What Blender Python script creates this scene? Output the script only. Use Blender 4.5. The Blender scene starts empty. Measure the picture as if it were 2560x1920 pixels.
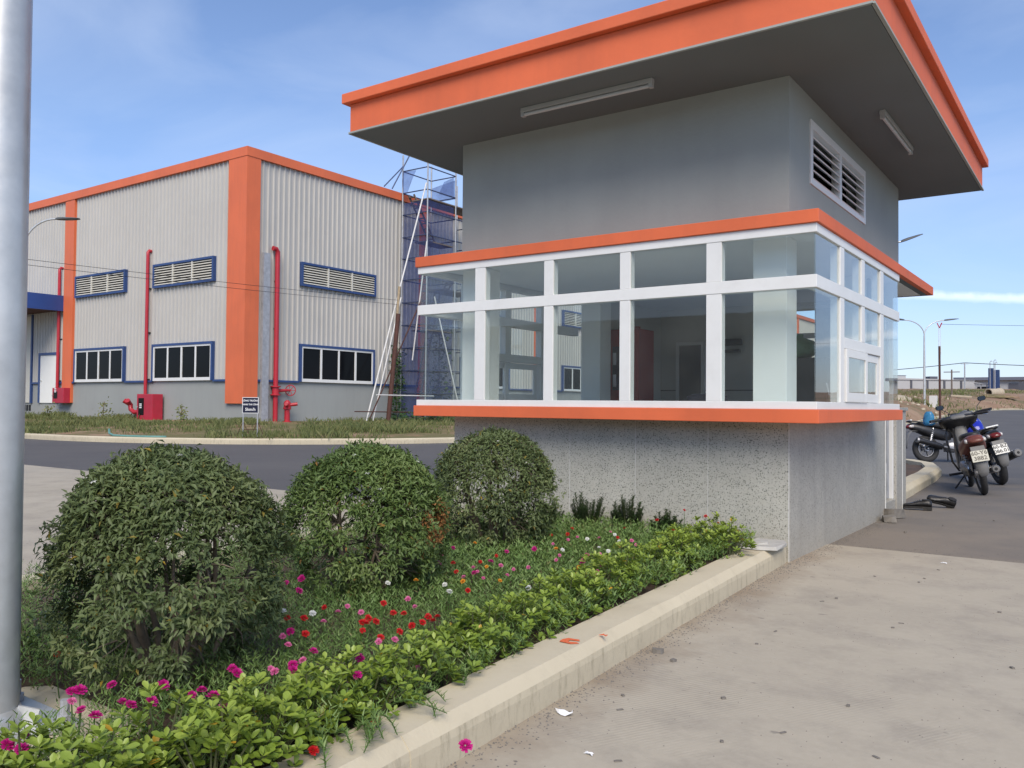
import bpy, math, random
import numpy as np
from mathutils import Vector, Matrix, noise as mnoise

random.seed(7)
RNG = np.random.default_rng(7)
R_ = math.radians
SC = bpy.context.scene
COL = SC.collection

# ------------------------------------------------------------------ camera
cam_data = bpy.data.cameras.new('camera')
cam = bpy.data.objects.new('camera', cam_data)
COL.objects.link(cam)
SC.camera = cam
cam_data.sensor_width = 36.0
cam_data.lens = 29.83
cam_data.clip_start = 0.05
cam_data.clip_end = 6000.0
_right = Vector((0.817005, 0.576558, 0.009120))
_down = Vector((-0.006764, 0.025398, -0.999655))
_fwd = Vector((-0.576591, 0.816661, 0.024650))
cam.matrix_world = Matrix((
    (_right.x, -_down.x, -_fwd.x, 0.0),
    (_right.y, -_down.y, -_fwd.y, 0.0),
    (_right.z, -_down.z, -_fwd.z, 1.10),
    (0, 0, 0, 1)))

# ------------------------------------------------------------------ sky, sun, exposure
SUN_ELEV, SUN_AZ = 44.0, 142.0          # azimuth measured clockwise from +Y
world = bpy.data.worlds.new('World')
SC.world = world
world.use_nodes = True
wn = world.node_tree
for n in list(wn.nodes):
    wn.nodes.remove(n)
w_out = wn.nodes.new('ShaderNodeOutputWorld')
w_bg = wn.nodes.new('ShaderNodeBackground')
w_bg.inputs['Strength'].default_value = 0.066
w_sky = wn.nodes.new('ShaderNodeTexSky')
w_sky.sky_type = 'NISHITA'
w_sky.sun_disc = False
w_sky.sun_elevation = R_(SUN_ELEV)
w_sky.sun_rotation = R_(SUN_AZ)
w_sky.air_density = 1.0
w_sky.dust_density = 0.25
w_sky.ozone_density = 2.0
w_sky.altitude = 10
w_tc = wn.nodes.new('ShaderNodeTexCoord')
# thin high cloud veil
w_map = wn.nodes.new('ShaderNodeMapping')
w_map.inputs['Scale'].default_value = (1.0, 1.6, 4.2)
w_map.inputs['Rotation'].default_value = (0.15, 0.1, 0.5)
wn.links.new(w_tc.outputs['Generated'], w_map.inputs['Vector'])
w_n = wn.nodes.new('ShaderNodeTexNoise')
w_n.inputs['Scale'].default_value = 2.1
w_n.inputs['Detail'].default_value = 7
w_n.inputs['Roughness'].default_value = 0.52
w_n.inputs['Distortion'].default_value = 0.7
wn.links.new(w_map.outputs['Vector'], w_n.inputs['Vector'])
w_r = wn.nodes.new('ShaderNodeValToRGB')
w_r.color_ramp.elements[0].position = 0.36
w_r.color_ramp.elements[0].color = (0, 0, 0, 1)
w_r.color_ramp.elements[1].position = 0.80
w_r.color_ramp.elements[1].color = (0.40, 0.40, 0.40, 1)
wn.links.new(w_n.outputs['Fac'], w_r.inputs['Fac'])
w_mix = wn.nodes.new('ShaderNodeMix')
w_mix.data_type = 'RGBA'
w_mix.inputs['B'].default_value = (4.6, 5.3, 6.6, 1)
w_tint = wn.nodes.new('ShaderNodeMix')
w_tint.data_type = 'RGBA'
w_tint.blend_type = 'MULTIPLY'
w_tint.inputs['Factor'].default_value = 1.0
w_tint.inputs['B'].default_value = (1.03, 0.98, 1.05, 1)
wn.links.new(w_sky.outputs['Color'], w_tint.inputs['A'])
# the air near the horizon stays a pale clear blue
w_sep = wn.nodes.new('ShaderNodeSeparateXYZ')
wn.links.new(w_tc.outputs['Generated'], w_sep.inputs[0])
w_hr = wn.nodes.new('ShaderNodeValToRGB')
w_hr.color_ramp.elements[0].position = 0.0
w_hr.color_ramp.elements[0].color = (0.56, 0.655, 0.84, 1)
w_hr.color_ramp.elements[1].position = 0.30
w_hr.color_ramp.elements[1].color = (0.92, 0.97, 1.0, 1)
wn.links.new(w_sep.outputs['Z'], w_hr.inputs['Fac'])
w_tint2 = wn.nodes.new('ShaderNodeMix')
w_tint2.data_type = 'RGBA'
w_tint2.blend_type = 'MULTIPLY'
w_tint2.inputs['Factor'].default_value = 1.0
wn.links.new(w_tint.outputs['Result'], w_tint2.inputs['A'])
wn.links.new(w_hr.outputs['Color'], w_tint2.inputs['B'])
wn.links.new(w_tint2.outputs['Result'], w_mix.inputs['A'])
wn.links.new(w_r.outputs['Color'], w_mix.inputs['Factor'])
# an old vapour trail low above the fields
def _wm(op, a, b=None, c=None):
    nd = wn.nodes.new('ShaderNodeMath')
    nd.operation = op
    for i, v in enumerate((a, b, c)):
        if v is None:
            continue
        if isinstance(v, (int, float)):
            nd.inputs[i].default_value = v
        else:
            wn.links.new(v, nd.inputs[i])
    return nd.outputs[0]
def _wdot(vec):
    nd = wn.nodes.new('ShaderNodeVectorMath')
    nd.operation = 'DOT_PRODUCT'
    wn.links.new(w_tc.outputs['Generated'], nd.inputs[0])
    nd.inputs[1].default_value = vec
    return nd.outputs['Value']
w_n2 = wn.nodes.new('ShaderNodeTexNoise')
w_n2.inputs['Scale'].default_value = 60
w_n2.inputs['Detail'].default_value = 4
wn.links.new(w_tc.outputs['Generated'], w_n2.inputs['Vector'])
_d = _wdot((-0.11109, 0.10286, -0.98847))
_wob = _wm('MULTIPLY', _wm('SUBTRACT', w_n2.outputs['Fac'], 0.5), 0.007)
_off = _wm('ABSOLUTE', _wm('ADD', _d, _wob))
_band = _wm('SUBTRACT', 1.0, _wm('DIVIDE', _off, 0.0062))
_band = _wm('MINIMUM', _wm('MULTIPLY', _wm('MAXIMUM', _band, 0.0), 1.25), 1.0)
_ahead = _wm('GREATER_THAN', _wdot((-0.06, 0.99, 0.11)), 0.80)
_trail = _wm('MULTIPLY', _wm('MULTIPLY', _band, _ahead), _wm('MULTIPLY', _wm('ADD', w_n2.outputs['Fac'], 0.1), 0.75))
w_mix2 = wn.nodes.new('ShaderNodeMix')
w_mix2.data_type = 'RGBA'
w_mix2.inputs['B'].default_value = (7.5, 8.0, 8.6, 1)
wn.links.new(w_mix.outputs['Result'], w_mix2.inputs['A'])
wn.links.new(_trail, w_mix2.inputs['Factor'])
wn.links.new(w_mix2.outputs['Result'], w_bg.inputs['Color'])
wn.links.new(w_bg.outputs['Background'], w_out.inputs['Surface'])

sun_data = bpy.data.lights.new('sun', 'SUN')
sun_data.energy = 1.5
sun_data.angle = R_(38)
sun_data.color = (1.0, 0.90, 0.76)
sun = bpy.data.objects.new('sun', sun_data)
COL.objects.link(sun)
_az = R_(SUN_AZ)
_sd = Vector((math.sin(_az) * math.cos(R_(SUN_ELEV)), math.cos(_az) * math.cos(R_(SUN_ELEV)), math.sin(R_(SUN_ELEV))))
sun.rotation_euler = _sd.to_track_quat('Z', 'Y').to_euler()
sun.location = (0, -20, 30)

SC.view_settings.view_transform = 'Standard'
SC.view_settings.look = 'None'
SC.view_settings.exposure = 1.35
SC.view_settings.gamma = 1.0
SC.view_settings.use_curve_mapping = False
SC.cycles.max_bounces = 7
SC.cycles.diffuse_bounces = 4
SC.cycles.glossy_bounces = 3
SC.cycles.transparent_max_bounces = 16

# ------------------------------------------------------------------ helpers: objects
OFF = {}

def tag(o, label=None, cat=None, group=None, kind=None):
    if label: o['label'] = label
    if cat: o['category'] = cat
    if group: o['group'] = group
    if kind: o['kind'] = kind
    return o

def thing(name, label, cat, loc=(0, 0, 0), group=None, rot=None, local=False):
    o = bpy.data.objects.new(name, None)
    o.empty_display_size = 0.2
    COL.objects.link(o)
    o.location = loc
    if rot is not None:
        o.rotation_euler = rot
    OFF[o.name] = Vector((0, 0, 0)) if (local or rot is not None) else Vector(loc)
    return tag(o, label, cat, group)

def link(name, me, parent=None, off=None):
    o = bpy.data.objects.new(name, me)
    COL.objects.link(o)
    if parent is not None:
        o.parent = parent
    OFF[o.name] = off if off is not None else (OFF[parent.name] if parent is not None else Vector((0, 0, 0)))
    return o

def _n(v):
    l = math.sqrt(v[0] ** 2 + v[1] ** 2 + v[2] ** 2) or 1.0
    return (v[0] / l, v[1] / l, v[2] / l)

def _x(a, b):
    return (a[1] * b[2] - a[2] * b[1], a[2] * b[0] - a[0] * b[2], a[0] * b[1] - a[1] * b[0])

class MB:
    def __init__(self):
        self.v = []; self.f = []; self.mi = []; self.cur = 0
    def add(self, vs, fs):
        o = len(self.v)
        self.v.extend(vs)
        for f in fs:
            self.f.append(tuple(i + o for i in f)); self.mi.append(self.cur)
        return self
    def box(self, x0, x1, y0, y1, z0, z1):
        vs = [(x0, y0, z0), (x1, y0, z0), (x1, y1, z0), (x0, y1, z0), (x0, y0, z1), (x1, y0, z1), (x1, y1, z1), (x0, y1, z1)]
        return self.add(vs, [(0, 3, 2, 1), (4, 5, 6, 7), (0, 1, 5, 4), (1, 2, 6, 5), (2, 3, 7, 6), (3, 0, 4, 7)])
    def bar(self, p0, p1, w, h, up=(0, 0, 1)):
        d = _n((p1[0] - p0[0], p1[1] - p0[1], p1[2] - p0[2]))
        if abs(d[0] * up[0] + d[1] * up[1] + d[2] * up[2]) > 0.98:
            up = (0, 1, 0)
        s = _n(_x(d, up)); u = _x(s, d)
        vs = []
        for p in (p0, p1):
            for a, b in ((-1, -1), (1, -1), (1, 1), (-1, 1)):
                vs.append(tuple(p[i] + s[i] * a * w / 2 + u[i] * b * h / 2 for i in range(3)))
        return self.add(vs, [(0, 1, 2, 3), (7, 6, 5, 4), (0, 4, 5, 1), (1, 5, 6, 2), (2, 6, 7, 3), (3, 7, 4, 0)])
    def tube(self, pts, r, n=8, cap=True):
        k = len(pts)
        rr = r if isinstance(r, (list, tuple)) else [r] * k
        prev = None
        rings = []
        for i, p in enumerate(pts):
            a = pts[max(i - 1, 0)]; b = pts[min(i + 1, k - 1)]
            d = _n((b[0] - a[0], b[1] - a[1], b[2] - a[2]))
            if prev is None:
                up = (0, 0, 1) if abs(d[2]) < 0.9 else (1, 0, 0)
                s = _n(_x(d, up))
            else:
                dt = prev[0] * d[0] + prev[1] * d[1] + prev[2] * d[2]
                s = _n((prev[0] - dt * d[0], prev[1] - dt * d[1], prev[2] - dt * d[2]))
            prev = s
            u = _x(s, d)
            rings.append([tuple(p[j] + rr[i] * (s[j] * math.cos(2 * math.pi * q / n) + u[j] * math.sin(2 * math.pi * q / n)) for j in range(3)) for q in range(n)])
        return self.loft(rings, cap)
    def cyl(self, p0, p1, r0, r1=None, n=12, cap=True):
        return self.tube([p0, p1], [r0, r0 if r1 is None else r1], n, cap)
    def loft(self, rings, cap=True, close=True):
        n = len(rings[0]); vs = [p for r in rings for p in r]; fs = []
        for i in range(len(rings) - 1):
            for j in range(n if close else n - 1):
                k = (j + 1) % n
                fs.append((i * n + j, (i + 1) * n + j, (i + 1) * n + k, i * n + k))
        if cap:
            fs.append(tuple(range(n)))
            fs.append(tuple(reversed(range((len(rings) - 1) * n, len(rings) * n))))
        return self.add(vs, fs)
    def prism(self, poly, z0, z1):
        n = len(poly)
        vs = [(p[0], p[1], z0) for p in poly] + [(p[0], p[1], z1) for p in poly]
        fs = [tuple(reversed(range(n))), tuple(range(n, 2 * n))]
        for i in range(n):
            j = (i + 1) % n
            fs.append((i, j, n + j, n + i))
        return self.add(vs, fs)
    def lathe(self, c, axis, prof, n=16, cap=True):
        # prof: list of (distance along axis, radius)
        axis = _n(axis)
        return self.tube([tuple(c[i] + axis[i] * t for i in range(3)) for t, _ in prof], [max(r, 1e-4) for _, r in prof], n, cap)
    def build(self, name, mat, parent=None, smooth=False, bevel=0.0, loc=None, auto=None):
        off = OFF[parent.name] if parent is not None else Vector(loc or (0, 0, 0))
        me = bpy.data.meshes.new(name)
        me.from_pydata([(p[0] - off[0], p[1] - off[1], p[2] - off[2]) for p in self.v], [], self.f)
        mats = mat if isinstance(mat, (list, tuple)) else [mat]
        for m in mats:
            me.materials.append(m)
        if len(mats) > 1:
            me.polygons.foreach_set('material_index', self.mi)
        if smooth:
            me.polygons.foreach_set('use_smooth', [True] * len(me.polygons))
            if auto:
                try:
                    me.set_sharp_from_angle(angle=R_(auto))
                except Exception:
                    pass
        me.update()
        o = link(name, me, parent, off)
        if parent is None and loc is not None:
            o.location = loc
        if bevel:
            b = o.modifiers.new('bevel', 'BEVEL')
            b.width = bevel; b.segments = 2; b.limit_method = 'ANGLE'; b.angle_limit = R_(40)
        return o

def mesh_np(name, V, F, mat, lv=None, smooth=False):
    me = bpy.data.meshes.new(name)
    V = np.asarray(V, np.float32); F = np.asarray(F, np.int32)
    k = F.shape[1]
    me.vertices.add(len(V)); me.vertices.foreach_set('co', V.ravel())
    me.loops.add(F.size); me.loops.foreach_set('vertex_index', F.ravel())
    me.polygons.add(len(F)); me.polygons.foreach_set('loop_start', np.arange(0, F.size, k, dtype=np.int32))
    if lv is not None:
        a = me.attributes.new('lv', 'FLOAT', 'POINT'); a.data.foreach_set('value', np.asarray(lv, np.float32))
    me.materials.append(mat)
    me.update(calc_edges=True); me.validate()
    if smooth:
        me.polygons.foreach_set('use_smooth', [True] * len(me.polygons))
    return me

def copy_tree(o, parent=None):
    c = o.copy(); COL.objects.link(c); c.parent = parent
    OFF[c.name] = OFF.get(o.name, Vector((0, 0, 0)))
    for ch in list(o.children):
        copy_tree(ch, c)
    return c

# ------------------------------------------------------------------ helpers: materials
class NT:
    def __init__(self, name):
        self.m = bpy.data.materials.new(name)
        self.m.use_nodes = True
        self.t = self.m.node_tree
        for n in list(self.t.nodes):
            self.t.nodes.remove(n)
        self.out = self.t.nodes.new('ShaderNodeOutputMaterial')
        self.tc = self.t.nodes.new('ShaderNodeTexCoord')
    def N(self, typ, **kw):
        n = self.t.nodes.new('ShaderNode' + typ)
        for k, v in kw.items():
            setattr(n, k, v)
        return n
    def put(self, sock, v):
        if isinstance(v, bpy.types.NodeSocket):
            self.t.links.new(v, sock)
        else:
            try:
                if sock.type == 'RGBA' and len(v) == 3:
                    v = (*v, 1)
            except TypeError:
                pass
            sock.default_value = v
    @property
    def obj(self): return self.tc.outputs['Object']
    def mapping(self, scale=(1, 1, 1), rot=(0, 0, 0), vec=None):
        n = self.N('Mapping'); n.inputs['Scale'].default_value = scale; n.inputs['Rotation'].default_value = rot
        self.put(n.inputs['Vector'], vec or self.obj); return n.outputs[0]
    def noise(self, scale, detail=4, rough=0.55, vec=None, dist=0.0):
        n = self.N('TexNoise'); self.put(n.inputs['Vector'], vec or self.obj)
        n.inputs['Scale'].default_value = scale; n.inputs['Detail'].default_value = detail
        n.inputs['Roughness'].default_value = rough; n.inputs['Distortion'].default_value = dist
        return n.outputs['Fac']
    def voro(self, scale, out='Distance', vec=None, feature='F1', rnd=1.0):
        n = self.N('TexVoronoi', feature=feature); self.put(n.inputs['Vector'], vec or self.obj)
        n.inputs['Scale'].default_value = scale; n.inputs['Randomness'].default_value = rnd
        return n.outputs[out]
    def ramp(self, fac, stops):
        n = self.N('ValToRGB'); self.put(n.inputs['Fac'], fac); cr = n.color_ramp
        while len(cr.elements) < len(stops):
            cr.elements.new(0.5)
        for e, (p, c) in zip(cr.elements, stops):
            e.position = p
            e.color = (c, c, c, 1) if isinstance(c, (int, float)) else (*c[:3], 1)
        return n.outputs['Color']
    def mix(self, fac, a, b, blend='MIX'):
        n = self.N('Mix', data_type='RGBA', blend_type=blend)
        self.put(n.inputs['Factor'], fac); self.put(n.inputs['A'], a); self.put(n.inputs['B'], b)
        return n.outputs['Result']
    def math(self, op, a, b=0.0):
        n = self.N('Math', operation=op); self.put(n.inputs[0], a); self.put(n.inputs[1], b); return n.outputs[0]
    def sep(self, vec=None):
        n = self.N('SeparateXYZ'); self.put(n.inputs[0], vec or self.obj); return n.outputs
    def bump(self, h, strength=0.3, dist=0.01, normal=None):
        n = self.N('Bump'); self.put(n.inputs['Height'], h); n.inputs['Strength'].default_value = strength
        n.inputs['Distance'].default_value = dist
        if normal is not None: self.put(n.inputs['Normal'], normal)
        return n.outputs[0]
    def bsdf(self, col, rough=0.6, metal=0.0, normal=None, spec=0.5, **kw):
        b = self.N('BsdfPrincipled')
        self.put(b.inputs['Base Color'], col); self.put(b.inputs['Roughness'], rough); self.put(b.inputs['Metallic'], metal)
        self.put(b.inputs['Specular IOR Level'], spec)
        if normal is not None: self.put(b.inputs['Normal'], normal)
        for k, v in kw.items():
            self.put(b.inputs[k.replace('_', ' ')], v)
        return b.outputs[0]
    def done(self, sh):
        self.t.links.new(sh, self.out.inputs['Surface']); return self.m

def paint(name, col, rough=0.55, metal=0.0, var=0.10, scale=2.5, bump=0.0, bscale=60, dirt=0.0, dirtcol=(0.16, 0.13, 0.10), streak=0.0, spec=0.5):
    t = NT(name)
    n1 = t.noise(scale, 6, 0.6)
    c = t.mix(t.ramp(n1, [(0.3, 0.0), (0.7, 1.0)]), tuple(x * (1 - var) for x in col), tuple(min(1, x * (1 + var)) for x in col))
    if streak:
        s = t.noise(1.0, 5, 0.6, vec=t.mapping((7, 7, 0.7)))
        c = t.mix(t.math('MULTIPLY', t.ramp(s, [(0.48, 0.0), (0.75, 1.0)]), streak), c, tuple(x * 0.45 + 0.02 for x in col))
    if dirt:
        d = t.noise(scale * 3.1, 8, 0.68)
        c = t.mix(t.math('MULTIPLY', t.ramp(d, [(0.5, 0.0), (0.72, 1.0)]), dirt), c, dirtcol)
    nr = t.bump(t.noise(bscale, 3), bump, 0.004) if bump else None
    r = t.math('ADD', t.math('MULTIPLY', t.noise(scale * 4, 3), 0.18), rough - 0.09)
    return t.done(t.bsdf(c, r, metal, nr, spec))

def leafmat(name, dark, mid, light, rough=0.45, trans=0.25, extra=None):
    t = NT(name)
    a = t.N('Attribute', attribute_name='lv').outputs['Fac']
    stops = [(0.0, dark), (0.5, mid), (0.93, light)]
    if extra: stops += [(0.955, extra), (1.0, extra)]
    c = t.ramp(a, stops)
    c = t.mix(t.ramp(t.noise(9, 3), [(0.35, 0.0), (0.65, 0.5)]), c, mid)
    p = t.bsdf(c, rough, 0, None, 0.4)
    tr = t.N('BsdfTranslucent'); t.put(tr.inputs['Color'], t.mix(0.4, c, light))
    m = t.N('MixShader'); m.inputs[0].default_value = trans
    t.t.links.new(p, m.inputs[1]); t.t.links.new(tr.outputs[0], m.inputs[2])
    return t.done(m.outputs[0])

def glassmat(name, tint=(0.95, 0.97, 0.97), ior=1.5, dust=0.0):
    t = NT(name)
    fr = t.N('Fresnel'); fr.inputs['IOR'].default_value = ior
    tr = t.N('BsdfTransparent'); t.put(tr.inputs['Color'], tint)
    gl = t.N('BsdfGlossy'); gl.inputs['Roughness'].default_value = 0.0
    ge = t.N('NewGeometry')
    fac = t.math('MINIMUM', t.math('MULTIPLY', t.math('MULTIPLY', fr.outputs[0], 1.75), t.math('SUBTRACT', 1.0, ge.outputs['Backfacing'])), 0.95)
    m = t.N('MixShader'); t.t.links.new(fac, m.inputs[0])
    t.t.links.new(tr.outputs[0], m.inputs[1]); t.t.links.new(gl.outputs[0], m.inputs[2])
    sh = m.outputs[0]
    if dust:
        d = t.N('BsdfDiffuse'); t.put(d.inputs['Color'], (0.55, 0.54, 0.5))
        m2 = t.N('MixShader'); t.put(m2.inputs[0], t.math('MULTIPLY', t.ramp(t.noise(3.0, 5), [(0.3, 0.3), (0.75, 1.0)]), dust))
        t.t.links.new(sh, m2.inputs[1]); t.t.links.new(d.outputs[0], m2.inputs[2]); sh = m2.outputs[0]
    return t.done(sh)

# ------------------------------------------------------------------ materials
M = {}
M['orange'] = paint('orange_paint', (0.68, 0.142, 0.052), 0.66, var=0.11, scale=1.1, bump=0.25, bscale=26, streak=0.14, dirt=0.08, dirtcol=(0.34, 0.10, 0.05))
M['orange_metal'] = paint('orange_metal', (0.67, 0.152, 0.058), 0.5, var=0.10, scale=0.5, streak=0.15)
M['plaster_grey'] = paint('grey_plaster', (0.325, 0.350, 0.330), 0.8, var=0.07, scale=1.4, bump=0.4, bscale=32, streak=0.06, dirt=0.05, dirtcol=(0.24, 0.25, 0.235))
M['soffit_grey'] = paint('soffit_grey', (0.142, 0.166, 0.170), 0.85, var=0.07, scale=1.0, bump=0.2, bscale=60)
M['plaster_white'] = paint('white_plaster', (0.82, 0.825, 0.79), 0.75, var=0.03, scale=1.5, bump=0.1)
M['inner_grey'] = paint('inner_wall', (0.58, 0.585, 0.55), 0.85, var=0.05, scale=1.5)
M['white_alu'] = paint('white_aluminium', (0.74, 0.745, 0.73), 0.42, var=0.03, scale=3, dirt=0.10, dirtcol=(0.4, 0.38, 0.34))
M['batten'] = paint('batten_shaded', (0.40, 0.41, 0.40), 0.6, var=0.05)  # white housings toned grey; shade under the roof put into the colour
M['white_dull'] = paint('white_dull', (0.62, 0.62, 0.6), 0.6, var=0.05)
M['wall_sheet'] = paint('grey_sheet', (0.475, 0.462, 0.432), 0.5, metal=0.0, var=0.05, scale=0.35, streak=0.12)
M['wall_plinth'] = paint('plinth_grey', (0.31, 0.325, 0.315), 0.85, var=0.06, scale=0.4, bump=0.1, bscale=20, streak=0.10)
M['blue_trim'] = paint('blue_trim', (0.030, 0.065, 0.190), 0.45, var=0.1)
M['blue_sheet'] = paint('blue_sheet', (0.025, 0.065, 0.24), 0.42, var=0.12, scale=0.8)
M['red_pipe'] = paint('red_paint', (0.42, 0.022, 0.035), 0.38, var=0.10, scale=2)
M['red_box'] = paint('red_box_paint', (0.42, 0.020, 0.045), 0.45, var=0.10, scale=2, dirt=0.1)
M['louvre'] = paint('louvre_cream', (0.60, 0.58, 0.51), 0.55, var=0.04)
M['black'] = paint('black_void', (0.012, 0.012, 0.014), 0.7, var=0.1)
M['dark_pane'] = paint('opaque_dark_pane', (0.006, 0.007, 0.009), 0.14, var=0.3, scale=0.4, spec=0.10)  # opaque near-black panes; the unlit inside is put into their colour
M['galv'] = paint('galvanised_steel', (0.56, 0.575, 0.575), 0.40, metal=0.5, var=0.14, scale=7, bump=0.05, bscale=14)
M['galv_dull'] = paint('galvanised_dull', (0.42, 0.43, 0.45), 0.5, metal=0.4, var=0.2, scale=6)
M['steel_blue'] = paint('scaffold_blue_steel', (0.07, 0.09, 0.17), 0.5, metal=0.3, var=0.25, scale=6)
M['white_pole'] = paint('white_pole_paint', (0.70, 0.69, 0.67), 0.5, var=0.12, scale=8, dirt=0.2)
M['rust'] = paint('rusty_steel', (0.075, 0.03, 0.022), 0.75, var=0.3, scale=8, dirt=0.3, dirtcol=(0.16, 0.06, 0.03))
M['wood_pale'] = paint('pale_wood', (0.36, 0.28, 0.18), 0.8, var=0.2, scale=9)
M['wood_grey'] = paint('grey_wood', (0.16, 0.13, 0.11), 0.8, var=0.25, scale=9)
M['soil'] = paint('soil', (0.085, 0.055, 0.038), 0.95, var=0.35, scale=9, bump=0.8, bscale=40)
M['kerb'] = None
M['tyre'] = paint('tyre_rubber', (0.022, 0.022, 0.023), 0.8, var=0.25, scale=14, dirt=0.35, dirtcol=(0.09, 0.08, 0.07), bump=0.4, bscale=120)
M['bike_black'] = paint('bike_black_plastic', (0.014, 0.014, 0.016), 0.38, var=0.3, scale=7, dirt=0.22, dirtcol=(0.09, 0.085, 0.08))
M['bike_grey'] = paint('bike_grey_plastic', (0.14, 0.14, 0.14), 0.55, var=0.2, scale=7, dirt=0.3, dirtcol=(0.2, 0.18, 0.16))
M['bike_red'] = paint('bike_red_tail', (0.15, 0.042, 0.028), 0.4, var=0.25, scale=8, dirt=0.2, dirtcol=(0.22, 0.15, 0.12))
M['bike_blue'] = paint('bike_blue_tank', (0.015, 0.026, 0.34), 0.18, var=0.1, scale=4)
M['chrome'] = paint('chrome', (0.55, 0.55, 0.56), 0.25, metal=1.0, var=0.15, scale=9, dirt=0.2)
M['alloy'] = paint('dull_alloy', (0.30, 0.30, 0.31), 0.45, metal=0.7, var=0.2, scale=9, dirt=0.25)
M['red_lens'] = paint('red_lens', (0.13, 0.014, 0.012), 0.15, var=0.1)
M['clear_lens'] = paint('clear_lens', (0.55, 0.52, 0.5), 0.12, var=0.1)
M['plate'] = paint('plate_white', (0.66, 0.66, 0.62), 0.45, var=0.06, scale=12, dirt=0.15)
M['plate_dirty'] = paint('plate_dirty', (0.55, 0.54, 0.46), 0.5, var=0.1, scale=12, dirt=0.3, dirtcol=(0.35, 0.3, 0.22))
M['ink'] = paint('black_ink', (0.02, 0.02, 0.022), 0.6)
M['ink_worn'] = paint('worn_ink', (0.13, 0.12, 0.10), 0.6)
M['seat'] = paint('seat_vinyl', (0.015, 0.015, 0.016), 0.5, var=0.3, bump=0.1)
M['mirror'] = paint('mirror_glass', (0.5, 0.52, 0.55), 0.05, metal=1.0, var=0.05)
M['leather'] = paint('black_leather', (0.012, 0.012, 0.013), 0.42, var=0.4, scale=14, bump=0.25, bscale=90, dirt=0.25, dirtcol=(0.10, 0.09, 0.08))
M['sole'] = paint('shoe_sole', (0.02, 0.019, 0.018), 0.8, var=0.3, dirt=0.4, dirtcol=(0.14, 0.12, 0.10))
M['sign_navy'] = paint('sign_navy', (0.006, 0.008, 0.030), 0.4, var=0.1)
M['sign_white'] = paint('sign_white', (0.72, 0.72, 0.72), 0.5, var=0.04)
M['hose'] = paint('green_hose', (0.12, 0.27, 0.24), 0.5)
M['brick'] = paint('paver_grey', (0.17, 0.155, 0.135), 0.9, var=0.25, scale=14, bump=0.5, bscale=50)
M['tile'] = paint('broken_tile', (0.40, 0.39, 0.36), 0.8, var=0.15, scale=14, bump=0.4, bscale=50)
M['bark'] = paint('shrub_bark', (0.175, 0.135, 0.095), 0.9, var=0.35, scale=25, bump=0.6, bscale=90)
M['green_stem'] = paint('green_stem', (0.075, 0.085, 0.035), 0.8, var=0.3, scale=20)
M['twig'] = paint('shrub_twig', (0.14, 0.115, 0.08), 0.9, var=0.3, scale=25)
M['navy_cloth'] = paint('navy_cloth', (0.012, 0.013, 0.035), 0.8, var=0.2, bump=0.2, bscale=120)
M['paper'] = paint('white_paper', (0.78, 0.79, 0.80), 0.7, var=0.03)
M['green_bag'] = paint('green_bag', (0.20, 0.36, 0.22), 0.3, var=0.25, scale=9)
M['grey_cab'] = paint('grey_cabinet', (0.085, 0.092, 0.095), 0.6, var=0.08)
M['red_cab'] = paint('red_cabinet', (0.30, 0.014, 0.014), 0.4, var=0.1)
M['blue_bag'] = glassmat('blue_bag_film')
M['concrete_pipe'] = paint('culvert_concrete', (0.42, 0.36, 0.27), 0.9, var=0.15, scale=1.5)
M['far_wall'] = paint('far_wall', (0.40, 0.405, 0.41), 0.8, var=0.04, scale=0.2)
M['far_dark'] = paint('far_dark', (0.075, 0.08, 0.10), 0.7, var=0.08, scale=0.3)
M['far_roof'] = paint('far_roof', (0.12, 0.13, 0.17), 0.6, var=0.08, scale=0.1)
M['far_blue'] = paint('silo_blue', (0.020, 0.045, 0.13), 0.45, var=0.1)
M['glass'] = glassmat('window_glass', (0.93, 0.96, 0.955), 1.5, dust=0.035)
M['tube'] = paint('tube_glass_shaded', (0.50, 0.51, 0.50), 0.3, var=0.02)  # tubes toned down too, roof shade put into the colour
M['petal_m'] = leafmat('petal_magenta', (0.36, 0.004, 0.13), (0.50, 0.008, 0.20), (0.60, 0.03, 0.30), 0.6, 0.25)
M['petal_p'] = leafmat('petal_pink', (0.55, 0.07, 0.24), (0.66, 0.14, 0.34), (0.75, 0.32, 0.46), 0.6, 0.25)
M['petal_r'] = leafmat('petal_red', (0.40, 0.005, 0.010), (0.52, 0.010, 0.014), (0.60, 0.03, 0.03), 0.6, 0.25)
M['petal_w'] = leafmat('petal_white', (0.66, 0.67, 0.60), (0.78, 0.78, 0.74), (0.82, 0.82, 0.78), 0.6, 0.25)
M['petal_o'] = leafmat('petal_orange', (0.62, 0.22, 0.02), (0.72, 0.32, 0.03), (0.78, 0.45, 0.06), 0.6, 0.25)
M['leaf_shrub'] = leafmat('shrub_leaf', (0.060, 0.092, 0.033), (0.132, 0.175, 0.065), (0.245, 0.275, 0.115), 0.5, 0.26, extra=(0.30, 0.20, 0.02))
M['leaf_shrub2'] = leafmat('shrub_leaf_fresh', (0.058, 0.102, 0.028), (0.130, 0.195, 0.053), (0.225, 0.285, 0.098), 0.5, 0.26, extra=(0.28, 0.13, 0.03))
M['leaf_dead'] = leafmat('dead_leaf', (0.22, 0.09, 0.03), (0.32, 0.15, 0.05), (0.40, 0.22, 0.07), 0.7, 0.2)
M['leaf_hedge'] = leafmat('hedge_leaf', (0.085, 0.150, 0.020), (0.195, 0.280, 0.038), (0.350, 0.430, 0.080), 0.36, 0.22, extra=(0.50, 0.27, 0.02))
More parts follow.
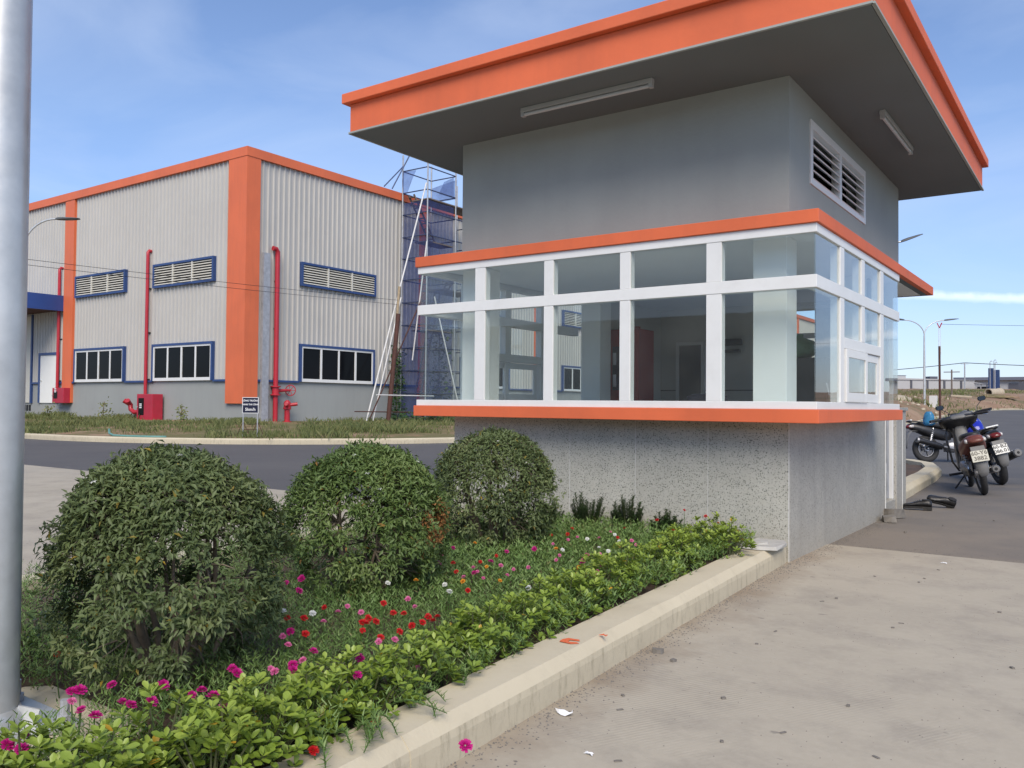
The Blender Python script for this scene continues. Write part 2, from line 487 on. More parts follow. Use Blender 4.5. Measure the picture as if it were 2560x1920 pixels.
M['leaf_dark'] = leafmat('dark_shrub_leaf', (0.014, 0.032, 0.013), (0.028, 0.060, 0.020), (0.065, 0.110, 0.032), 0.42, 0.10)
M['leaf_moss'] = leafmat('moss_rose_leaf', (0.055, 0.112, 0.027), (0.118, 0.200, 0.048), (0.205, 0.280, 0.088), 0.5, 0.12, extra=(0.20, 0.16, 0.07))
M['grass'] = leafmat('verge_grass', (0.070, 0.098, 0.028), (0.150, 0.175, 0.060), (0.285, 0.265, 0.120), 0.7, 0.15, extra=(0.27, 0.21, 0.11))
M['vine'] = leafmat('vine_leaf', (0.014, 0.040, 0.012), (0.032, 0.078, 0.020), (0.070, 0.125, 0.032), 0.5, 0.15)

# blue plastic film of the carrier bag
_t = NT('blue_bag_film2')
_p = _t.bsdf((0.06, 0.27, 0.50), 0.25)
_tr = _t.N('BsdfTransparent'); _t.put(_tr.inputs['Color'], (0.35, 0.65, 0.85))
_m = _t.N('MixShader'); _m.inputs[0].default_value = 0.7
_t.t.links.new(_tr.outputs[0], _m.inputs[1]); _t.t.links.new(_p, _m.inputs[2])
M['blue_bag'] = _t.done(_m.outputs[0])

# blue debris net
_t = NT('blue_debris_net')
_p = _t.bsdf((0.040, 0.065, 0.20), 0.8)
_tr = _t.N('BsdfTransparent'); _t.put(_tr.inputs['Color'], (0.86, 0.88, 0.96))
_m = _t.N('MixShader')
_w = _t.math('MULTIPLY', _t.ramp(_t.noise(2.2, 5, 0.6), [(0.3, 0.55), (0.7, 1.0)]), 0.60)
_t.put(_m.inputs[0], _w)
_t.t.links.new(_tr.outputs[0], _m.inputs[1]); _t.t.links.new(_p, _m.inputs[2])
M['net'] = _t.done(_m.outputs[0])

# terrazzo with dark chips
def terrazzo(name, base, chip, thr, streak):
    t = NT(name)
    v = t.mapping((1, 1, 1))
    wv = t.N('VectorMath', operation='ADD'); t.put(wv.inputs[0], v)
    nz = t.N('TexNoise'); nz.inputs['Scale'].default_value = 70; t.put(nz.inputs['Vector'], v)
    sc = t.N('VectorMath', operation='SCALE'); t.put(sc.inputs[0], nz.outputs['Color']); sc.inputs['Scale'].default_value = 0.012
    t.put(wv.inputs[1], sc.outputs[0])
    vec = wv.outputs[0]
    d1 = t.voro(66, 'Distance', vec); c1 = t.voro(66, 'Color', vec)
    d2 = t.voro(130, 'Distance', vec); c2 = t.voro(130, 'Color', vec)
    s1 = t.N('SeparateColor'); t.put(s1.inputs[0], c1)
    s2 = t.N('SeparateColor'); t.put(s2.inputs[0], c2)
    m1 = t.math('MULTIPLY', t.math('LESS_THAN', d1, 0.30), t.math('LESS_THAN', s1.outputs[0], thr))
    m2 = t.math('MULTIPLY', t.math('LESS_THAN', d2, 0.34), t.math('LESS_THAN', s2.outputs[0], thr * 0.8))
    mk = t.math('MAXIMUM', m1, m2)
    c = t.mix(t.ramp(t.noise(2.2, 6, 0.6), [(0.3, 0.0), (0.7, 1.0)]), tuple(x * 0.86 for x in base), tuple(x * 1.08 for x in base))
    c = t.mix(t.math('MULTIPLY', t.ramp(t.noise(30, 3), [(0.4, 0.0), (0.7, 1.0)]), 0.25), c, (0.55, 0.54, 0.5))
    chipc = t.mix(s1.outputs[1], chip, tuple(x * 2.6 for x in chip))
    c = t.mix(t.math('MULTIPLY', mk, 0.80), c, chipc)
    st = t.noise(1.0, 6, 0.65, vec=t.mapping((9, 9, 0.55)))
    c = t.mix(t.math('MULTIPLY', t.ramp(st, [(0.47, 0.0), (0.72, 1.0)]), streak), c, (0.16, 0.155, 0.145))
    z = t.sep()[2]
    lim = t.math('MULTIPLY', t.ramp(t.math('ADD', t.math('MULTIPLY', z, 1.0), t.math('MULTIPLY', t.noise(6, 4), 0.25)), [(0.12, 1.0), (0.45, 0.0)]), 0.35)
    c = t.mix(lim, c, (0.37, 0.32, 0.24))
    return t.done(t.bsdf(c, 0.55, 0, t.bump(t.noise(120, 3), 0.15, 0.002)))
M['terrazzo'] = terrazzo('terrazzo_chips', (0.470, 0.462, 0.400), (0.034, 0.040, 0.032), 0.60, 0.12)
M['terrazzo_side'] = terrazzo('terrazzo_darker', (0.365, 0.355, 0.320), (0.060, 0.062, 0.055), 0.52, 0.26)  # darker base, softer chips and stronger streaks than the front panels

# concrete slab
t = NT('concrete_slab')
big = t.noise(0.45, 6, 0.62); mid = t.noise(2.6, 7, 0.66); fine = t.noise(26, 5, 0.7)
c = t.mix(t.ramp(big, [(0.3, 0.0), (0.7, 1.0)]), (0.365, 0.325, 0.258), (0.460, 0.410, 0.318))
c = t.mix(t.math('MULTIPLY', t.ramp(t.noise(0.22, 5, 0.6), [(0.45, 0.0), (0.65, 1.0)]), 0.40), c, (0.315, 0.292, 0.250))
c = t.mix(t.math('MULTIPLY', t.ramp(mid, [(0.47, 0.0), (0.66, 1.0)]), 0.50), c, (0.262, 0.232, 0.192))
c = t.mix(t.math('MULTIPLY', t.ramp(fine, [(0.35, 1.0), (0.55, 0.0)]), 0.22), c, (0.48, 0.43, 0.35))
sp = t.ramp(t.noise(9.0, 3, 0.5, vec=t.mapping((1, 1.6, 1))), [(0.70, 0.0), (0.74, 1.0)])
c = t.mix(t.math('MULTIPLY', sp, 0.5), c, (0.13, 0.12, 0.11))
xs = t.sep()
# tan dust washed up along the planter kerb and booth plinth
dk = t.math('ADD', t.math('ABSOLUTE', t.math('ADD', t.math('ADD', xs[0], 1.72), t.math('MULTIPLY', xs[1], 0.045))), t.math('MULTIPLY', t.math('SUBTRACT', t.noise(1.9, 6, 0.65), 0.5), 0.9))
dm = t.ramp(dk, [(0.0, 1.0), (0.38, 0.0)])
c = t.mix(t.math('MULTIPLY', dm, 0.85), c, (0.225, 0.170, 0.118))
# broom marks, worn off in patches
wv = t.N('TexWave', wave_type='BANDS', bands_direction='X'); t.put(wv.inputs['Vector'], t.mapping((1, 1, 1), (0, 0, R_(28))))
wv.inputs['Scale'].default_value = 17; wv.inputs['Distortion'].default_value = 1.4; wv.inputs['Detail'].default_value = 2
msk = t.ramp(t.noise(0.8, 4), [(0.48, 0.0), (0.62, 1.0)])
br = t.math('MULTIPLY', wv.outputs['Fac'], msk)
c = t.mix(t.math('MULTIPLY', br, 0.13), c, (0.17, 0.155, 0.135))
nb = t.bump(br, 0.30, 0.004)
nb = t.bump(t.noise(55, 5, 0.7), 0.35, 0.004, nb)
M['concrete'] = t.done(t.bsdf(c, 0.82, 0, nb, 0.3))

# asphalt
t = NT('asphalt')
c = t.mix(t.ramp(t.noise(0.35, 6, 0.6), [(0.3, 0.0), (0.7, 1.0)]), (0.086, 0.084, 0.087), (0.115, 0.110, 0.107))
c = t.mix(t.ramp(t.voro(150, 'Distance'), [(0.1, 0.3), (0.5, 0.0)]), c, (0.15, 0.15, 0.145))
y = t.sep()
near = t.math('ADD', t.math('MULTIPLY', t.math('SUBTRACT', y[1], 6.6), 0.085), t.math('MULTIPLY', t.math('SUBTRACT', t.noise(0.9, 6, 0.65), 0.5), 1.3))
dust = t.math('MULTIPLY', t.ramp(near, [(0.0, 1.0), (0.85, 0.0)]), t.ramp(t.math('MULTIPLY', t.math('ADD', y[0], 6.0), 0.3), [(0.3, 0.0), (0.8, 1.0)]))
side = t.ramp(t.math('ADD', t.math('MULTIPLY', y[0], 0.08), t.math('MULTIPLY', t.noise(0.7, 5), 0.5)), [(-0.0, 0.0), (0.3, 1.0)])
c = t.mix(t.math('MULTIPLY', dust, 0.78), c, (0.250, 0.212, 0.168))
wh = t.ramp(t.noise(4.5, 5, 0.6, vec=t.mapping((0.5, 2.0, 1), (0, 0, 0.2))), [(0.66, 0.0), (0.74, 1.0)])
c = t.mix(t.math('MULTIPLY', t.math('MULTIPLY', wh, t.ramp(y[1], [(0.0, 1.0), (1.0, 1.0)])), 0.35), c, (0.26, 0.25, 0.235))
M['asphalt'] = t.done(t.bsdf(c, 0.85, 0, t.bump(t.noise(140, 4, 0.7), 0.5, 0.004), 0.3))

# kerb concrete with algae streaks
t = NT('kerb_concrete')
c = t.mix(t.ramp(t.noise(1.6, 6, 0.62), [(0.3, 0.0), (0.7, 1.0)]), (0.40, 0.355, 0.262), (0.50, 0.450, 0.340))
nz = t.N('NewGeometry'); nzs = t.N('SeparateXYZ'); t.put(nzs.inputs[0], nz.outputs['Normal'])
vert = t.math('LESS_THAN', t.math('ABSOLUTE', nzs.outputs[2]), 0.35)
st = t.noise(1.0, 7, 0.75, vec=t.mapping((22, 22, 4.5)))
c = t.mix(t.math('MULTIPLY', t.math('MULTIPLY', t.ramp(st, [(0.52, 0.0), (0.66, 1.0)]), vert), 0.60), c, (0.095, 0.085, 0.055))
c = t.mix(t.math('MULTIPLY', t.ramp(t.noise(5, 6, 0.7), [(0.52, 0.0), (0.72, 1.0)]), 0.30), c, (0.21, 0.185, 0.14))
c = t.mix(0.30, c, (0.72, 0.63, 0.45))
M['kerb'] = t.done(t.bsdf(c, 0.85, 0, t.bump(t.noise(45, 5, 0.7), 0.4, 0.005), 0.3))

# verge earth, field earth
def earth(name, a, b, g, gthr, sc):
    t = NT(name)
    c = t.mix(t.ramp(t.noise(sc, 7, 0.65), [(0.35, 0.0), (0.65, 1.0)]), a, b)
    c = t.mix(t.ramp(t.noise(sc * 0.45, 7, 0.7), [(gthr - 0.05, 0.0), (gthr + 0.06, 1.0)]), c, g)
    c = t.mix(t.math('MULTIPLY', t.ramp(t.noise(sc * 6, 4, 0.7), [(0.45, 0.0), (0.7, 1.0)]), 0.4), c, tuple(x * 0.5 for x in a))
    return t.done(t.bsdf(c, 0.95, 0, t.bump(t.noise(sc * 5, 5, 0.7), 0.7, 0.05), 0.2))
M['verge'] = earth('verge_earth', (0.27, 0.165, 0.100), (0.32, 0.235, 0.155), (0.155, 0.145, 0.065), 0.47, 0.9)
M['field'] = earth('field_earth', (0.25, 0.155, 0.098), (0.33, 0.230, 0.155), (0.150, 0.138, 0.070), 0.56, 0.12)
M['ground'] = earth('open_ground', (0.16, 0.12, 0.08), (0.19, 0.15, 0.10), (0.09, 0.10, 0.04), 0.5, 0.02)

# ================================================================== the setting
def struct(o, name=None):
    o['kind'] = 'structure'; return o

def depth_of(x, y):
    return -0.5766 * x + 0.8167 * y

def sstep(t):
    t = max(0.0, min(1.0, t)); return t * t * (3 - 2 * t)

def road_z(x, y):
    return 1.05 * sstep((depth_of(x, y) - 50) / 48.0)

# open ground out to the horizon (lies just under the paving)
mb = MB()
ring = []
RS = [0, 60, 160, 400, 1000, 3500]
NA = 48
for i, r in enumerate(RS):
    ring.append([(r * math.cos(2 * math.pi * k / NA), r * math.sin(2 * math.pi * k / NA), -0.06) for k in range(NA)] if r else [(0, 0, -0.06)] * NA)
vs = [p for r in ring for p in r]; fs = []
for i in range(len(RS) - 1):
    for k in range(NA):
        k2 = (k + 1) % NA
        if i == 0: fs.append((0, (i + 1) * NA + k, (i + 1) * NA + k2))
        else: fs.append((i * NA + k, (i + 1) * NA + k, (i + 1) * NA + k2, i * NA + k2))
mb.add(vs, fs)
struct(mb.build('ground', M['ground']))

# concrete pavement this side, asphalt road beyond the straight joint at y = 7.1
mb = MB()
mb.add([(-120, -80, 0), (120, -80, 0), (120, 7.1, 0), (-120, 7.1, 0)], [(0, 1, 2, 3)])
struct(mb.build('concrete_pavement', M['concrete']))

mb = MB()
xs = [-120, -80, -60, -40, -30, -20, -10, 0, 10, 20, 40, 80, 120]
ys = [7.1] + list(range(12, 60, 6)) + list(range(60, 190, 6)) + [200, 240]
vs = []; fs = []
for j, yy in enumerate(ys):
    for i, xx in enumerate(xs):
        vs.append((xx, yy, -0.006 + road_z(xx, yy)))
for j in range(len(ys) - 1):
    for i in range(len(xs) - 1):
        a = j * len(xs) + i
        fs.append((a, a + 1, a + len(xs) + 1, a + len(xs)))
mb.add(vs, fs)
struct(mb.build('asphalt_road', M['asphalt'], smooth=True))

# ---------------------------------------------------------------- kerbs
def resample(path, step):
    out = [path[0]]; acc = 0.0
    for a, b in zip(path, path[1:]):
        L = math.dist(a, b); k = max(1, int(math.ceil(L / step)))
        for i in range(1, k + 1):
            out.append((a[0] + (b[0] - a[0]) * i / k, a[1] + (b[1] - a[1]) * i / k))
    return out

def kerb_run(name, path, width, height, stone, left=True, cham=0.035, step=0.25, zfun=None):
    """path = outer foot line; the kerb body lies on its left (or right) side"""
    pts = resample(path, step)
    n = len(pts); nor = []
    for i in range(n):
        a = pts[max(0, i - 1)]; b = pts[min(n - 1, i + 1)]
        dx, dy = b[0] - a[0], b[1] - a[1]; l = math.hypot(dx, dy) or 1
        nor.append((-dy / l, dx / l) if left else (dy / l, -dx / l))
    lens = [0.0]
    for a, b in zip(pts, pts[1:]):
        lens.append(lens[-1] + math.dist(a, b))
    root = bpy.data.objects.new(name, None); COL.objects.link(root); OFF[root.name] = Vector((0, 0, 0)); root['kind'] = 'structure'
    cur = []; start = 0.0
    def flush(seg):
        if len(seg) < 2: return
        m = MB(); rings = []
        jz = random.uniform(-0.004, 0.004); jo = random.uniform(-0.004, 0.004)
        for q, i in enumerate(seg):
            p, nn = pts[i], nor[i]
            z0 = zfun(*p) if zfun else 0.0
            sh = 0.004 if q in (0, len(seg) - 1) else 0.0
            w = (mnoise.noise(Vector((p[0] * 2.3, p[1] * 2.3, 4.0)))) * 0.006
            prof = [(0.0 + sh, -0.05), (0.0 + sh + w, height * 0.55), (0.004 + sh + w, height - cham), (cham + w, height - sh * 0.5), (width, height - 0.004), (width, -0.05)]
            rings.append([(p[0] + nn[0] * (o + jo), p[1] + nn[1] * (o + jo), z0 + z + (jz if z > 0 else 0)) for o, z in prof])
        m.loft(rings)
        m.build('kerb_stone', M['kerb'], root)
    for i in range(n):
        cur.append(i)
        if lens[i] - start >= stone - 1e-6:
            flush(cur); cur = [i]; start = lens[i]
    flush(cur)
    return root

def arc(cx, cy, r, a0, a1, n=12):
    return [(cx + r * math.cos(R_(a0 + (a1 - a0) * i / n)), cy + r * math.sin(R_(a0 + (a1 - a0) * i / n))) for i in range(n + 1)]

PL = [(-1.885, 6.06), (-1.86, 5.5), (-1.655, 2.0), (-1.63, 1.55)] + arc(-2.75, 1.55, 1.12, 0, -90, 10) + [(-3.8, 0.43)] + arc(-3.85, 1.53, 1.10, -90, -180, 10) + [(-4.95, 6.06)]
kerb_run('planter_kerb', PL, 0.20, 0.14, 1.98, left=False, cham=0.04, step=0.2)
IS = [(-2.02, 10.32), (-2.08, 12.0), (-2.18, 14.2), (-2.30, 15.6), (-2.55, 16.7), (-3.0, 17.5), (-3.5, 17.85), (-4.1, 17.8), (-4.6, 17.3), (-4.9, 16.4), (-4.95, 10.32)]
kerb_run('island_kerb', IS, 0.24, 0.14, 1.6, left=True, cham=0.05, step=0.3)
FK = [(-100, 12.0), (-25, 12.0)] + arc(-25, 22, 10, -90, 0, 26)[1:] + [(-15, 130)]
kerb_run('far_kerb', FK, 0.22, 0.15, 2.5, left=True, cham=0.03, step=0.8)

# ---------------------------------------------------------------- planted soil
def inset(path, d):
    out = []
    n = len(path)
    for i in range(n):
        a = path[max(0, i - 1)]; b = path[min(n - 1, i + 1)]
        dx, dy = b[0] - a[0], b[1] - a[1]; l = math.hypot(dx, dy)
        out.append((path[i][0] + d * dy / l, path[i][1] - d * dx / l))
    return out

def soil_sheet(name, poly, z, mat, amp):
    import bmesh
    bm = bmesh.new()
    vs = [bm.verts.new((p[0], p[1], 0)) for p in poly]
    bm.faces.new(vs)
    bmesh.ops.triangulate(bm, faces=bm.faces[:])
    for _ in range(5):
        es = [e for e in bm.edges if e.calc_length() > 0.16]
        if not es: break
        bmesh.ops.subdivide_edges(bm, edges=es, cuts=1)
        bmesh.ops.triangulate(bm, faces=[f for f in bm.faces if len(f.verts) > 3])
    for v in bm.verts:
        v.co.z = z + amp * mnoise.noise(Vector((v.co.x * 2.2, v.co.y * 2.2, 1.0)))
    me = bpy.data.meshes.new(name); bm.to_mesh(me); bm.free(); me.materials.append(mat)
    me.polygons.foreach_set('use_smooth', [True] * len(me.polygons))
    return struct(link(name, me))

PLI = inset(PL, 0.12)
soil_sheet('planter_soil', PLI, 0.09, M['soil'], 0.03)
ISI = inset(list(reversed(IS)), 0.2)
soil_sheet('island_soil', ISI, 0.085, M['soil'], 0.035)

# ---------------------------------------------------------------- verge in front of the warehouse
WX, WY = -25.9, 19.7
KI = [(-100, 12.18), (-60, 12.18), (-40, 12.18), (-32, 12.18), (-28, 12.18), (-25, 12.18)] + arc(-25, 22, 9.82, -90, 0, 18)[1:] + [(-15.18, 26), (-15.18, 32), (-15.18, 45), (-15.18, 70), (-15.18, 130)]
def wall_pt(p):
    if p[0] <= -25.5 and p[1] < 19: return (p[0], WY)
    if p[1] >= 22: return (WX, p[1])
    a = math.atan2(p[1] - 22, p[0] + 25)            # -90..0 deg
    f = (a + math.pi / 2) / (math.pi / 2)
    if f < 0.5: return (WX + 0.9 * (f - 0.5) * 2 * 0 + 0.0, WY) if f > 0.25 else (WX * (f / 0.25) + p[0] * (1 - f / 0.25), WY)
    return (WX, WY) if f < 0.75 else (WX, WY + (22 - WY) * (f - 0.75) / 0.25)
rows = []; NV = 14
dense = resample(KI, 0.9)
for p in dense:
    w = wall_pt(p); col_ = []
    for k in range(NV + 1):
        s = k / NV
        x = p[0] + (w[0] - p[0]) * s; y = p[1] + (w[1] - p[1]) * s
        z = 0.135 + 0.26 * s ** 0.9 + (0.05 * mnoise.noise(Vector((x * 0.8, y * 0.8, 2))) + 0.03 * mnoise.noise(Vector((x * 2.4, y * 2.4, 5)))) * min(1, s * 8)
        col_.append((x, y, z))
    rows.append(col_)
mb = MB()
vs = [p for r in rows for p in r]; fs = []
for i in range(len(rows) - 1):
    for k in range(NV):
        a = i * (NV + 1) + k
        fs.append((a, a + NV + 1, a + NV + 2, a + 1))
mb.add(vs, fs)
struct(mb.build('verge', M['verge'], smooth=True))

def verge_z(x, y):
    best = None
    for p in dense:
        w = wall_pt(p)
    return 0.3

# grass and weeds on the verge
def blades(n, sampler, hmin, hmax, wid, mat, name, parent=None, lean=0.5, per=7, rad=0.12):
    V = []; F = []; lv = []
    for _ in range(n):
        s = sampler()
        if s is None: continue
        x, y, z, hs = s
        tone = random.random()
        for k in range(per):
            a = random.uniform(0, 2 * math.pi); h = random.uniform(hmin, hmax) * hs
            bx = x + random.gauss(0, rad); by = y + random.gauss(0, rad)
            lx, ly = math.cos(a) * h * lean * random.random(), math.sin(a) * h * lean * random.random()
            pa = random.uniform(0, 2 * math.pi); wx, wy = math.cos(pa) * wid / 2, math.sin(pa) * wid / 2
            o = len(V)
            V += [(bx - wx, by - wy, z - 0.02), (bx + wx, by + wy, z - 0.02), (bx + lx * 0.5, by + ly * 0.5, z + h * 0.62), (bx + lx * 1.6, by + ly * 1.6, z + h)]
            F += [(o, o + 1, o + 2), (o + 1, o + 3, o + 2)]
            q = min(1.0, max(0.0, tone * 0.75 + random.uniform(-0.2, 0.3)))
            lv += [q * 0.7, q * 0.7, q, q]
    me = mesh_np(name, V, F, mat, lv)
    return link(name, me, parent)

def verge_sample():
    i = random.randrange(len(rows) - 1)
    # favour the stretch that faces the camera
    if random.random() < 0.85:
        cand = [k for k in range(len(dense)) if -46 < dense[k][0] and dense[k][1] < 50]
        i = random.choice(cand)
    k = random.randrange(NV)
    a = rows[i][k]; b = rows[min(i + 1, len(rows) - 1)][k]; c = rows[i][k + 1]
    u, v = random.random(), random.random()
    x = a[0] + (b[0] - a[0]) * u + (c[0] - a[0]) * v; y = a[1] + (b[1] - a[1]) * u + (c[1] - a[1]) * v; z = a[2] + (c[2] - a[2]) * v
    d = mnoise.noise(Vector((x * 0.35, y * 0.35, 7))) + 0.4 * mnoise.noise(Vector((x * 1.3, y * 1.3, 3)))
    if d < 0.09 + random.uniform(-0.2, 0.2): return None
    # bare red earth beside the hydrant riser
    if math.hypot(x + 24.6, y - 21.6) < 2.0 and random.random() < 0.85: return None
    return x, y, z, 0.75 + 0.9 * max(0, d)
g = blades(13500, verge_sample, 0.05, 0.24, 0.026, M['grass'], 'verge_grass', per=9, rad=0.16)
tag(g, 'patchy green and straw coloured grass in front of the warehouse', 'grass', kind='stuff')

# ---------------------------------------------------------------- rising field beyond the road
EDGE = [(-60, 42), (-32, 42.5), (-14.05, 45.2), (-10.6, 58.6), (-11.5, 72.7), (-10.9, 100), (-8.4, 116.5), (0, 140), (30, 175), (90, 220)]
edge = []
for a, b in zip(EDGE, EDGE[1:]):
    k = max(2, int(math.dist(a, b) / 2.5))
    for i in range(k):
        edge.append((a[0] + (b[0] - a[0]) * i / k, a[1] + (b[1] - a[1]) * i / k))
edge.append(EDGE[-1])
def field_h(s, x, y):
    h = 1.3 * (1 - math.exp(-s / 14.0)) + 0.0255 * min(s, 250)
    w = min(1, s / 5)
    h += w * (0.20 * mnoise.noise(Vector((x * 0.16, y * 0.16, 1))) + 0.14 * mnoise.noise(Vector((x * 0.45, y * 0.45, 4))) + 0.07 * mnoise.noise(Vector((x * 1.2, y * 1.2, 9))))
    return h
SS = [0, 0.6, 1.5, 3, 4.5, 6, 8, 10, 12, 14, 17, 20, 24, 28, 33, 38, 44, 52, 62, 75, 90, 110, 140, 180, 240, 400, 900, 2500]
mb = MB(); vs = []; fs = []
for p in edge:
    l = math.hypot(*p); d = (p[0] / l, p[1] / l)
    z0 = road_z(*p)
    for s in SS:
        x, y = p[0] + d[0] * s, p[1] + d[1] * s
        vs.append((x, y, z0 + 0.1 * min(1, s * 3) + field_h(s, x, y) - (0.03 if s == 0 else 0)))
for i in range(len(edge) - 1):
    for k in range(len(SS) - 1):
        a = i * len(SS) + k
        fs.append((a, a + 1, a + len(SS) + 1, a + len(SS)))
mb.add(vs, fs)
struct(mb.build('field', M['field'], smooth=True))
def field_at(x, y):
    """ground height of the field on the ray through (x, y)"""
    l = math.hypot(x, y); az = math.atan2(x, y)
    best = min(edge, key=lambda p: abs(math.atan2(p[0], p[1]) - az))
    s = l - math.hypot(*best)
    return road_z(*best) + 0.1 + field_h(max(0, s), x, y), s
def field_sample():
    i = random.randrange(len(edge) - 1); p = edge[i]
    if not (-20 < p[0] and p[1] < 150): return None
    l = math.hypot(*p); s = random.random() ** 1.4 * 130
    x = p[0] * (1 + s / l) + random.uniform(-2, 2); y = p[1] * (1 + s / l) + random.uniform(-2, 2)
    d = mnoise.noise(Vector((x * 0.09, y * 0.09, 11)))
    dens = 0.30 if s < 5 else (-0.35 if s > 45 else 0.12)
    if s < 4: dens = -0.1
    if d < dens: return None
    z, _ = field_at(x, y)
    return x, y, z, 0.8 + max(0, d)
g = blades(5200, field_sample, 0.12, 0.5, 0.09, M['grass'], 'field_grass', per=6, rad=0.5)
tag(g, 'dry grass and weeds scattered over the rising earth field', 'grass', kind='stuff')
E2 = resample([(-11.0, 53.0), (-10.62, 58.4), (-11.5, 72.6), (-10.9, 99.8), (-8.4, 116.3), (0, 139.5)], 2.5)
kerb_run('field_kerb', E2, 0.3, 0.16, 5.0, left=True, cham=0.03, step=2.5, zfun=road_z)

# ================================================================== the gatehouse
KX0, KX1, KY0, KY1 = -4.94, -1.876, 6.084, 10.30      # plinth
SX0, SX1, SY0, SY1 = -5.193, -1.593, 5.801, 8.602      # orange sill slab
Z0, Z1, Z2, Z3 = 0.994, 1.087, 2.350, 2.440            # sill under/top, canopy under/top
SOF = 3.49
kiosk = thing('gatehouse', 'grey gatehouse with overhanging orange edged roof and white framed glazing', 'gatehouse', (-3.4, 8.2, 0))

# plinth core, floor
mb = MB()
mb.box(KX0 + 0.02, KX1 - 0.022, KY0 + 0.022, 9.25, -0.05, Z0 - 0.002)
mb.box(KX0 + 0.02, KX1 - 0.75, 9.25, KY1 - 0.022, -0.05, 0.12)
mb.build('plinth_core', M['inner_grey'], kiosk)
# terrazzo cladding panels, front
xj = [KX1]
while xj[-1] - 0.607 > KX0 + 0.1: xj.append(xj[-1] - 0.607)
xj.append(KX0)
for a, b in zip(xj, xj[1:]):
    MB().box(b + 0.002, a - 0.002, KY0, KY0 + 0.022, -0.03, Z0 - 0.001).build('panel', M['terrazzo'], kiosk, bevel=0.0015)
for a in xj[1:-1]:
    MB().box(a - 0.0016, a + 0.0016, KY0 - 0.0008, KY0 + 0.01, -0.02, Z0 - 0.003).build('joint_strip', M['white_dull'], kiosk)
# side (facing the lane)
yj = [KY0 + 0.0, 6.88, 7.68, 8.46, 9.25]
for a, b in zip(yj, yj[1:]):
    MB().box(KX1 - 0.022, KX1, a + (0.0235 if a == KY0 else 0.001), b - 0.001, -0.03, Z0 - 0.001).build('panel', M['terrazzo_side'], kiosk, bevel=0.0015)
MB().box(KX1 - 0.003, KX1 + 0.0015, KY0 - 0.0015, KY0 + 0.004, -0.02, Z0 - 0.002).build('corner_strip', M['white_dull'], kiosk)
MB().box(KX1 - 0.004, KX1 + 0.004, 9.238, 9.252, -0.02, Z0 - 0.002).build('corner_strip', M['plaster_white'], kiosk)
# far side cladding (towards the warehouse)
for a, b in zip(yj, yj[1:]):
    MB().box(KX0, KX0 + 0.02, a + 0.0235, b - 0.001, -0.03, Z0 - 0.001).build('panel', M['terrazzo'], kiosk)
# doorway: step, jambs, door edge, end pier
MB().box(KX1 - 0.70, KX1 - 0.012, 9.252, 9.80, 0.02, 0.135).build('door_step', M['terrazzo_side'], kiosk, bevel=0.004)
MB().box(KX1 - 0.25, KX1, 9.80, KY1, -0.03, 1.075).build('pier', M['terrazzo_side'], kiosk, bevel=0.003)
MB().box(KX1 - 0.27, KX1 + 0.02, 9.785, KY1 + 0.02, 1.0752, 1.11).build('pier_cap', M['terrazzo_side'], kiosk, bevel=0.003)
MB().box(KX1 - 0.004, KX1 + 0.003, 10.10, 10.11, -0.02, 1.074).build('corner_strip', M['plaster_white'], kiosk)
MB().box(KX1 - 0.12, KX1 - 0.03, 9.255, 9.295, 0.137, Z2 - 0.002).build('door_jamb', M['white_alu'], kiosk, bevel=0.003)
MB().box(KX1 - 0.12, KX1 - 0.03, 9.745, 9.798, 0.137, Z2 - 0.002).build('door_jamb', M['white_alu'], kiosk, bevel=0.003)
door = MB().box(KX1 - 0.80, KX1 - 0.05, 9.60, 9.66, 0.15, 2.20).build('door', M['galv_dull'], kiosk, bevel=0.004)
MB().box(KX1 - 0.70, KX1 - 0.12, 9.594, 9.666, 1.15, 2.08).build('pane', M['glass'], door)
for z in (0.42, 1.9):
    MB().cyl((KX1 - 0.035, 9.36, z), (KX1 - 0.035, 9.36, z + 0.12), 0.012, n=8).box(KX1 - 0.055, KX1 - 0.032, 9.296, 9.45, z + 0.01, z + 0.11).build('hinge', M['white_alu'], door)
# back parts of the wall above sill level
MB().box(KX1 - 0.15, KX1, SY1 - 0.03, 9.253, Z0, Z2 - 0.003).build('wall', M['plaster_grey'], kiosk)
MB().box(KX0, KX0 + 0.15, 8.50, KY1, Z0, Z2 - 0.003).build('wall', M['inner_grey'], kiosk)
MB().box(KX0, KX0 + 0.14, 9.252, KY1 - 0.002, -0.03, Z0 - 0.002).build('wall', M['inner_grey'], kiosk)
# back wall with window opening
bw0, bw1, bz0, bz1 = -3.35, -2.45, 1.13, 2.30
mb = MB()
mb.box(KX0 + 0.151, bw0, KY1 - 0.15, KY1 - 0.001, 0.0, Z2 - 0.003)
mb.box(bw1, KX1 - 0.251, KY1 - 0.15, KY1 - 0.001, 0.0, Z2 - 0.003)
mb.box(bw0, bw1, KY1 - 0.15, KY1 - 0.001, 0.0, bz0)
mb.box(bw0, bw1, KY1 - 0.15, KY1 - 0.001, bz1, Z2 - 0.003)
mb.build('back_wall', M['inner_grey'], kiosk)
w = MB()
for (a, b, c, d) in ((bw0, bw1, bz0, bz0 + 0.05), (bw0, bw1, bz1 - 0.05, bz1), (bw0, bw1, 1.92, 1.98)):
    w.box(a + 0.03, b - 0.03, KY1 - 0.12, KY1 - 0.06, c, d)
w.box(bw0 + 0.002, bw0 + 0.032, KY1 - 0.121, KY1 - 0.059, bz0, bz1).box(bw1 - 0.032, bw1 - 0.002, KY1 - 0.121, KY1 - 0.059, bz0, bz1)
w = w.build('window', M['white_alu'], kiosk)
MB().box(bw0 + 0.033, bw1 - 0.033, KY1 - 0.095, KY1 - 0.089, bz0 + 0.051, 1.919).build('pane', M['glass'], w)
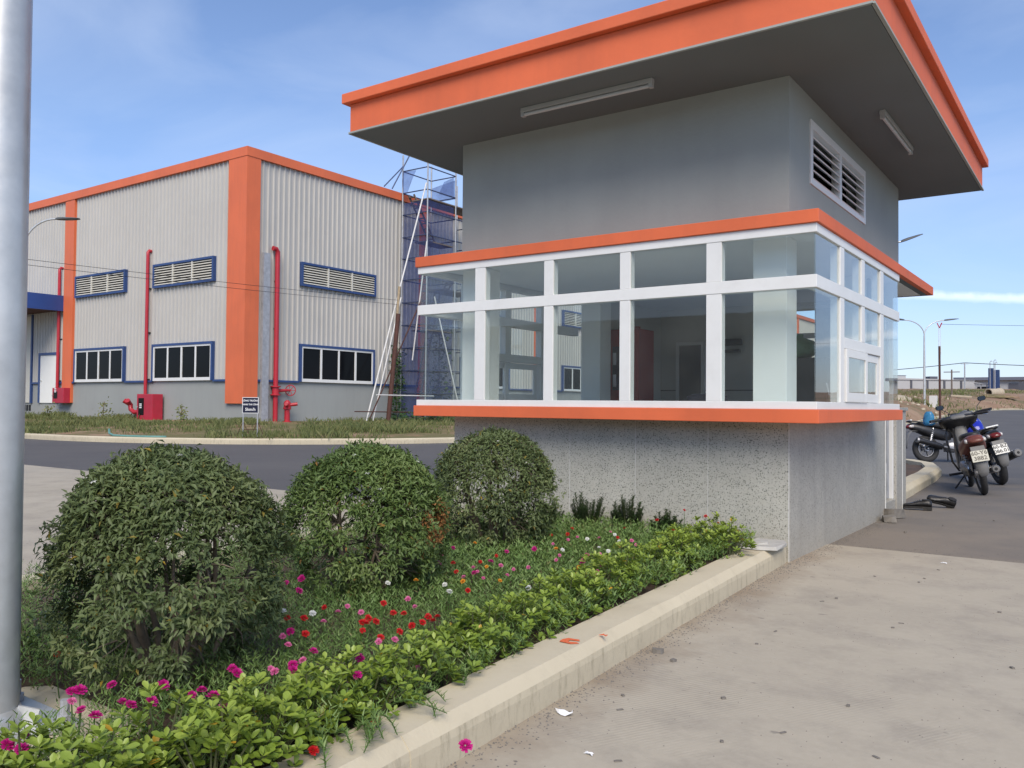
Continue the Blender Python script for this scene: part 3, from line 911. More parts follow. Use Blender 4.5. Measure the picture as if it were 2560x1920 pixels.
MB().box(bw0 + 0.033, bw1 - 0.033, KY1 - 0.095, KY1 - 0.089, 1.981, bz1 - 0.051).build('pane', M['glass'], w)
# raised floor and ceiling
MB().box(KX0 + 0.16, KX1 - 0.16, KY0 + 0.03, KY1 - 0.16, Z0 - 0.001, Z0 + 0.006).build('counter_board', M['inner_grey'], kiosk)
MB().box(-5.08, -1.70, 5.92, KY1 - 0.155, Z2 - 0.010, Z2 - 0.005).build('ceiling', M['plaster_white'], kiosk)
MB().box(-5.09, -1.695, 5.905, 8.50, Z1 + 0.0005, Z1 + 0.012).build('bounce_cover', M['inner_grey'], kiosk)  # added grey sheet over the sill slab, stops its orange bounce light
MB().box(-3.95, -3.70, KY1 - 0.21, KY1 - 0.152, 1.86, 1.94).build('wall_unit', M['grey_cab'], kiosk, bevel=0.004)
MB().box(-3.93, -3.72, KY1 - 0.19, KY1 - 0.152, 1.77, 1.81).build('wall_unit', M['grey_cab'], kiosk, bevel=0.004)
MB().box(KX0 + 0.152, KX1 - 0.3, KY1 - 0.158, KY1 - 0.1515, 1.30, 1.312).build('dado_strip', M['grey_cab'], kiosk)
# structural columns
for (x, y) in ((-2.145, 6.10), (-4.87, 6.10), (-2.145, 8.30), (-4.87, 8.24)):
    MB().box(x, x + 0.245, y, y + 0.245, Z1 + 0.0125, Z2 - 0.0105).build('column', M['plaster_white'], kiosk, bevel=0.004)

# sill slab, canopy slab
MB().box(SX0, SX1, SY0, SY1, Z0, Z1).build('sill_slab', M['orange'], kiosk, bevel=0.004)
MB().box(SX0, SX1, SY0, 10.301, Z2, Z3).build('canopy_slab', [M['orange']], kiosk, bevel=0.004)
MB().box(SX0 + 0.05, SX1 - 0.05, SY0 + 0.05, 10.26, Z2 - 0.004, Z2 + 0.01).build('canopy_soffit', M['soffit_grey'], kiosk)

# ---------------------------------------------------------------- glazing
GF, GR, GL, GB = 5.833, -1.622, -5.164, 8.545           # glass planes
T = 0.045                                                # half depth of members
def member(x0, x1, y0, y1, z0, z1, name='mullion'):
    return MB().box(x0, x1, y0, y1, z0, z1).build(name, M['white_alu'], kiosk, bevel=0.003)
RZ = [(Z1, 1.140), (1.912, 2.000), (2.286, Z2 - 0.001)]   # bottom rail, transom, head
for (a, b) in RZ:
    n = 'rail'
    member(GL - 0.012, GR + 0.012, GF - 0.012, GF + 0.07, a + 0.0005, b, n)
    member(GR - 0.07, GR + 0.0115, GF + 0.0705, GB + 0.01, a + 0.0005, b, n)
    member(GL - 0.0115, GL + 0.07, GF + 0.0705, GB + 0.01, a + 0.0005, b, n)
FM = [(-4.515, -4.405), (-3.80, -3.71), (-3.10, -3.01), (-2.395, -2.28)]
zz = [(1.1405, 1.9115), (2.0005, 2.2855)]
for (a, b) in FM:
    for (c, d) in zz:
        member(a, b, GF - 0.009, GF + 0.066, c, d)
bays = [GL + 0.004] + [v for ab in FM for v in ab] + [GR - 0.004]
for i in range(0, len(bays), 2):
    for (c, d) in zz:
        MB().box(bays[i] + 0.002, bays[i + 1] - 0.002, GF + 0.004, GF + 0.012, c, d).build('pane', M['glass'], kiosk)
def side_glazing(gx, inw):
    """inw = +1 when the inside is towards +x"""
    f0, f1 = (gx - 0.009, gx + 0.066) if inw > 0 else (gx - 0.066, gx + 0.009)
    p0, p1 = (gx + 0.004, gx + 0.012) if inw > 0 else (gx - 0.012, gx - 0.004)
    SM = [(6.45, 6.56), (7.10, 7.20), (7.77, 7.89)]
    for (a, b) in SM:
        member(f0, f1, a, b, 2.0005, 2.2855)
        if a == 7.10: member(f0, f1, a, b, 1.6255, 1.9115)
        else: member(f0, f1, a, b, 1.1405, 1.9115)
    member(f0, f1, 6.5605, 7.7695, 1.545, 1.625, 'rail')
    ys = [GF + 0.014, 6.45, 6.56, 7.10, 7.20, 7.77, 7.89, GB - 0.002]
    for i in range(0, 8, 2):
        MB().box(p0, p1, ys[i] + 0.002, ys[i + 1] - 0.002, 2.0005, 2.2855).build('pane', M['glass'], kiosk)
        if i in (0, 6):
            MB().box(p0, p1, ys[i] + 0.002, ys[i + 1] - 0.002, 1.1405, 1.9115).build('pane', M['glass'], kiosk)
        else:
            MB().box(p0, p1, ys[i] + 0.002, ys[i + 1] - 0.002, 1.6255, 1.9115).build('pane', M['glass'], kiosk)
    # two sliding sashes
    s = -inw
    for (a, b, o) in ((6.575, 7.235, 0.012), (7.16, 7.755, -0.014)):
        m = MB()
        x0, x1 = gx + s * o - 0.011, gx + s * o + 0.011
        m.box(x0, x1, a, a + 0.06, 1.145, 1.54); m.box(x0, x1, b - 0.06, b, 1.145, 1.54)
        m.box(x0 + 0.0005, x1 - 0.0005, a + 0.06, b - 0.06, 1.145, 1.215); m.box(x0 + 0.0005, x1 - 0.0005, a + 0.06, b - 0.06, 1.48, 1.54)
        sash = m.build('sliding_sash', M['white_alu'], kiosk, bevel=0.002)
        MB().box(gx + s * o - 0.003, gx + s * o + 0.003, a + 0.06, b - 0.06, 1.2155, 1.4795).build('pane', M['glass'], sash)
    # return pane to the wall at the back end
    e = KX1 if inw < 0 else KX0
    lo, hi = min(gx, e), max(gx, e)
    for (c, d) in zz:
        MB().box(lo + 0.012, hi - 0.002, GB - 0.004, GB + 0.004, c, d).build('pane', M['glass'], kiosk)
side_glazing(GR, -1)
side_glazing(GL, +1)

# ---------------------------------------------------------------- upper storey
UX0, UX1, UY0, UY1 = -4.872, KX1, KY0, 9.922
th = 0.16
L0, L1, LZ0, LZ1 = 6.60, 8.345, 2.83, 3.305
ZT = SOF - 0.0005
ZB = Z3 + 0.0005
MB().box(UX0, UX1, UY0, UY0 + th, ZB, ZT).build('upper_wall', M['plaster_grey'], kiosk)
MB().box(UX0, UX1, UY1 - th, UY1, ZB, ZT).build('upper_wall', M['plaster_grey'], kiosk)
MB().box(UX0, UX0 + th, UY0 + th, UY1 - th, ZB, ZT).build('upper_wall', M['plaster_grey'], kiosk)
mb = MB()
mb.box(UX1 - th, UX1, UY0 + th, L0, ZB, ZT).box(UX1 - th, UX1, L1, UY1 - th, ZB, ZT)
mb.box(UX1 - th, UX1, L0, L1, ZB, LZ0).box(UX1 - th, UX1, L0, L1, LZ1, ZT)
mb.build('upper_wall', M['plaster_grey'], kiosk)
MB().box(UX0 + 0.2, UX1 - 0.4, UY0 + 0.2, UY1 - 0.2, ZB + 0.01, ZT - 0.01).build('dark_void_block', M['black'], kiosk)  # added black block stands in for the shade behind the louvre slats
lou = MB()
fx0, fx1 = UX1 - 0.06, UX1 + 0.012
lou.box(fx0, fx1, L0 - 0.012, L0 + 0.045, LZ0 - 0.012, LZ1 + 0.012).box(fx0, fx1, L1 - 0.045, L1 + 0.012, LZ0 - 0.012, LZ1 + 0.012)
lou.box(fx0, fx1 - 0.001, L0 + 0.045, L1 - 0.045, LZ0 - 0.012, LZ0 + 0.045).box(fx0, fx1 - 0.001, L0 + 0.045, L1 - 0.045, LZ1 - 0.05, LZ1 + 0.012)
lm = (L0 + L1) / 2
lou.box(fx0, fx1 - 0.002, lm - 0.035, lm + 0.035, LZ0 + 0.045, LZ1 - 0.05)
lou = lou.build('louvre_window', M['white_alu'], kiosk, bevel=0.002)
for (a, b) in ((L0 + 0.046, lm - 0.036), (lm + 0.036, L1 - 0.046)):
    for k in range(6):
        z = LZ0 + 0.055 + k * 0.064
        MB().bar((UX1 - 0.025, a, z + 0.012), (UX1 - 0.025, b, z + 0.012), 0.098, 0.008, up=(0.62, 0, 0.78)).build('slat', M['white_alu'], lou)

# roof slab with drip fascia and lip
RX0, RX1, RY0, RY1 = -5.50, -1.134, 5.262, 10.50
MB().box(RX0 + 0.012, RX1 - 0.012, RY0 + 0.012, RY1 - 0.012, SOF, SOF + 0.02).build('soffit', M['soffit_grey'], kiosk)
MB().box(RX0, RX1, RY0, RY1, SOF + 0.012, 3.752).build('fascia', M['orange'], kiosk, bevel=0.006)
MB().box(RX0 - 0.055, RX1 + 0.055, RY0 - 0.055, RY1 + 0.055, 3.7525, 3.84).build('roof_lip', M['orange'], kiosk, bevel=0.006)
mb = MB()
for (a, b) in (((RX0 - 0.004, RY0 - 0.004), (RX1 + 0.004, RY0 - 0.004)), ((RX1 + 0.004, RY0 - 0.004), (RX1 + 0.004, RY1)), ((RX0 - 0.004, RY0 - 0.004), (RX0 - 0.004, RY1))):
    mb.bar((a[0], a[1], SOF + 0.005), (b[0], b[1], SOF + 0.005), 0.022, 0.014)
mb.build('drip_edge', M['plaster_grey'], kiosk)

# fluorescent battens under the roof
def batten(p0, p1, label):
    c = ((p0[0] + p1[0]) / 2, (p0[1] + p1[1]) / 2, SOF)
    t = thing('tube_light', label, 'lamp', c, group='fluorescent battens under the gatehouse roof')
    z = SOF
    along_x = abs(p1[0] - p0[0]) > abs(p1[1] - p0[1])
    w = 0.022
    if along_x:
        MB().box(p0[0], p1[0], c[1] - w, c[1] + w, z - 0.035, z - 0.0005).build('housing', M['batten'], t, bevel=0.003)
    else:
        MB().box(c[0] - w, c[0] + w, p0[1], p1[1], z - 0.035, z - 0.0005).build('housing', M['batten'], t, bevel=0.003)
    d = ((p1[0] - p0[0]), (p1[1] - p0[1])); L = math.hypot(*d); d = (d[0] / L, d[1] / L)
    a = (p0[0] + d[0] * 0.03, p0[1] + d[1] * 0.03, z - 0.052); b = (p1[0] - d[0] * 0.03, p1[1] - d[1] * 0.03, z - 0.052)
    MB().cyl(a, b, 0.014, n=10).build('tube', M['tube'], t, smooth=True, auto=40)
    for e in (p0, p1):
        s = 1 if e is p0 else -1
        MB().bar((e[0] + s * d[0] * 0.001, e[1] + s * d[1] * 0.001, z - 0.05), (e[0] + s * d[0] * 0.03, e[1] + s * d[1] * 0.03, z - 0.05), 0.036, 0.038).build('end_cap', M['batten'], t)
batten((-3.87, 5.585), (-2.71, 5.585), 'white tube light under the roof facing the flower bed')
batten((-1.48, 7.2), (-1.48, 8.39), 'white tube light under the roof above the louvre window')

# ---------------------------------------------------------------- things inside
cab = thing('red_cabinet', 'dark red cabinet with notices seen through the gatehouse glazing', 'cabinet', (-4.58, 8.85, Z0 + 0.006))
MB().box(-4.78, -4.36, 8.65, 9.05, Z0 + 0.0065, 1.98).build('body', M['red_cab'], cab, bevel=0.01)
MB().cyl((-4.57, 8.85, 1.981), (-4.57, 8.85, 2.02), 0.12, n=20).build('top_cap', M['red_cab'], cab)
MB().box(-4.69, -4.45, 8.644, 8.6495, 1.28, 1.78).build('door_panel', M['navy_cloth'], cab)
for z in (1.32, 1.57):
    for x in (-4.68, -4.50):
        MB().box(x, x + 0.04, 8.640, 8.6435, z, z + 0.14).build('notice', M['paper'], cab)
MB().box(-4.78, -4.36, 8.642, 8.6495, 1.09, 1.155).build('label_strip', M['white_dull'], cab)
dr = thing('inner_door', 'white framed frosted inner door at the back of the gatehouse', 'door', (-4.3, KY1 - 0.2, Z0))
MB().box(-4.56, -4.52, KY1 - 0.20, KY1 - 0.152, Z0 + 0.007, 1.92).box(-4.22, -4.18, KY1 - 0.20, KY1 - 0.152, Z0 + 0.007, 1.92).box(-4.52, -4.22, KY1 - 0.20, KY1 - 0.152, 1.88, 1.92).build('frame', M['white_alu'], dr)
MB().box(-4.52, -4.22, KY1 - 0.185, KY1 - 0.175, Z0 + 0.008, 1.88).build('leaf', M['grey_cab'], dr)
ch = thing('office_chair', 'navy office chair back just above the gatehouse sill', 'chair', (-2.95, 7.2, Z0 + 0.006))
rings = []
for k, (z, hw, d) in enumerate(((1.10, 0.16, 0.03), (1.15, 0.19, 0.045), (1.195, 0.185, 0.045), (1.215, 0.12, 0.02))):
    rings.append([(-2.95 + hw * math.copysign(abs(math.cos(a)) ** 0.5, math.cos(a)), 7.2 + d * math.copysign(abs(math.sin(a)) ** 0.5, math.sin(a)), z) for a in [2 * math.pi * q / 16 for q in range(16)]])
MB().loft(rings).build('backrest', M['navy_cloth'], ch, smooth=True)
MB().box(-2.97, -2.93, 7.22, 7.24, Z0 + 0.0065, 1.12).build('back_stem', M['bike_black'], ch)
sh = MB().add([(-2.27, 5.93, 1.11), (-2.07, 5.93, 1.11), (-2.07, 6.05, 1.13), (-2.27, 6.05, 1.13), (-2.27, 5.93, 1.0992), (-2.07, 5.93, 1.0992), (-2.07, 6.05, 1.0992), (-2.27, 6.05, 1.0992)], [(0, 1, 2, 3), (7, 6, 5, 4), (0, 4, 5, 1), (1, 5, 6, 2), (2, 6, 7, 3), (3, 7, 4, 0)])
tag(sh.build('paper_pad', M['paper'], loc=(-2.17, 5.99, 1.0872)), 'white paper pad lying on the inside of the gatehouse sill', 'paper')
cb = thing('steel_locker', 'dark grey locker behind the corner glazing with a bag on top', 'locker', (-2.65, 9.2, Z0 + 0.006))
MB().box(-2.98, -2.38, 8.95, 9.40, Z0 + 0.0065, 1.62).build('body', M['grey_cab'], cb, bevel=0.006)
MB().box(-2.97, -2.685, 8.944, 8.9495, Z0 + 0.03, 1.60).build('door', M['grey_cab'], cb, bevel=0.002)
MB().box(-2.675, -2.39, 8.944, 8.9495, Z0 + 0.03, 1.60).build('door', M['grey_cab'], cb, bevel=0.002)
def bag(c, r, h, mat, seed, knot=True):
    rings = []
    rnd = random.Random(seed)
    for k in range(9):
        t = k / 8; z = c[2] + h * t
        prof = math.sin(math.pi * min(1, t * 0.9 + 0.12)) ** 0.7 if t < 0.8 else 0.25
        rings.append([(c[0] + r * prof * (1 + rnd.uniform(-0.12, 0.12)) * math.cos(2 * math.pi * q / 14), c[1] + r * prof * (1 + rnd.uniform(-0.12, 0.12)) * math.sin(2 * math.pi * q / 14), z) for q in range(14)])
    return MB().loft(rings)
b = bag((-2.72, 9.17, 1.6205), 0.19, 0.26, None, 3).build('plastic_bag', M['green_bag'], smooth=True, loc=(-2.72, 9.17, 1.6205))
tag(b, 'knotted green plastic bag on top of the dark locker', 'bag')
# jar of pens behind the sliding window
pj = thing('pen_pot', 'small pot with odds and ends behind the sliding window', 'pot', (-1.80, 7.0, 1.0992))
MB().lathe((-1.80, 7.0, 1.0994), (0, 0, 1), [(0, 0.04), (0.09, 0.045), (0.1, 0.042)], 14).build('pot', M['concrete_pipe'], pj, smooth=True, auto=40)
for dx, dy in ((0.01, 0.02), (-0.02, 0.0), (0.015, -0.02)):
    MB().cyl((-1.80 + dx, 7.0 + dy, 1.12), (-1.80 + dx * 3, 7.0 + dy * 3, 1.30), 0.006, n=6).build('pen', M['white_dull'], pj)

# ================================================================== the warehouse
wh = thing('warehouse', 'long grey corrugated warehouse with orange corner column and eaves', 'warehouse', (WX, WY, 0.36))
WL, WF = -100.0, 113.0            # left end, far end
ZT_, ZSH, ZTR = 10.50, 10.16, 1.92
def corr(p0, p1, z0, z1, nrm, name, mat, pitch=0.25, rib=0.048, base=0.0):
    L = math.dist(p0, p1); d = ((p1[0] - p0[0]) / L, (p1[1] - p0[1]) / L); k = int(L / pitch)
    prof = []
    for i in range(k):
        s = i * pitch
        prof += [(s, 0), (s + pitch * 0.62, 0), (s + pitch * 0.70, rib), (s + pitch * 0.90, rib), (s + pitch * 0.98, 0)]
    prof.append((L, 0))
    lo = [(p0[0] + d[0] * s + nrm[0] * (o + base), p0[1] + d[1] * s + nrm[1] * (o + base), z0) for s, o in prof]
    hi = [(x, y, z1) for x, y, _ in lo]
    n = len(lo)
    flip = (d[0] * nrm[1] - d[1] * nrm[0]) > 0
    m = MB(); m.add(lo + hi, [((i, n + i, n + i + 1, i + 1) if flip else (i, i + 1, n + i + 1, n + i)) for i in range(n - 1)])
    return m.build(name, mat, wh)
# solid body behind the sheets, plinth walls
MB().box(WL, WX - 0.05, WY + 0.05, WF, 0.2, ZT_ - 0.25).build('core_wall', M['wall_plinth'], wh)
MB().box(WL, WX, WY, WY + 0.049, 0.0, ZTR).build('plinth_wall', M['wall_plinth'], wh)
MB().box(WX - 0.049, WX, WY + 0.05, WF, 0.0, ZTR).build('plinth_wall', M['wall_plinth'], wh)
corr((WL, WY), (WX, WY), ZTR, ZSH + 0.02, (0, -1), 'sheet_cladding', M['wall_sheet'])
corr((WX, WY), (WX, WF), ZTR, ZSH + 0.02, (1, 0), 'sheet_cladding', M['wall_sheet'])
# eaves fascia
MB().box(WL, WX + 0.14, WY - 0.14, WY + 0.3, ZSH, ZT_).build('fascia', M['orange_metal'], wh)
MB().box(WX - 0.3, WX + 0.139, WY + 0.301, WF, ZSH, ZT_ - 0.002).build('fascia', M['orange_metal'], wh)
# corner column and pilasters
mb = MB(); mb.box(-26.86, WX + 0.12, WY - 0.12, WY - 0.001, 1.06, ZSH - 0.001); mb.box(WX + 0.001, WX + 0.119, WY - 0.001, 20.20, 1.06, ZSH - 0.001)
mb.build('corner_column', M['orange_metal'], wh)
for x in (-38.35, -50.3, -62.3, -74.3):
    MB().box(x - 0.40, x + 0.40, WY - 0.11, WY - 0.001, 1.02, ZSH - 0.001).build('pilaster', M['orange_metal'], wh)
for y in (29.4, 38.95, 48.5, 58.0, 67.6, 77.1, 86.7, 96.2, 105.7):
    MB().box(WX + 0.001, WX + 0.11, y - 0.25, y + 0.25, 0.5, ZSH - 0.002).build('pilaster', M['orange_metal'], wh)

class Frame2:
    """places boxes on a wall: u along the wall, n outward"""
    def __init__(self, side): self.s = side
    def box(self, m, u0, u1, n0, n1, z0, z1):
        if self.s == 'L': m.box(u0, u1, WY - n1, WY - n0, z0, z1)
        else: m.box(WX + n0, WX + n1, u0, u1, z0, z1)
        return m
def wall_window(side, u0, u1, z0, z1, npane=4):
    F = Frame2(side); fr = 0.09
    m = MB()
    F.box(m, u0, u0 + fr, 0.0, 0.13, z0, z1); F.box(m, u1 - fr, u1, 0.0, 0.13, z0, z1)
    F.box(m, u0 + fr, u1 - fr, 0.0, 0.13, z1 - fr, z1)
    w = m.build('window', M['blue_trim'], wh)
    m = MB(); a, b, c, d = u0 + fr + 0.001, u1 - fr - 0.001, z0 + 0.002, z1 - fr - 0.001; t = 0.07
    F.box(m, a, a + t, 0.0, 0.105, c, d); F.box(m, b - t, b, 0.0, 0.105, c, d)
    F.box(m, a + t, b - t, 0.0, 0.105, c, c + 0.12); F.box(m, a + t, b - t, 0.0, 0.105, d - t, d)
    pw = (b - a - 2 * t) / npane
    for k in range(1, npane):
        F.box(m, a + t + k * pw - 0.045, a + t + k * pw + 0.045, 0.0, 0.102, c + 0.12, d - t)
    m.build('frame', M['white_alu'], w)
    for k in range(npane):
        m = MB(); F.box(m, a + t + k * pw + 0.001, a + t + (k + 1) * pw - 0.001, 0.0, 0.070 + 0.014 * (k % 2), c + 0.121, d - t - 0.001)
        m.build('pane', M['dark_pane'], w)
def wall_louvre(side, u0, u1, z0, z1):
    F = Frame2(side); fr = 0.085
    m = MB()
    F.box(m, u0, u0 + fr, 0.0, 0.15, z0, z1); F.box(m, u1 - fr, u1, 0.0, 0.15, z0, z1)
    F.box(m, u0 + fr, u1 - fr, 0.0, 0.149, z1 - fr, z1); F.box(m, u0 + fr, u1 - fr, 0.0, 0.149, z0, z0 + fr)
    w = m.build('louvre_vent', M['blue_trim'], wh)
    m = MB(); F.box(m, u0 + fr, u1 - fr, 0.0, 0.058, z0 + fr, z1 - fr); m.build('backing', M['black'], w)
    m = MB(); bw = (u1 - u0 - 2 * fr) / 3
    for k in (1, 2): F.box(m, u0 + fr + k * bw - 0.035, u0 + fr + k * bw + 0.035, 0.059, 0.14, z0 + fr, z1 - fr)
    m.build('mullion', M['louvre'], w)
    ns = 8; hz = (z1 - z0 - 2 * fr) / ns
    for b in range(3):
        a0 = u0 + fr + b * bw + (0.036 if b else 0.001); a1 = u0 + fr + (b + 1) * bw - (0.036 if b < 2 else 0.001)
        for k in range(ns):
            z = z0 + fr + (k + 0.5) * hz
            m = MB()
            if side == 'L': m.bar((a0, WY - 0.10, z), (a1, WY - 0.10, z), 0.080, 0.016, up=(0, -0.66, 0.75))
            else: m.bar((WX + 0.10, a0, z), (WX + 0.10, a1, z), 0.080, 0.016, up=(0.66, 0, 0.75))
            m.build('slat', M['louvre'], w)
def trim(side, u0, u1, z=1.92):
    m = MB(); Frame2(side).box(m, u0, u1, 0.0, 0.085, z - 0.04, z + 0.04); m.build('trim_strip', M['blue_trim'], wh)
WW = [(-31.68, -27.68), (-37.75, -33.72)]
for (a, b) in WW:
    wall_window('L', a, b, 1.93, 3.41); wall_louvre('L', a, b, 5.68, 6.64)
trim('L', -27.68, -26.87); trim('L', -33.72, -31.68); trim('L', -37.94, -37.75); trim('L', -39.2, -38.76); trim('L', -41.6, -40.98)
WR = [(22.2, 26.3), (32.2, 36.3), (41.6, 45.7), (51.2, 55.3), (60.7, 64.8), (70.2, 74.3), (79.8, 83.9)]
prev = 20.21
for i, (a, b) in enumerate(WR):
    wall_window('R', a, b, 1.93, 3.41)
    wall_louvre('R', a, b, 5.68, 6.62) if i < 4 else None
    trim('R', prev, a - 0.001); prev = b + 0.001
# personnel door under the blue awning
m = MB(); F = Frame2('L')
F.box(m, -40.98, -40.86, 0, 0.09, 1.0, 3.32); F.box(m, -39.32, -39.20, 0, 0.09, 1.0, 3.32); F.box(m, -40.86, -39.32, 0, 0.09, 3.20, 3.32)
dr = m.build('door', M['blue_trim'], wh)
m = MB(); F.box(m, -40.859, -39.321, 0, 0.05, 1.0, 3.199); m.build('leaf', M['plaster_white'], dr)
m = MB(); F.box(m, -40.76, -40.70, 0.05, 0.10, 2.0, 2.06); m.build('handle', M['galv'], dr)
# blue awning: sloped sheet with fascia front
aw = MB(); AX0, AX1, AY = -62.0, -38.75, WY - 2.6
k = int((AX1 - AX0) / 0.3); lo = []; hi = []
for i in range(k + 1):
    x = AX0 + (AX1 - AX0) * i / k; o = 0.03 if i % 2 else 0
    lo.append((x, AY - o, 5.16)); hi.append((x, AY - o, 5.86))
n = len(lo)
aw.add(lo + hi, [(i, i + 1, n + i + 1, n + i) for i in range(n - 1)])
aw.box(AX0, AX1, AY + 0.01, WY, 5.80, 5.86)
aw.box(AX1 - 0.06, AX1, AY, WY, 5.16, 5.799)
awn = aw.build('awning', M['blue_sheet'], wh)
MB().box(AX0, AX1 - 0.061, AY + 0.1, WY, 5.20, 5.24).build('awning_soffit', M['rust'], awn)
m = MB(); F.box(m, -41.75, -41.62, 0.0, 0.09, 0.98, 5.15); m.build('blue_post', M['blue_trim'], wh)
m = MB(); F.box(m, -60.0, -41.76, 0.001, 0.06, 1.0, 5.1); m.build('roller_door', M['louvre'], wh)
for k in range(3):
    m = MB(); F.box(m, -42.45 + k * 0.25, -42.28 + k * 0.25, 0.0, 0.02, 0.62, 0.9); m.build('vent_slot', M['black'], wh)
# rain gutter box pipe near the corner
MB().box(WX + 0.03, WX + 0.17, 20.36, 20.66, 0.3, 6.7).build('downpipe', M['galv_dull'], wh)

# ---------------------------------------------------------------- fire mains
def riser(label, side, u, ztop, zbot, boxed, grp='red fire mains risers on the warehouse wall'):
    out = 0.16
    P = (lambda u_, n_, z_: (u_, WY - n_, z_)) if side == 'L' else (lambda u_, n_, z_: (WX + n_, u_, z_))
    t = thing('fire_riser', label, 'pipe', P(u, out, zbot), group=grp)
    pts = [P(u, 0.02, ztop - 0.02), P(u, out * 0.6, ztop), P(u, out, ztop - 0.08), P(u, out, ztop - 0.25), P(u, out, zbot)]
    if side == 'R': pts = [P(u - 0.22, out, ztop + 0.02), P(u - 0.08, out, ztop + 0.01), P(u, out, ztop - 0.10), P(u, out, ztop - 0.3), P(u, out, zbot)]
    MB().tube(pts, 0.092 if side == 'R' else 0.068, 14).build('pipe', M['red_pipe'], t, smooth=True, auto=50)
    for z in (2.0, 3.9, 5.7):
        MB().bar(P(u + 0.02, 0.0, z), P(u + 0.02, out, z), 0.06, 0.06).build('bracket', M['bike_black'], t)
    return t, P
riser('thin red fire riser left of the two louvred windows', 'L', -39.05, 7.15, 1.5, True)
riser('red fire riser between the two louvred windows', 'L', -32.0, 7.25, 0.95, True)
t, P = riser('thick red fire riser with handwheel valve beside the corner column', 'R', 21.0, 6.9, 0.34, False)
MB().lathe(P(21.0, 0.16, 1.38), (0, 0, 1), [(0, 0.19), (0.04, 0.19), (0.05, 0.13), (0.30, 0.13), (0.31, 0.19), (0.35, 0.19)], 16).build('flange', M['red_pipe'], t, smooth=True, auto=40)
MB().cyl(P(21.05, 0.16, 1.56), P(21.62, 0.2, 1.58), 0.07, 0.045, n=12).build('valve_stem', M['red_pipe'], t, smooth=True, auto=40)
rg = [(P(21.66, 0.22, 1.58)[0] + 0.19 * math.cos(a) * 0.9, P(21.66, 0.22, 1.58)[1] + 0.10 * math.cos(a), 1.58 + 0.20 * math.sin(a)) for a in [2 * math.pi * q / 20 for q in range(21)]]
hw = MB().tube(rg, 0.018, 6)
for q in range(3):
    hw.cyl(rg[q * 3], rg[q * 3 + 10], 0.012, n=6)
hw.build('handwheel', M['red_pipe'], t)
hy = thing('hydrant', 'short red double outlet hydrant standing beside the thick riser', 'hydrant', P(21.45, 0.3, 0.34))
c = P(21.45, 0.3, 0.34)
MB().lathe(c, (0, 0, 1), [(0, 0.17), (0.06, 0.17), (0.07, 0.11), (0.5, 0.10), (0.52, 0.15), (0.60, 0.15), (0.61, 0.12), (0.72, 0.14), (0.80, 0.12), (0.86, 0.05)], 16).build('barrel', M['red_pipe'], hy, smooth=True, auto=40)
for a in (-0.5, 0.5):
    MB().cyl((c[0] + 0.05, c[1] + a * 0.1, c[2] + 0.68), (c[0] + 0.26, c[1] + a * 0.55, c[2] + 0.72), 0.065, n=12).build('outlet', M['red_pipe'], hy, smooth=True, auto=40)
def hose_box(label, u0, u1, z0, z1, dep):
    t = thing('hose_cabinet', label, 'cabinet', ((u0 + u1) / 2, WY - 0.3, z0), group='red fire hose cabinets by the risers')
    MB().box(u0, u1, WY - 0.1 - dep, WY - 0.1, z0, z1).build('body', M['red_box'], t, bevel=0.015)
    MB().box(u0 + 0.12, u0 + (u1 - u0) * 0.46, WY - 0.106 - dep, WY - 0.101 - dep, z0 + 0.2, z1 - 0.16).build('pane', M['dark_pane'], t)
    for k in range(3):
        MB().box(u0 + 0.2, u0 + 0.36, WY - 0.111 - dep, WY - 0.107 - dep, z0 + 0.48 + 0.07 * k, z0 + 0.52 + 0.07 * k).build('notice', M['paper'], t)
    MB().cyl((u0 + 0.06, WY - 0.105 - dep, (z0 + z1) / 2), (u0 + 0.06, WY - 0.14 - dep, (z0 + z1) / 2), 0.025, n=8).build('latch', M['galv'], t)
    return t
hose_box('large red hose cabinet standing at the foot of the middle riser', -31.95, -30.85, 0.36, 1.40, 0.45)
hose_box('small red hose cabinet hung on the far orange pilaster', -39.0, -38.0, 1.0, 1.68, 0.3)
si = thing('fire_inlet', 'red twin headed fire inlet curving out beside the hose cabinet', 'fire inlet', (-32.3, WY - 0.5, 0.5))
MB().tube([(-31.95, WY - 0.45, 0.70), (-32.2, WY - 0.5, 0.66), (-32.42, WY - 0.52, 0.78), (-32.46, WY - 0.52, 1.0)], [0.09, 0.09, 0.09, 0.10], 12).build('elbow', M['red_pipe'], si, smooth=True, auto=50)
for dx in (-0.14, 0.12):
    MB().cyl((-32.46, WY - 0.52, 0.98), (-32.46 + dx, WY - 0.72, 1.14), 0.085, 0.10, n=12).build('inlet', M['red_pipe'], si, smooth=True, auto=50)

# ---------------------------------------------------------------- site sign on the verge
def text_mesh(name, body, size, mat, loc_matrix, parent, ext=0.0015, bold=0.0):
    cu = bpy.data.curves.new(name, 'FONT'); cu.body = body; cu.size = size; cu.align_x = 'CENTER'; cu.align_y = 'CENTER'; cu.extrude = ext; cu.offset = bold
    cu.resolution_u = 3
    to = bpy.data.objects.new('tmp_text', cu); COL.objects.link(to)
    bpy.context.view_layer.update()
    dg = bpy.context.evaluated_depsgraph_get()
    me = bpy.data.meshes.new_from_object(to.evaluated_get(dg)); me.name = name
    bpy.data.objects.remove(to); 
    me.materials.clear(); me.materials.append(mat)
    o = link(name, me, parent)
    o.matrix_local = loc_matrix
    return o
sg = thing('site_sign', 'small navy site speed sign reading 5km/h on thin steel legs', 'sign', (-19.3, 14.9, 0.16), rot=(0, 0, R_(33)), local=True)
MB().box(-0.21, 0.21, -0.012, 0.012, 0.66, 1.07).build('board', M['sign_navy'], sg)
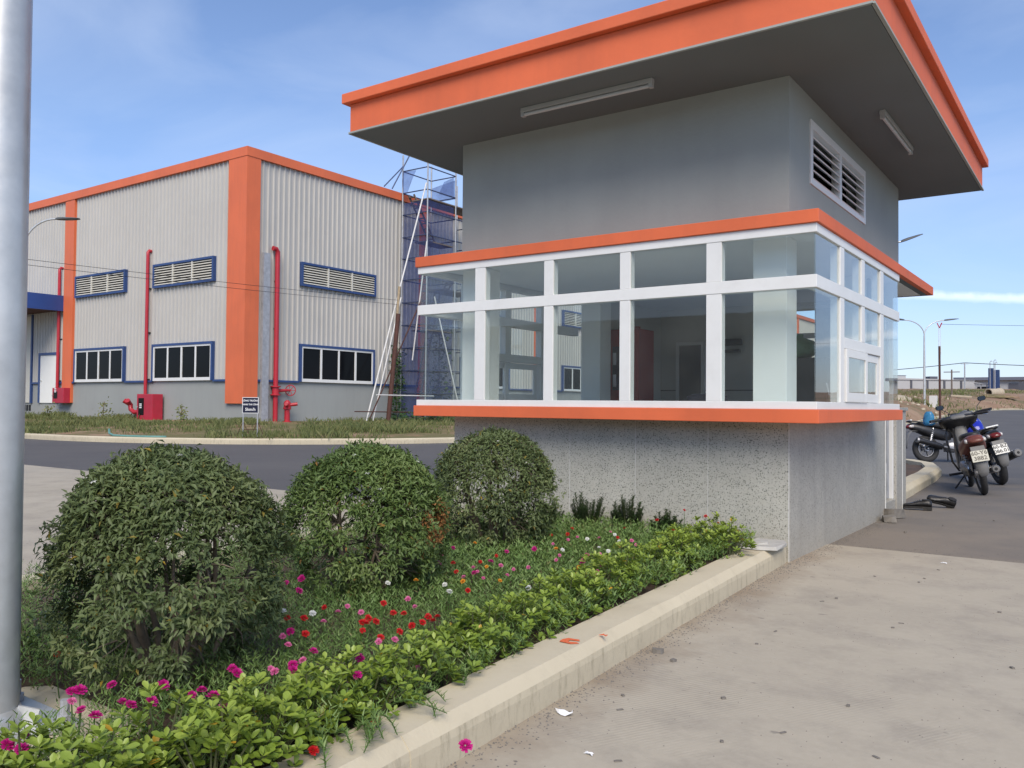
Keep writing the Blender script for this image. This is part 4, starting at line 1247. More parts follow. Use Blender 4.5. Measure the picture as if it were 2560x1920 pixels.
MB().box(-0.225, 0.225, -0.010, 0.010, 0.645, 0.659).box(-0.225, 0.225, -0.010, 0.010, 1.071, 1.085).box(-0.225, -0.211, -0.010, 0.010, 0.66, 1.07).box(0.211, 0.225, -0.010, 0.010, 0.66, 1.07).build('border', M['sign_white'], sg)
RX90 = Matrix.Rotation(R_(90), 4, 'X')
for s, sz, z in (('CÔNG TRƯỜNG', 0.062, 0.99), ('ĐANG THI CÔNG', 0.058, 0.885), ('5km/h', 0.115, 0.75)):
    text_mesh('lettering', s, sz, M['sign_white'], Matrix.Translation((0, -0.0125, z)) @ RX90, sg, bold=0.002)
for x in (-0.2, 0.2):
    MB().cyl((x, 0, 0.0), (x, 0, 0.65), 0.018, n=8).build('leg', M['galv_dull'], sg)
    for s in (-1, 1):
        MB().cyl((x, 0, 0.42), (x + s * 0.19, 0.02, 0.0), 0.009, n=6).build('brace', M['rust'], sg)
MB().cyl((-0.2, 0.004, 0.2), (0.2, 0.004, 0.2), 0.009, n=6).build('crossbar', M['rust'], sg)

# garden hose lying at the kerb
pts = [(-22.6, 12.75, 0.33), (-22.5, 12.7, 0.22), (-22.2, 12.65, 0.175), (-21.6, 12.75, 0.165), (-21.0, 12.95, 0.165), (-20.6, 13.2, 0.165)]
tag(MB().tube(pts, 0.03, 8).build('garden_hose', M['hose'], smooth=True, loc=(-21.6, 12.75, 0.165)), 'piece of green hose lying across the far kerb', 'hose')

# ---------------------------------------------------------------- scaffold tower
sc = thing('scaffold_tower', 'steel scaffold tower with blue debris net against the warehouse wall', 'scaffold', (-24.9, 28.7, 0.36))
SA, SB, SC_, SD = (-25.64, 27.77), (-24.18, 27.77), (-24.18, 29.70), (-25.64, 29.70)
SE_, SF_ = (-24.18, 31.6), (-25.64, 31.6)
for (p, top) in ((SA, 12.15), (SB, 12.3), (SC_, 11.9), (SD, 12.1), (SE_, 11.6), (SF_, 11.6)):
    MB().cyl((p[0], p[1], 0.3), (p[0], p[1], top), 0.034, n=8).build('standard', M['galv_dull'], sc, smooth=True, auto=50)
LV = [0.55, 1.55, 2.55, 3.55, 4.55, 5.55, 6.55, 7.5, 8.45, 9.45, 10.42, 11.40]
for i, z in enumerate(LV):
    for (a, b) in ((SA, SB), (SB, SC_), (SC_, SD), (SD, SA)) + (((SC_, SE_), (SE_, SF_)) if z < 10 else ()):
        MB().cyl((a[0], a[1], z + 0.02), (b[0], b[1], z + 0.02), 0.026, n=6).build('ledger', M['steel_blue'], sc)
for (z, x0, x1, y0, y1) in ((10.05, -25.2, -24.2, 27.9, 31.7), (8.18, -25.0, -24.22, 27.85, 29.6), (6.2, -25.5, -24.3, 28.9, 31.5), (4.3, -25.2, -24.22, 27.9, 29.6)):
    k = 4
    for q in range(k):
        w = (x1 - x0) / k
        MB().box(x0 + q * w + 0.01, x0 + (q + 1) * w - 0.01, y0, y1, z, z + 0.05).build('platform_board', M['wood_grey'], sc)
def ladder(p0, p1, w=0.32, n=10):
    m = MB(); s = (0, 0, 0)
    d = _n((p1[0] - p0[0], p1[1] - p0[1], p1[2] - p0[2])); sx = (1, 0, 0)
    for e in (-1, 1):
        m.bar((p0[0] + e * w / 2, p0[1], p0[2]), (p1[0] + e * w / 2, p1[1], p1[2]), 0.05, 0.07)
    for k in range(n):
        t = (k + 0.5) / n
        c = tuple(p0[i] + (p1[i] - p0[i]) * t for i in range(3))
        m.bar((c[0] - w / 2, c[1], c[2]), (c[0] + w / 2, c[1], c[2]), 0.12, 0.03)
    m.build('ladder', M['wood_grey'], sc)
ladder((-25.1, 29.3, 8.25), (-25.35, 28.0, 10.4))
ladder((-24.9, 31.3, 8.2), (-24.9, 29.9, 6.3))
ladder((-25.0, 28.2, 1.5), (-25.0, 29.5, 6.3), n=16)
def net(pts, name='debris_net'):
    # pts: 4 corners; gentle ripples
    m = MB(); n = 12; vs = []; fs = []
    a, b, c, d = [Vector(p) for p in pts]
    nr = (b - a).cross(d - a).normalized()
    for i in range(n + 1):
        for j in range(n + 1):
            u, v = i / n, j / n
            p = a * (1 - u) * (1 - v) + b * u * (1 - v) + c * u * v + d * (1 - u) * v
            p = p + nr * 0.05 * mnoise.noise(p * 1.3)
            vs.append(tuple(p))
    for i in range(n):
        for j in range(n):
            q = i * (n + 1) + j; fs.append((q, q + n + 1, q + n + 2, q + 1))
    m.add(vs, fs); m.build(name, M['net'], sc, smooth=True)
e = 0.06
net([(SA[0], SA[1] + e, 0.5), (SB[0] - e, SB[1] + e, 0.5), (SB[0] - e, SB[1] + e, 10.0), (SA[0], SA[1] + e, 10.0)])
net([(SB[0] - e, SB[1] + e, 0.5), (SC_[0] - e, SC_[1] - e, 0.5), (SC_[0] - e, SC_[1] - e, 10.0), (SB[0] - e, SB[1] + e, 10.0)])
net([(SA[0], SA[1] - 0.02, 10.4), (SA[0] + 0.25, SA[1] - 0.02, 10.4), (SA[0] + 0.8, SA[1] - 0.02, 11.36), (SA[0], SA[1] - 0.02, 11.4)])
net([(SD[0], SD[1] + e, 10.4), (SC_[0], SC_[1] + e, 10.4), (SC_[0], SC_[1] + e, 11.3), (SD[0], SD[1] + e, 11.1)])
net([(SB[0] - e, 28.6, 10.4), (SC_[0] - e, SC_[1] - e, 10.4), (SC_[0] - e, SC_[1] - e, 11.38), (SB[0] - e, 28.9, 11.0)])
for (p, q, mt, r) in (((-24.2, 27.7, 10.7), (-24.72, 24.75, 0.3), 'white_pole', 0.032), ((-25.6, 27.7, 5.8), (-24.8, 25.2, 0.3), 'white_pole', 0.028),
                      ((-24.25, 27.7, 5.9), (-24.85, 25.0, 0.3), 'rust', 0.03), ((-24.15, 27.72, 8.15), (-24.8, 27.6, 3.0), 'white_pole', 0.03), ((-24.1, 28.2, 5.8), (-23.6, 29.6, 0.36), 'white_pole', 0.03),
                      ((-25.75, 27.2, 10.55), (-25.3, 27.78, 12.05), 'steel_blue', 0.028), ((-25.75, 26.7, 10.55), (-25.6, 27.8, 11.7), 'steel_blue', 0.028),
                      ((-23.9, 24.5, 1.45), (-23.9, 28.0, 1.45), 'white_pole', 0.022), ((-24.6, 24.0, 0.78), (-24.3, 27.0, 0.75), 'rust', 0.022)):
    MB().cyl(p, q, r, n=8).build('raking_pole', M[mt], sc)

# leaning site pole with pale splice, and two overhead wires
pl = thing('site_pole', 'rusty brown post with pale spliced top in front of the scaffold', 'post', (-24.35, 25.75, 0.36))
MB().cyl((-24.40, 25.70, 0.25), (-24.22, 26.05, 4.85), 0.10, 0.095, n=10).build('post', M['rust'], pl, smooth=True, auto=50)
MB().cyl((-24.29, 26.02, 4.4), (-24.24, 26.12, 6.0), 0.06, 0.055, n=8).build('splice', M['wood_pale'], pl, smooth=True, auto=50)
def wire(a, b, sag, r, label, group=None, n=14):
    pts = []
    for i in range(n + 1):
        t = i / n
        pts.append((a[0] + (b[0] - a[0]) * t, a[1] + (b[1] - a[1]) * t, a[2] + (b[2] - a[2]) * t - sag * 4 * t * (1 - t)))
    o = MB().tube(pts, r, 5).build('overhead_wire', M['bike_black'], smooth=True, loc=a)
    return tag(o, label, 'wire', group)
wire((-29.0, 3.5, 5.62), (-24.25, 26.08, 5.42), 0.12, 0.008, 'upper thin wire strung across the warehouse front', 'wires across the warehouse front')
wire((-29.0, 3.5, 5.47), (-24.25, 26.08, 5.24), 0.13, 0.008, 'lower thin wire strung across the warehouse front', 'wires across the warehouse front')

# ================================================================== lamps and poles
def arm_pts(base, direction, reach, rise, n=10):
    # quarter-curve arm starting vertical, ending almost level
    out = []
    for i in range(n + 1):
        a = math.pi / 2 * i / n
        out.append((base[0] + direction[0] * reach * (1 - math.cos(a)), base[1] + direction[1] * reach * (1 - math.cos(a)), base[2] + rise * math.sin(a)))
    return out
def lamp_head(t, p, d, L=0.72, tilt=0.06, W=1.0):
    s = (-d[1], d[0])
    rings = []
    for (u, w, h) in ((0, 0.03, 0.03), (0.08, 0.06, 0.045), (0.3, 0.11, 0.05), (0.75, 0.13, 0.035), (0.95, 0.09, 0.02), (1.0, 0.02, 0.008)):
        c = (p[0] + d[0] * u * L, p[1] + d[1] * u * L, p[2] + tilt * u * L); w *= W; h *= W
        rings.append([(c[0] + s[0] * w * a, c[1] + s[1] * w * a, c[2] + h * b) for a, b in ((-1, -0.3), (-0.8, 0.5), (0, 1), (0.8, 0.5), (1, -0.3), (0.8, -0.5), (-0.8, -0.5))])
    MB().loft(rings).build('lamp_head', M['grey_cab'], t, smooth=True, auto=40)
def street_light(label, x, y, z0, ztop, dirs, r=0.08, reach=1.5, rise=1.3, grp='double and single arm street lights', headL=0.8, tilt=0.05, W=1.0):
    t = thing('street_light', label, 'street light', (x, y, z0), group=grp)
    MB().tube([(x, y, z0), (x, y, z0 + (ztop - z0) * 0.5), (x, y, ztop)], [r, r * 0.85, r * 0.6], 16).build('pole', M['galv'], t, smooth=True, auto=50)
    for d in dirs:
        pts = arm_pts((x, y, ztop - 0.02), d, reach, rise)
        MB().tube(pts, r * 0.42, 8).build('arm', M['galv'], t, smooth=True, auto=50)
        e = pts[-1]
        lamp_head(t, e, d, headL, tilt, W)
    return t

# the pole right beside the camera
NX, NY = -2.735, 1.185
near = street_light('thick galvanised lamp pole in the flower bed close to the camera', NX, NY, 0.135, 7.2, [(0.58, -0.81), (-0.58, 0.81)], r=0.083, reach=1.5, rise=1.2)
MB().box(NX - 0.19, NX + 0.19, NY - 0.19, NY + 0.19, 0.118, 0.134).build('base_plate', M['galv'], near, bevel=0.003)
for k in range(4):
    a = math.pi / 4 + k * math.pi / 2
    c, s = math.cos(a), math.sin(a)
    MB().bar((NX + c * 0.08, NY + s * 0.08, 0.165), (NX + c * 0.14, NY + s * 0.14, 0.150), 0.008, 0.05).build('gusset', M['galv'], near)
    MB().cyl((NX + c * 0.215, NY + s * 0.215, 0.10), (NX + c * 0.215, NY + s * 0.215, 0.20), 0.014, n=8).cyl((NX + c * 0.215, NY + s * 0.215, 0.135), (NX + c * 0.215, NY + s * 0.215, 0.155), 0.024, n=6).build('anchor_bolt', M['galv_dull'], near)
MB().lathe((NX, NY, 0.134), (0, 0, 1), [(0, 0.10), (0.03, 0.098), (0.05, 0.086)], 20).build('weld_collar', M['galv'], near, smooth=True)
mb = MB(); mb.loft([[(NX + w * sx, NY + w * sy, z) for sx, sy in ((-1, -0.8), (-0.8, -1), (0.8, -1), (1, -0.8), (1, 0.8), (0.8, 1), (-0.8, 1), (-1, 0.8))] for w, z in ((0.36, 0.0), (0.35, 0.09), (0.32, 0.117))])
tag(mb.build('lamp_footing', M['kerb'], loc=(NX, NY, 0)), 'low concrete footing under the near lamp pole', 'footing')

street_light('lamp post in front of the warehouse, mostly hidden behind the near pole', -31.4, 14.4, 0.2, 6.35, [(0.817, 0.577)], reach=1.15, rise=1.2, headL=0.85, tilt=0.02, W=1.4)
street_light('lamp post behind the gatehouse with only its lamp head showing', -7.0, 32.5, 0.0, 6.0, [(0.817, 0.577)], reach=1.0, rise=1.15, headL=0.8, tilt=0.36, W=1.4)
street_light('twin armed lamp post out in the earth field', -13.47, 82.32, 1.2, 7.6, [(0.817, 0.577), (-0.817, -0.577)], r=0.11, reach=1.75, rise=1.35, headL=1.3, tilt=0.12, W=2.0)
tag(MB().box(-13.1, -12.5, 82.3, 82.9, 1.1, 2.25).build('junction_box', M['white_dull'], loc=(-12.8, 82.6, 1.1), bevel=0.02), 'white junction box at the foot of the twin armed lamp', 'box')

# ------------------------------------------------------------------ rusty pole on the field with red fork
px, py = -8.23, 55.43
fp = thing('field_post', 'tall rusty post with thin white rod and red fork beyond the motorbikes', 'post', (px, py, 0.0))
MB().cyl((px, py, -0.1), (px - 0.03, py, 4.80), 0.062, n=10).build('post', M['rust'], fp, smooth=True, auto=50)
MB().cyl((px - 0.05, py, 4.1), (px - 0.05, py, 5.95), 0.020, n=8).cyl((px + 0.05, py, 4.3), (px + 0.03, py, 5.9), 0.012, n=6).build('rod', M['white_pole'], fp)
for s in (-1, 1):
    MB().bar((px - 0.02, py, 5.88), (px - 0.02 + s * 0.13, py, 6.18), 0.05, 0.05).build('fork_tine', M['red_pipe'], fp)
wire((px, py, 6.1), (24.0, 70.0, 6.3), 0.35, 0.010, 'thin wire running from the rusty post out of the picture')

# ------------------------------------------------------------------ far power line and wooden pole
def far_pole(label, x, y, h, r, mat, zoff=0.0):
    z, _ = field_at(x, y)
    o = MB().cyl((x, y, z - 0.5), (x, y, z + h), r, r * 0.8, n=8).cyl((x - 0.9, y, z + h - 0.3), (x + 0.9, y, z + h - 0.3), 0.06, n=6).build('utility_pole', mat, loc=(x, y, z), smooth=True, auto=40)
    tag(o, label, 'utility pole', 'far utility poles')
    return (x, y, z + h)
pa = far_pole('slim pale utility pole in front of the far factory', -30.95, 247.4, 7.0, 0.19, M['galv_dull'])
pb = far_pole('dark wooden utility pole standing in the earth field', -16.09, 117.17, 3.4, 0.11, M['wood_grey'])
lz = pa[2]
wire((-95, 236, lz - 3.0), pa, 1.2, 0.09, 'far power line left of the slim pole', 'far power lines')
wire(pa, (40, 258, lz - 2.2), 0.8, 0.09, 'far power line right of the slim pole', 'far power lines')
o = MB().cyl((-29.0, 3.5, 0.0), (-29.0, 3.5, 5.9), 0.11, 0.09, n=10).box(-29.4, -28.6, 3.45, 3.55, 5.42, 5.52).build('utility_pole', M['wood_grey'], loc=(-29.0, 3.5, 0.0), smooth=True, auto=40)
tag(o, 'wooden utility pole on the pavement holding the two thin wires', 'utility pole')

# ------------------------------------------------------------------ culvert pipe, slabs and rubble on the field
z, _ = field_at(-12.0, 125.5)
cz = z + 0.02
rings_o = []; 
ax = _n((1.9, 4.6, 0.12)); base = (-12.75, 123.2, cz + 0.52)
mb = MB()
n = 24
s1 = _n(_x(ax, (0, 0, 1))); u1 = _x(s1, ax)
def circ(t, r): return [tuple(base[i] + ax[i] * t + r * (s1[i] * math.cos(2 * math.pi * q / n) + u1[i] * math.sin(2 * math.pi * q / n)) for i in range(3)) for q in range(n)]
mb.loft([circ(0.1, 0.43), circ(0.0, 0.44), circ(0.0, 0.53), circ(2.4, 0.53), circ(2.45, 0.60), circ(2.8, 0.60), circ(2.8, 0.44), circ(0.1, 0.43)], cap=False)
tag(mb.build('culvert_pipe', M['concrete_pipe'], loc=base, smooth=True, auto=40), 'large pale concrete culvert pipe lying on the earth field', 'pipe')
# heap of earth under it
def heap(name, label, x, y, r, h, mat, seed, cat='heap', grp=None):
    z0, _ = field_at(x, y)
    rings = []
    for k in range(6):
        t = k / 5
        rr = r * math.cos(t * math.pi / 2 * 0.97) + 0.02
        rings.append([(x + rr * (1 + 0.25 * mnoise.noise(Vector((q * 0.9, k * 0.4, seed)))) * math.cos(2 * math.pi * q / 18), y + rr * (1 + 0.25 * mnoise.noise(Vector((q * 0.9, k * 0.4, seed + 3)))) * math.sin(2 * math.pi * q / 18), z0 - 0.2 + (h + 0.2) * math.sin(t * math.pi / 2)) for q in range(18)])
    return tag(MB().loft(rings).build(name, mat, loc=(x, y, z0), smooth=True), label, cat, grp)
for i, (x, y, r, h, lb) in enumerate(((-12.4, 124.5, 3.0, 0.35, 'low earth heap under the concrete culvert pipe'), (-13.9, 66.0, 1.3, 0.45, 'reddish earth heap just beyond the field kerb'), (-17.0, 84.0, 2.4, 0.55, 'pale clay heap behind the white junction box'), (-20.0, 92.0, 2.6, 0.6, 'pale clay heap by the gatehouse pier'), (-14.2, 70.5, 1.0, 0.4, 'small earth heap in front of the junction box'))):
    heap('earth_heap', lb, x, y, r, h, M['field'] if i != 2 else M['concrete_pipe'], i * 7.3, 'earth heap', 'earth heaps on the field')
z, _ = field_at(-14.0, 108)
tag(MB().bar((-15.0, 107.9, z + 0.30), (-13.0, 108.8, z + 0.16), 0.7, 0.22).build('concrete_slab', M['concrete_pipe'], loc=(-14, 108, z), bevel=0.03), 'pale concrete slab dumped beside the wooden pole', 'slab')
rnd = random.Random(5)
RK = []
for i in range(26):
    x = rnd.uniform(-19, -9.5); y = rnd.uniform(62, 104)
    if i < 12: x = rnd.uniform(-15.5, -12.5); y = rnd.uniform(63, 78)
    z, s = field_at(x, y)
    if s < 0.8: continue
    r = rnd.uniform(0.08, 0.22)
    m = MB()
    m.loft([[(x + r * f * rnd.uniform(0.7, 1.2) * math.cos(2 * math.pi * q / 7), y + r * f * rnd.uniform(0.7, 1.2) * math.sin(2 * math.pi * q / 7), z - r * 0.3 + zz) for q in range(7)] for f, zz in ((0.8, 0), (1.0, r * 0.4), (0.7, r * 0.95), (0.2, r * 1.15))])
    tag(m.build('rubble_stone', M['concrete_pipe'], loc=(x, y, z)), 'pale rubble stone lying on the reddish earth field', 'stone', 'rubble stones on the earth field')

# ------------------------------------------------------------------ far factory and silo
fa = thing('far_factory', 'low pale grey factory with dark pilasters on the far skyline', 'factory', (-44, 288, 6.5))
B0, B1 = Vector((-57.0, 277.5, 0)), Vector((-34.14, 294.1, 0))
dd = (B1 - B0).normalized(); nn = Vector((dd.y, -dd.x, 0))
def fb(m, u0, u1, n0, n1, z0, z1, L=None):
    p = [B0 + dd * u0 + nn * n0, B0 + dd * u1 + nn * n0, B0 + dd * u1 + nn * n1, B0 + dd * u0 + nn * n1]
    m.prism([(q.x, q.y) for q in p], z0, z1); return m
L1 = (B1 - B0).length
fb(MB(), 0, L1, -22, 0, 5.0, 10.0).build('wall', M['far_wall'], fa)
rp = [B0 + nn * 0.3, B0 + dd * L1 + nn * 0.3, B0 + dd * L1 - nn * 22, B0 - nn * 22]
m = MB(); m.add([(rp[0].x, rp[0].y, 10.55), (rp[1].x, rp[1].y, 9.95), (rp[2].x, rp[2].y, 9.98), (rp[3].x, rp[3].y, 10.6), (rp[0].x, rp[0].y, 9.9), (rp[1].x, rp[1].y, 9.9), (rp[2].x, rp[2].y, 9.9), (rp[3].x, rp[3].y, 9.9)], [(0, 1, 2, 3), (4, 5, 1, 0), (5, 6, 2, 1), (7, 4, 0, 3), (6, 7, 3, 2)])
m.build('roof', M['far_wall'], fa)
for c in (3.9, 8.7, 13.7, 18.9, 24.1):
    fb(MB(), c - 0.28, c + 0.28, 0.0, 0.25, 5.0, 10.05).build('pilaster', M['far_dark'], fa)
fb(MB(), 5.3, 9.0, -12, -4, 9.9, 11.3).build('roof_monitor', M['far_wall'], fa)
fb(MB(), 5.2, 9.1, -12.1, -3.9, 11.3, 11.42).build('monitor_cap', M['far_dark'], fa)
fb(MB(), 17, 19.5, -9, -5, 9.9, 11.2).build('roof_box', M['far_dark'], fa)
fc = thing('far_hall', 'long hall with dark blue grey roof behind the silos', 'factory', (-10, 315, 7))
MB().box(-42, 60, 318, 350, 5.5, 10.6).build('wall', M['far_wall'], fc)
MB().box(-43, 61, 316.5, 351, 10.6, 11.6).build('roof', M['far_roof'], fc)
for k in range(6):
    MB().box(-27 + k * 5.0, -23 + k * 5.0, 317.6, 318.01, 6.5, 9.6).build('bay_opening', M['far_dark'], fc)
fd = thing('far_shed', 'small open shed with sloping roof beside the silos', 'shed', (-33, 291, 6.6))
for k in range(5):
    MB().box(-33.5 + k * 1.6, -33.2 + k * 1.6, 288.0, 288.3, 5.8, 8.9 - k * 0.25).build('post', M['far_wall'], fd)
m = MB(); m.bar((-34.0, 289.5, 9.15), (-26.5, 289.5, 7.9), 3.6, 0.25); m.build('roof', M['far_wall'], fd)
MB().box(-33.0, -27, 290.5, 291, 6.0, 7.9).build('back_wall', M['far_dark'], fd)
fe = thing('far_block', 'plain pale grey block at the right edge of the skyline', 'building', (-9, 290, 6.8))
MB().box(-18.0, 15, 292, 310, 5.5, 9.6).build('wall', M['far_wall'], fe)
MB().box(-18.2, 15.2, 291.8, 310.2, 9.6, 9.9).build('roof', M['far_wall'], fe)
MB().box(-22.5, -18.0, 293, 296, 5.6, 9.2).build('porch', M['far_dark'], fe)
sl = thing('silo', 'dark blue silo block with pale filling pipes in front of the far hall', 'silo', (-28.0, 285, 7))
MB().box(-29.5, -28.3, 285, 287, 6.0, 13.2).build('tank', M['far_blue'], sl)
MB().box(-28.28, -26.7, 285.2, 287, 6.0, 12.7).build('tank', M['far_blue'], sl)
for (x, top) in ((-29.0, 15.0), (-28.0, 15.3), (-27.7, 14.6)):
    MB().tube([(x, 284.8, 6.5), (x, 284.8, top), (x + 0.3, 284.8, top + 0.4), (x + 0.6, 284.9, top)], 0.10, 8).build('filling_pipe', M['galv_dull'], sl)
tag(MB().tube([(-52.8, 262, 9.6), (-45.0, 266, 9.7)], 0.3, 10).build('steel_pipe', M['far_dark'], loc=(-49, 264, 9.3)), 'dark steel pipe section stored in front of the far factory', 'pipe') if False else None

# long shed behind the photographer, only seen mirrored in the glazing
bs = thing('rear_shed', 'long dull corrugated shed mirrored faintly in the gatehouse glazing', 'shed', (-20, -26, 0))
lo = []; hi = []
for i in range(320):
    x = -75 + i * 0.35; o = 0.09 * math.sin(i * math.pi / 1.5)
    lo.append((x, -25.0 + o, 0.0)); hi.append((x, -25.0 + o, 5.3))
MB().add(lo + hi, [(i, i + 1, 320 + i + 1, 320 + i) for i in range(319)]).build('wall', M['wall_plinth'], bs)
MB().box(-75, 36, -40, -25.2, 0, 5.28).build('body', M['wall_plinth'], bs)

# ------------------------------------------------------------------ small things on the ground
def shoe(label, loc, rotz, roll, pitch):
    t = thing('shoe', label, 'shoe', loc, group='pair of black shoes by the gatehouse door', rot=(roll, pitch, rotz), local=True)
    secs = [(-0.140, 0.020, 0.050, 0.06), (-0.132, 0.034, 0.058, 0.085), (-0.10, 0.039, 0.060, 0.100), (-0.05, 0.038, 0.055, 0.090), (-0.01, 0.037, 0.048, 0.085), (0.03, 0.041, 0.040, 0.070), (0.08, 0.048, 0.030, 0.056), (0.12, 0.044, 0.022, 0.048), (0.145, 0.030, 0.018, 0.040), (0.155, 0.010, 0.012, 0.030)]
    n = 14
    rings = []
    for (y, w, _, top) in secs:
        ring = []
        for q in range(n):
            a = 2 * math.pi * q / n
            cx = math.cos(a); sz = math.sin(a)
            z = 0.022 + (top - 0.022) * 0.5 * (1 + sz)
            k = 1.0 - 0.30 * max(0, sz)
            ring.append((w * k * math.copysign(abs(cx) ** 0.75, cx), y, z))
        rings.append(ring)
    up = MB().loft(rings).build('upper', M['leather'], t, smooth=True)
    # opening
    MB().loft([[(0.026 * math.cos(a), -0.085 + 0.045 * math.sin(a), 0.094 + (0.006 if k else -0.02)) for a in [2 * math.pi * q / 12 for q in range(12)]] for k in range(2)]).build('opening', M['black'], up)
    for k in range(4):
        y = -0.02 + k * 0.018
        MB().tube([(-0.020, y, 0.086 - k * 0.006), (0, y + 0.004, 0.094 - k * 0.007), (0.020, y, 0.086 - k * 0.006)], 0.0035, 6).build('lace', M['leather'], up)
    sole = []
    for z in (0.0, 0.024):
        sole.append([(w * 1.06 * s, y, z) for (y, w, _, _) in secs for s in (1,)] + [(-w * 1.06, y, z) for (y, w, _, _) in reversed(secs)])
    MB().loft(sole).build('sole', M['sole'], t)
    MB().loft([[(x * 1.02, min(y, -0.055), zz) for x, y, _ in sole[0]] for zz in (-0.012, -0.0005)]).build('heel', M['sole'], t)
    return t
shoe('black shoe lying flat by the gatehouse door, toe towards the wall', (-1.73, 10.15, 0.013), R_(98), 0, 0)
shoe('black shoe tipped up on its side behind the flat shoe', (-1.56, 10.55, 0.05), R_(100), R_(20), R_(-35))

def debris(name, label, mat, x, y, z, sx, sy, sz, rz, cat, grp=None, seed=0):
    rnd = random.Random(seed)
    c, s = math.cos(rz), math.sin(rz)
    ring = []
    for zz, f in ((0, 1.0), (sz, 0.94)):
        ring.append([(x + c * px_ * sx * f * j - s * py_ * sy * f, y + s * px_ * sx * f + c * py_ * sy * f * j, z + zz + (rnd.uniform(-0.1, 0.1) * sz if zz else 0)) for (px_, py_), j in zip(((-1, -1), (0.2, -1.1), (1, -0.9), (1.05, 0.3), (0.9, 1), (-0.3, 0.95), (-1, 0.8)), [rnd.uniform(0.9, 1.08) for _ in range(7)])])
    return tag(MB().loft(ring).build(name, mat, loc=(x, y, z)), label, cat, grp)
debris('paver', 'flat grey paver block on the ground by the gatehouse corner', M['brick'], -1.78, 8.93, 0.0, 0.06, 0.11, 0.05, 0.3, 'paver', 'loose pavers by the gatehouse', 1)
debris('paver', 'thicker broken paver leaning behind the flat one', M['brick'], -1.80, 9.25, 0.0, 0.07, 0.10, 0.085, -0.4, 'paver', 'loose pavers by the gatehouse', 2)
debris('broken_tile', 'broken terrazzo tile lying on the end of the planter kerb', M['tile'], -2.0, 5.83, 0.142, 0.16, 0.19, 0.022, 0.1, 'tile', 'broken tiles on the kerb end', 3)
debris('broken_tile', 'smaller tile shard resting on top of the broken tile', M['tile'], -2.05, 5.76, 0.1645, 0.13, 0.08, 0.015, 0.35, 'tile', 'broken tiles on the kerb end', 4)
# crumpled paper by the kerb
rnd = random.Random(11)
def scrap(label, x, y, r, seed):
    rnd = random.Random(seed); m = MB()
    vs = []; fs = []; n = 5
    for i in range(n):
        for j in range(3):
            vs.append((x + (i - 2) * r * 0.5 + rnd.uniform(-0.3, 0.3) * r, y + (j - 1) * r * 0.35 + rnd.uniform(-0.25, 0.25) * r, 0.003 + rnd.uniform(0, 0.55) * r))
    for i in range(n - 1):
        for j in range(2):
            a = i * 3 + j; fs.append((a, a + 3, a + 4, a + 1))
    m.add(vs, fs)
    o = m.build('paper_scrap', M['paper'], loc=(x, y, 0))
    md = o.modifiers.new('thick', 'SOLIDIFY'); md.thickness = 0.0015
    return tag(o, label, 'paper', 'paper scraps on the pavement')
scrap('torn white paper scrap at the foot of the planter kerb', -1.60, 2.60, 0.030, 2)
scrap('tiny white paper scrap on the open pavement', -1.35, 2.35, 0.014, 3)
scrap('small white paper scrap near the road joint', -0.98, 6.72, 0.018, 8)
SP = [(-1.66, 3.50, .03), (-1.55, 3.42, .018), (-1.52, 2.9, .010), (-1.2, 3.1, .012), (-1.05, 2.7, .010), (-1.35, 3.9, .010), (-0.8, 3.3, .011), (-1.15, 2.15, .010), (-0.72, 2.5, .010), (-0.35, 4.2, .012), (-0.9, 4.6, .010), (-1.3, 5.1, .014), (-0.5, 5.3, .012), (-1.0, 5.9, .010), (-0.1, 3.5, .010), (-0.55, 2.0, .010), (-1.4, 1.9, .009), (-1.75, 10.9, .012), (-1.2, 11.3, .014), (-0.95, 9.6, .012), (-1.5, 8.2, .014), (-1.3, 8.9, .012)]
for i, (x, y, r) in enumerate(SP):
    debris('pebble', 'small dark pebble lying on the open pavement', M['brick'], x, y, 0.0, r * 0.75, r * 0.55, r * 0.6, i * 1.3, 'pebble', 'pebbles on the pavement', i + 20)
# fallen leaf bits
for i in range(16):
    rr = random.Random(i + 90)
    x, y = rr.uniform(-1.6, 0.1), rr.uniform(1.9, 6.9)
    debris('fallen_leaf', 'dry brown leaf bit lying on the pavement', M['brick'], x, y, 0.0005, 0.013, 0.005, 0.003, rr.uniform(0, 6), 'leaf', 'dry leaf bits on the pavement', i + 60)
# orange paint daubs on the kerb
def daub(x, y, pts, name, label):
    m = MB(); c, s = math.cos(0.05), math.sin(0.05)
    m.prism([(x + px_, y + py_) for px_, py_ in pts], 0.1430, 0.1445)
    tag(m.build(name, M['orange'], loc=(x, y, 0.143)), label, 'paint mark', 'orange paint marks on the kerb')
daub(-1.80, 2.98, [(-0.035, -0.03), (0.02, -0.035), (0.045, -0.01), (0.03, -0.005), (-0.005, -0.015), (-0.012, 0.012), (0.03, 0.02), (0.02, 0.035), (-0.03, 0.03), (-0.04, 0.0)], 'paint_daub', 'curved orange paint daub on the kerb top')
daub(-1.735, 3.14, [(-0.018, -0.012), (0.0, -0.003), (0.016, -0.014), (0.012, 0.012), (0.002, 0.004), (-0.010, 0.016)], 'paint_daub', 'small forked orange paint daub on the kerb edge')

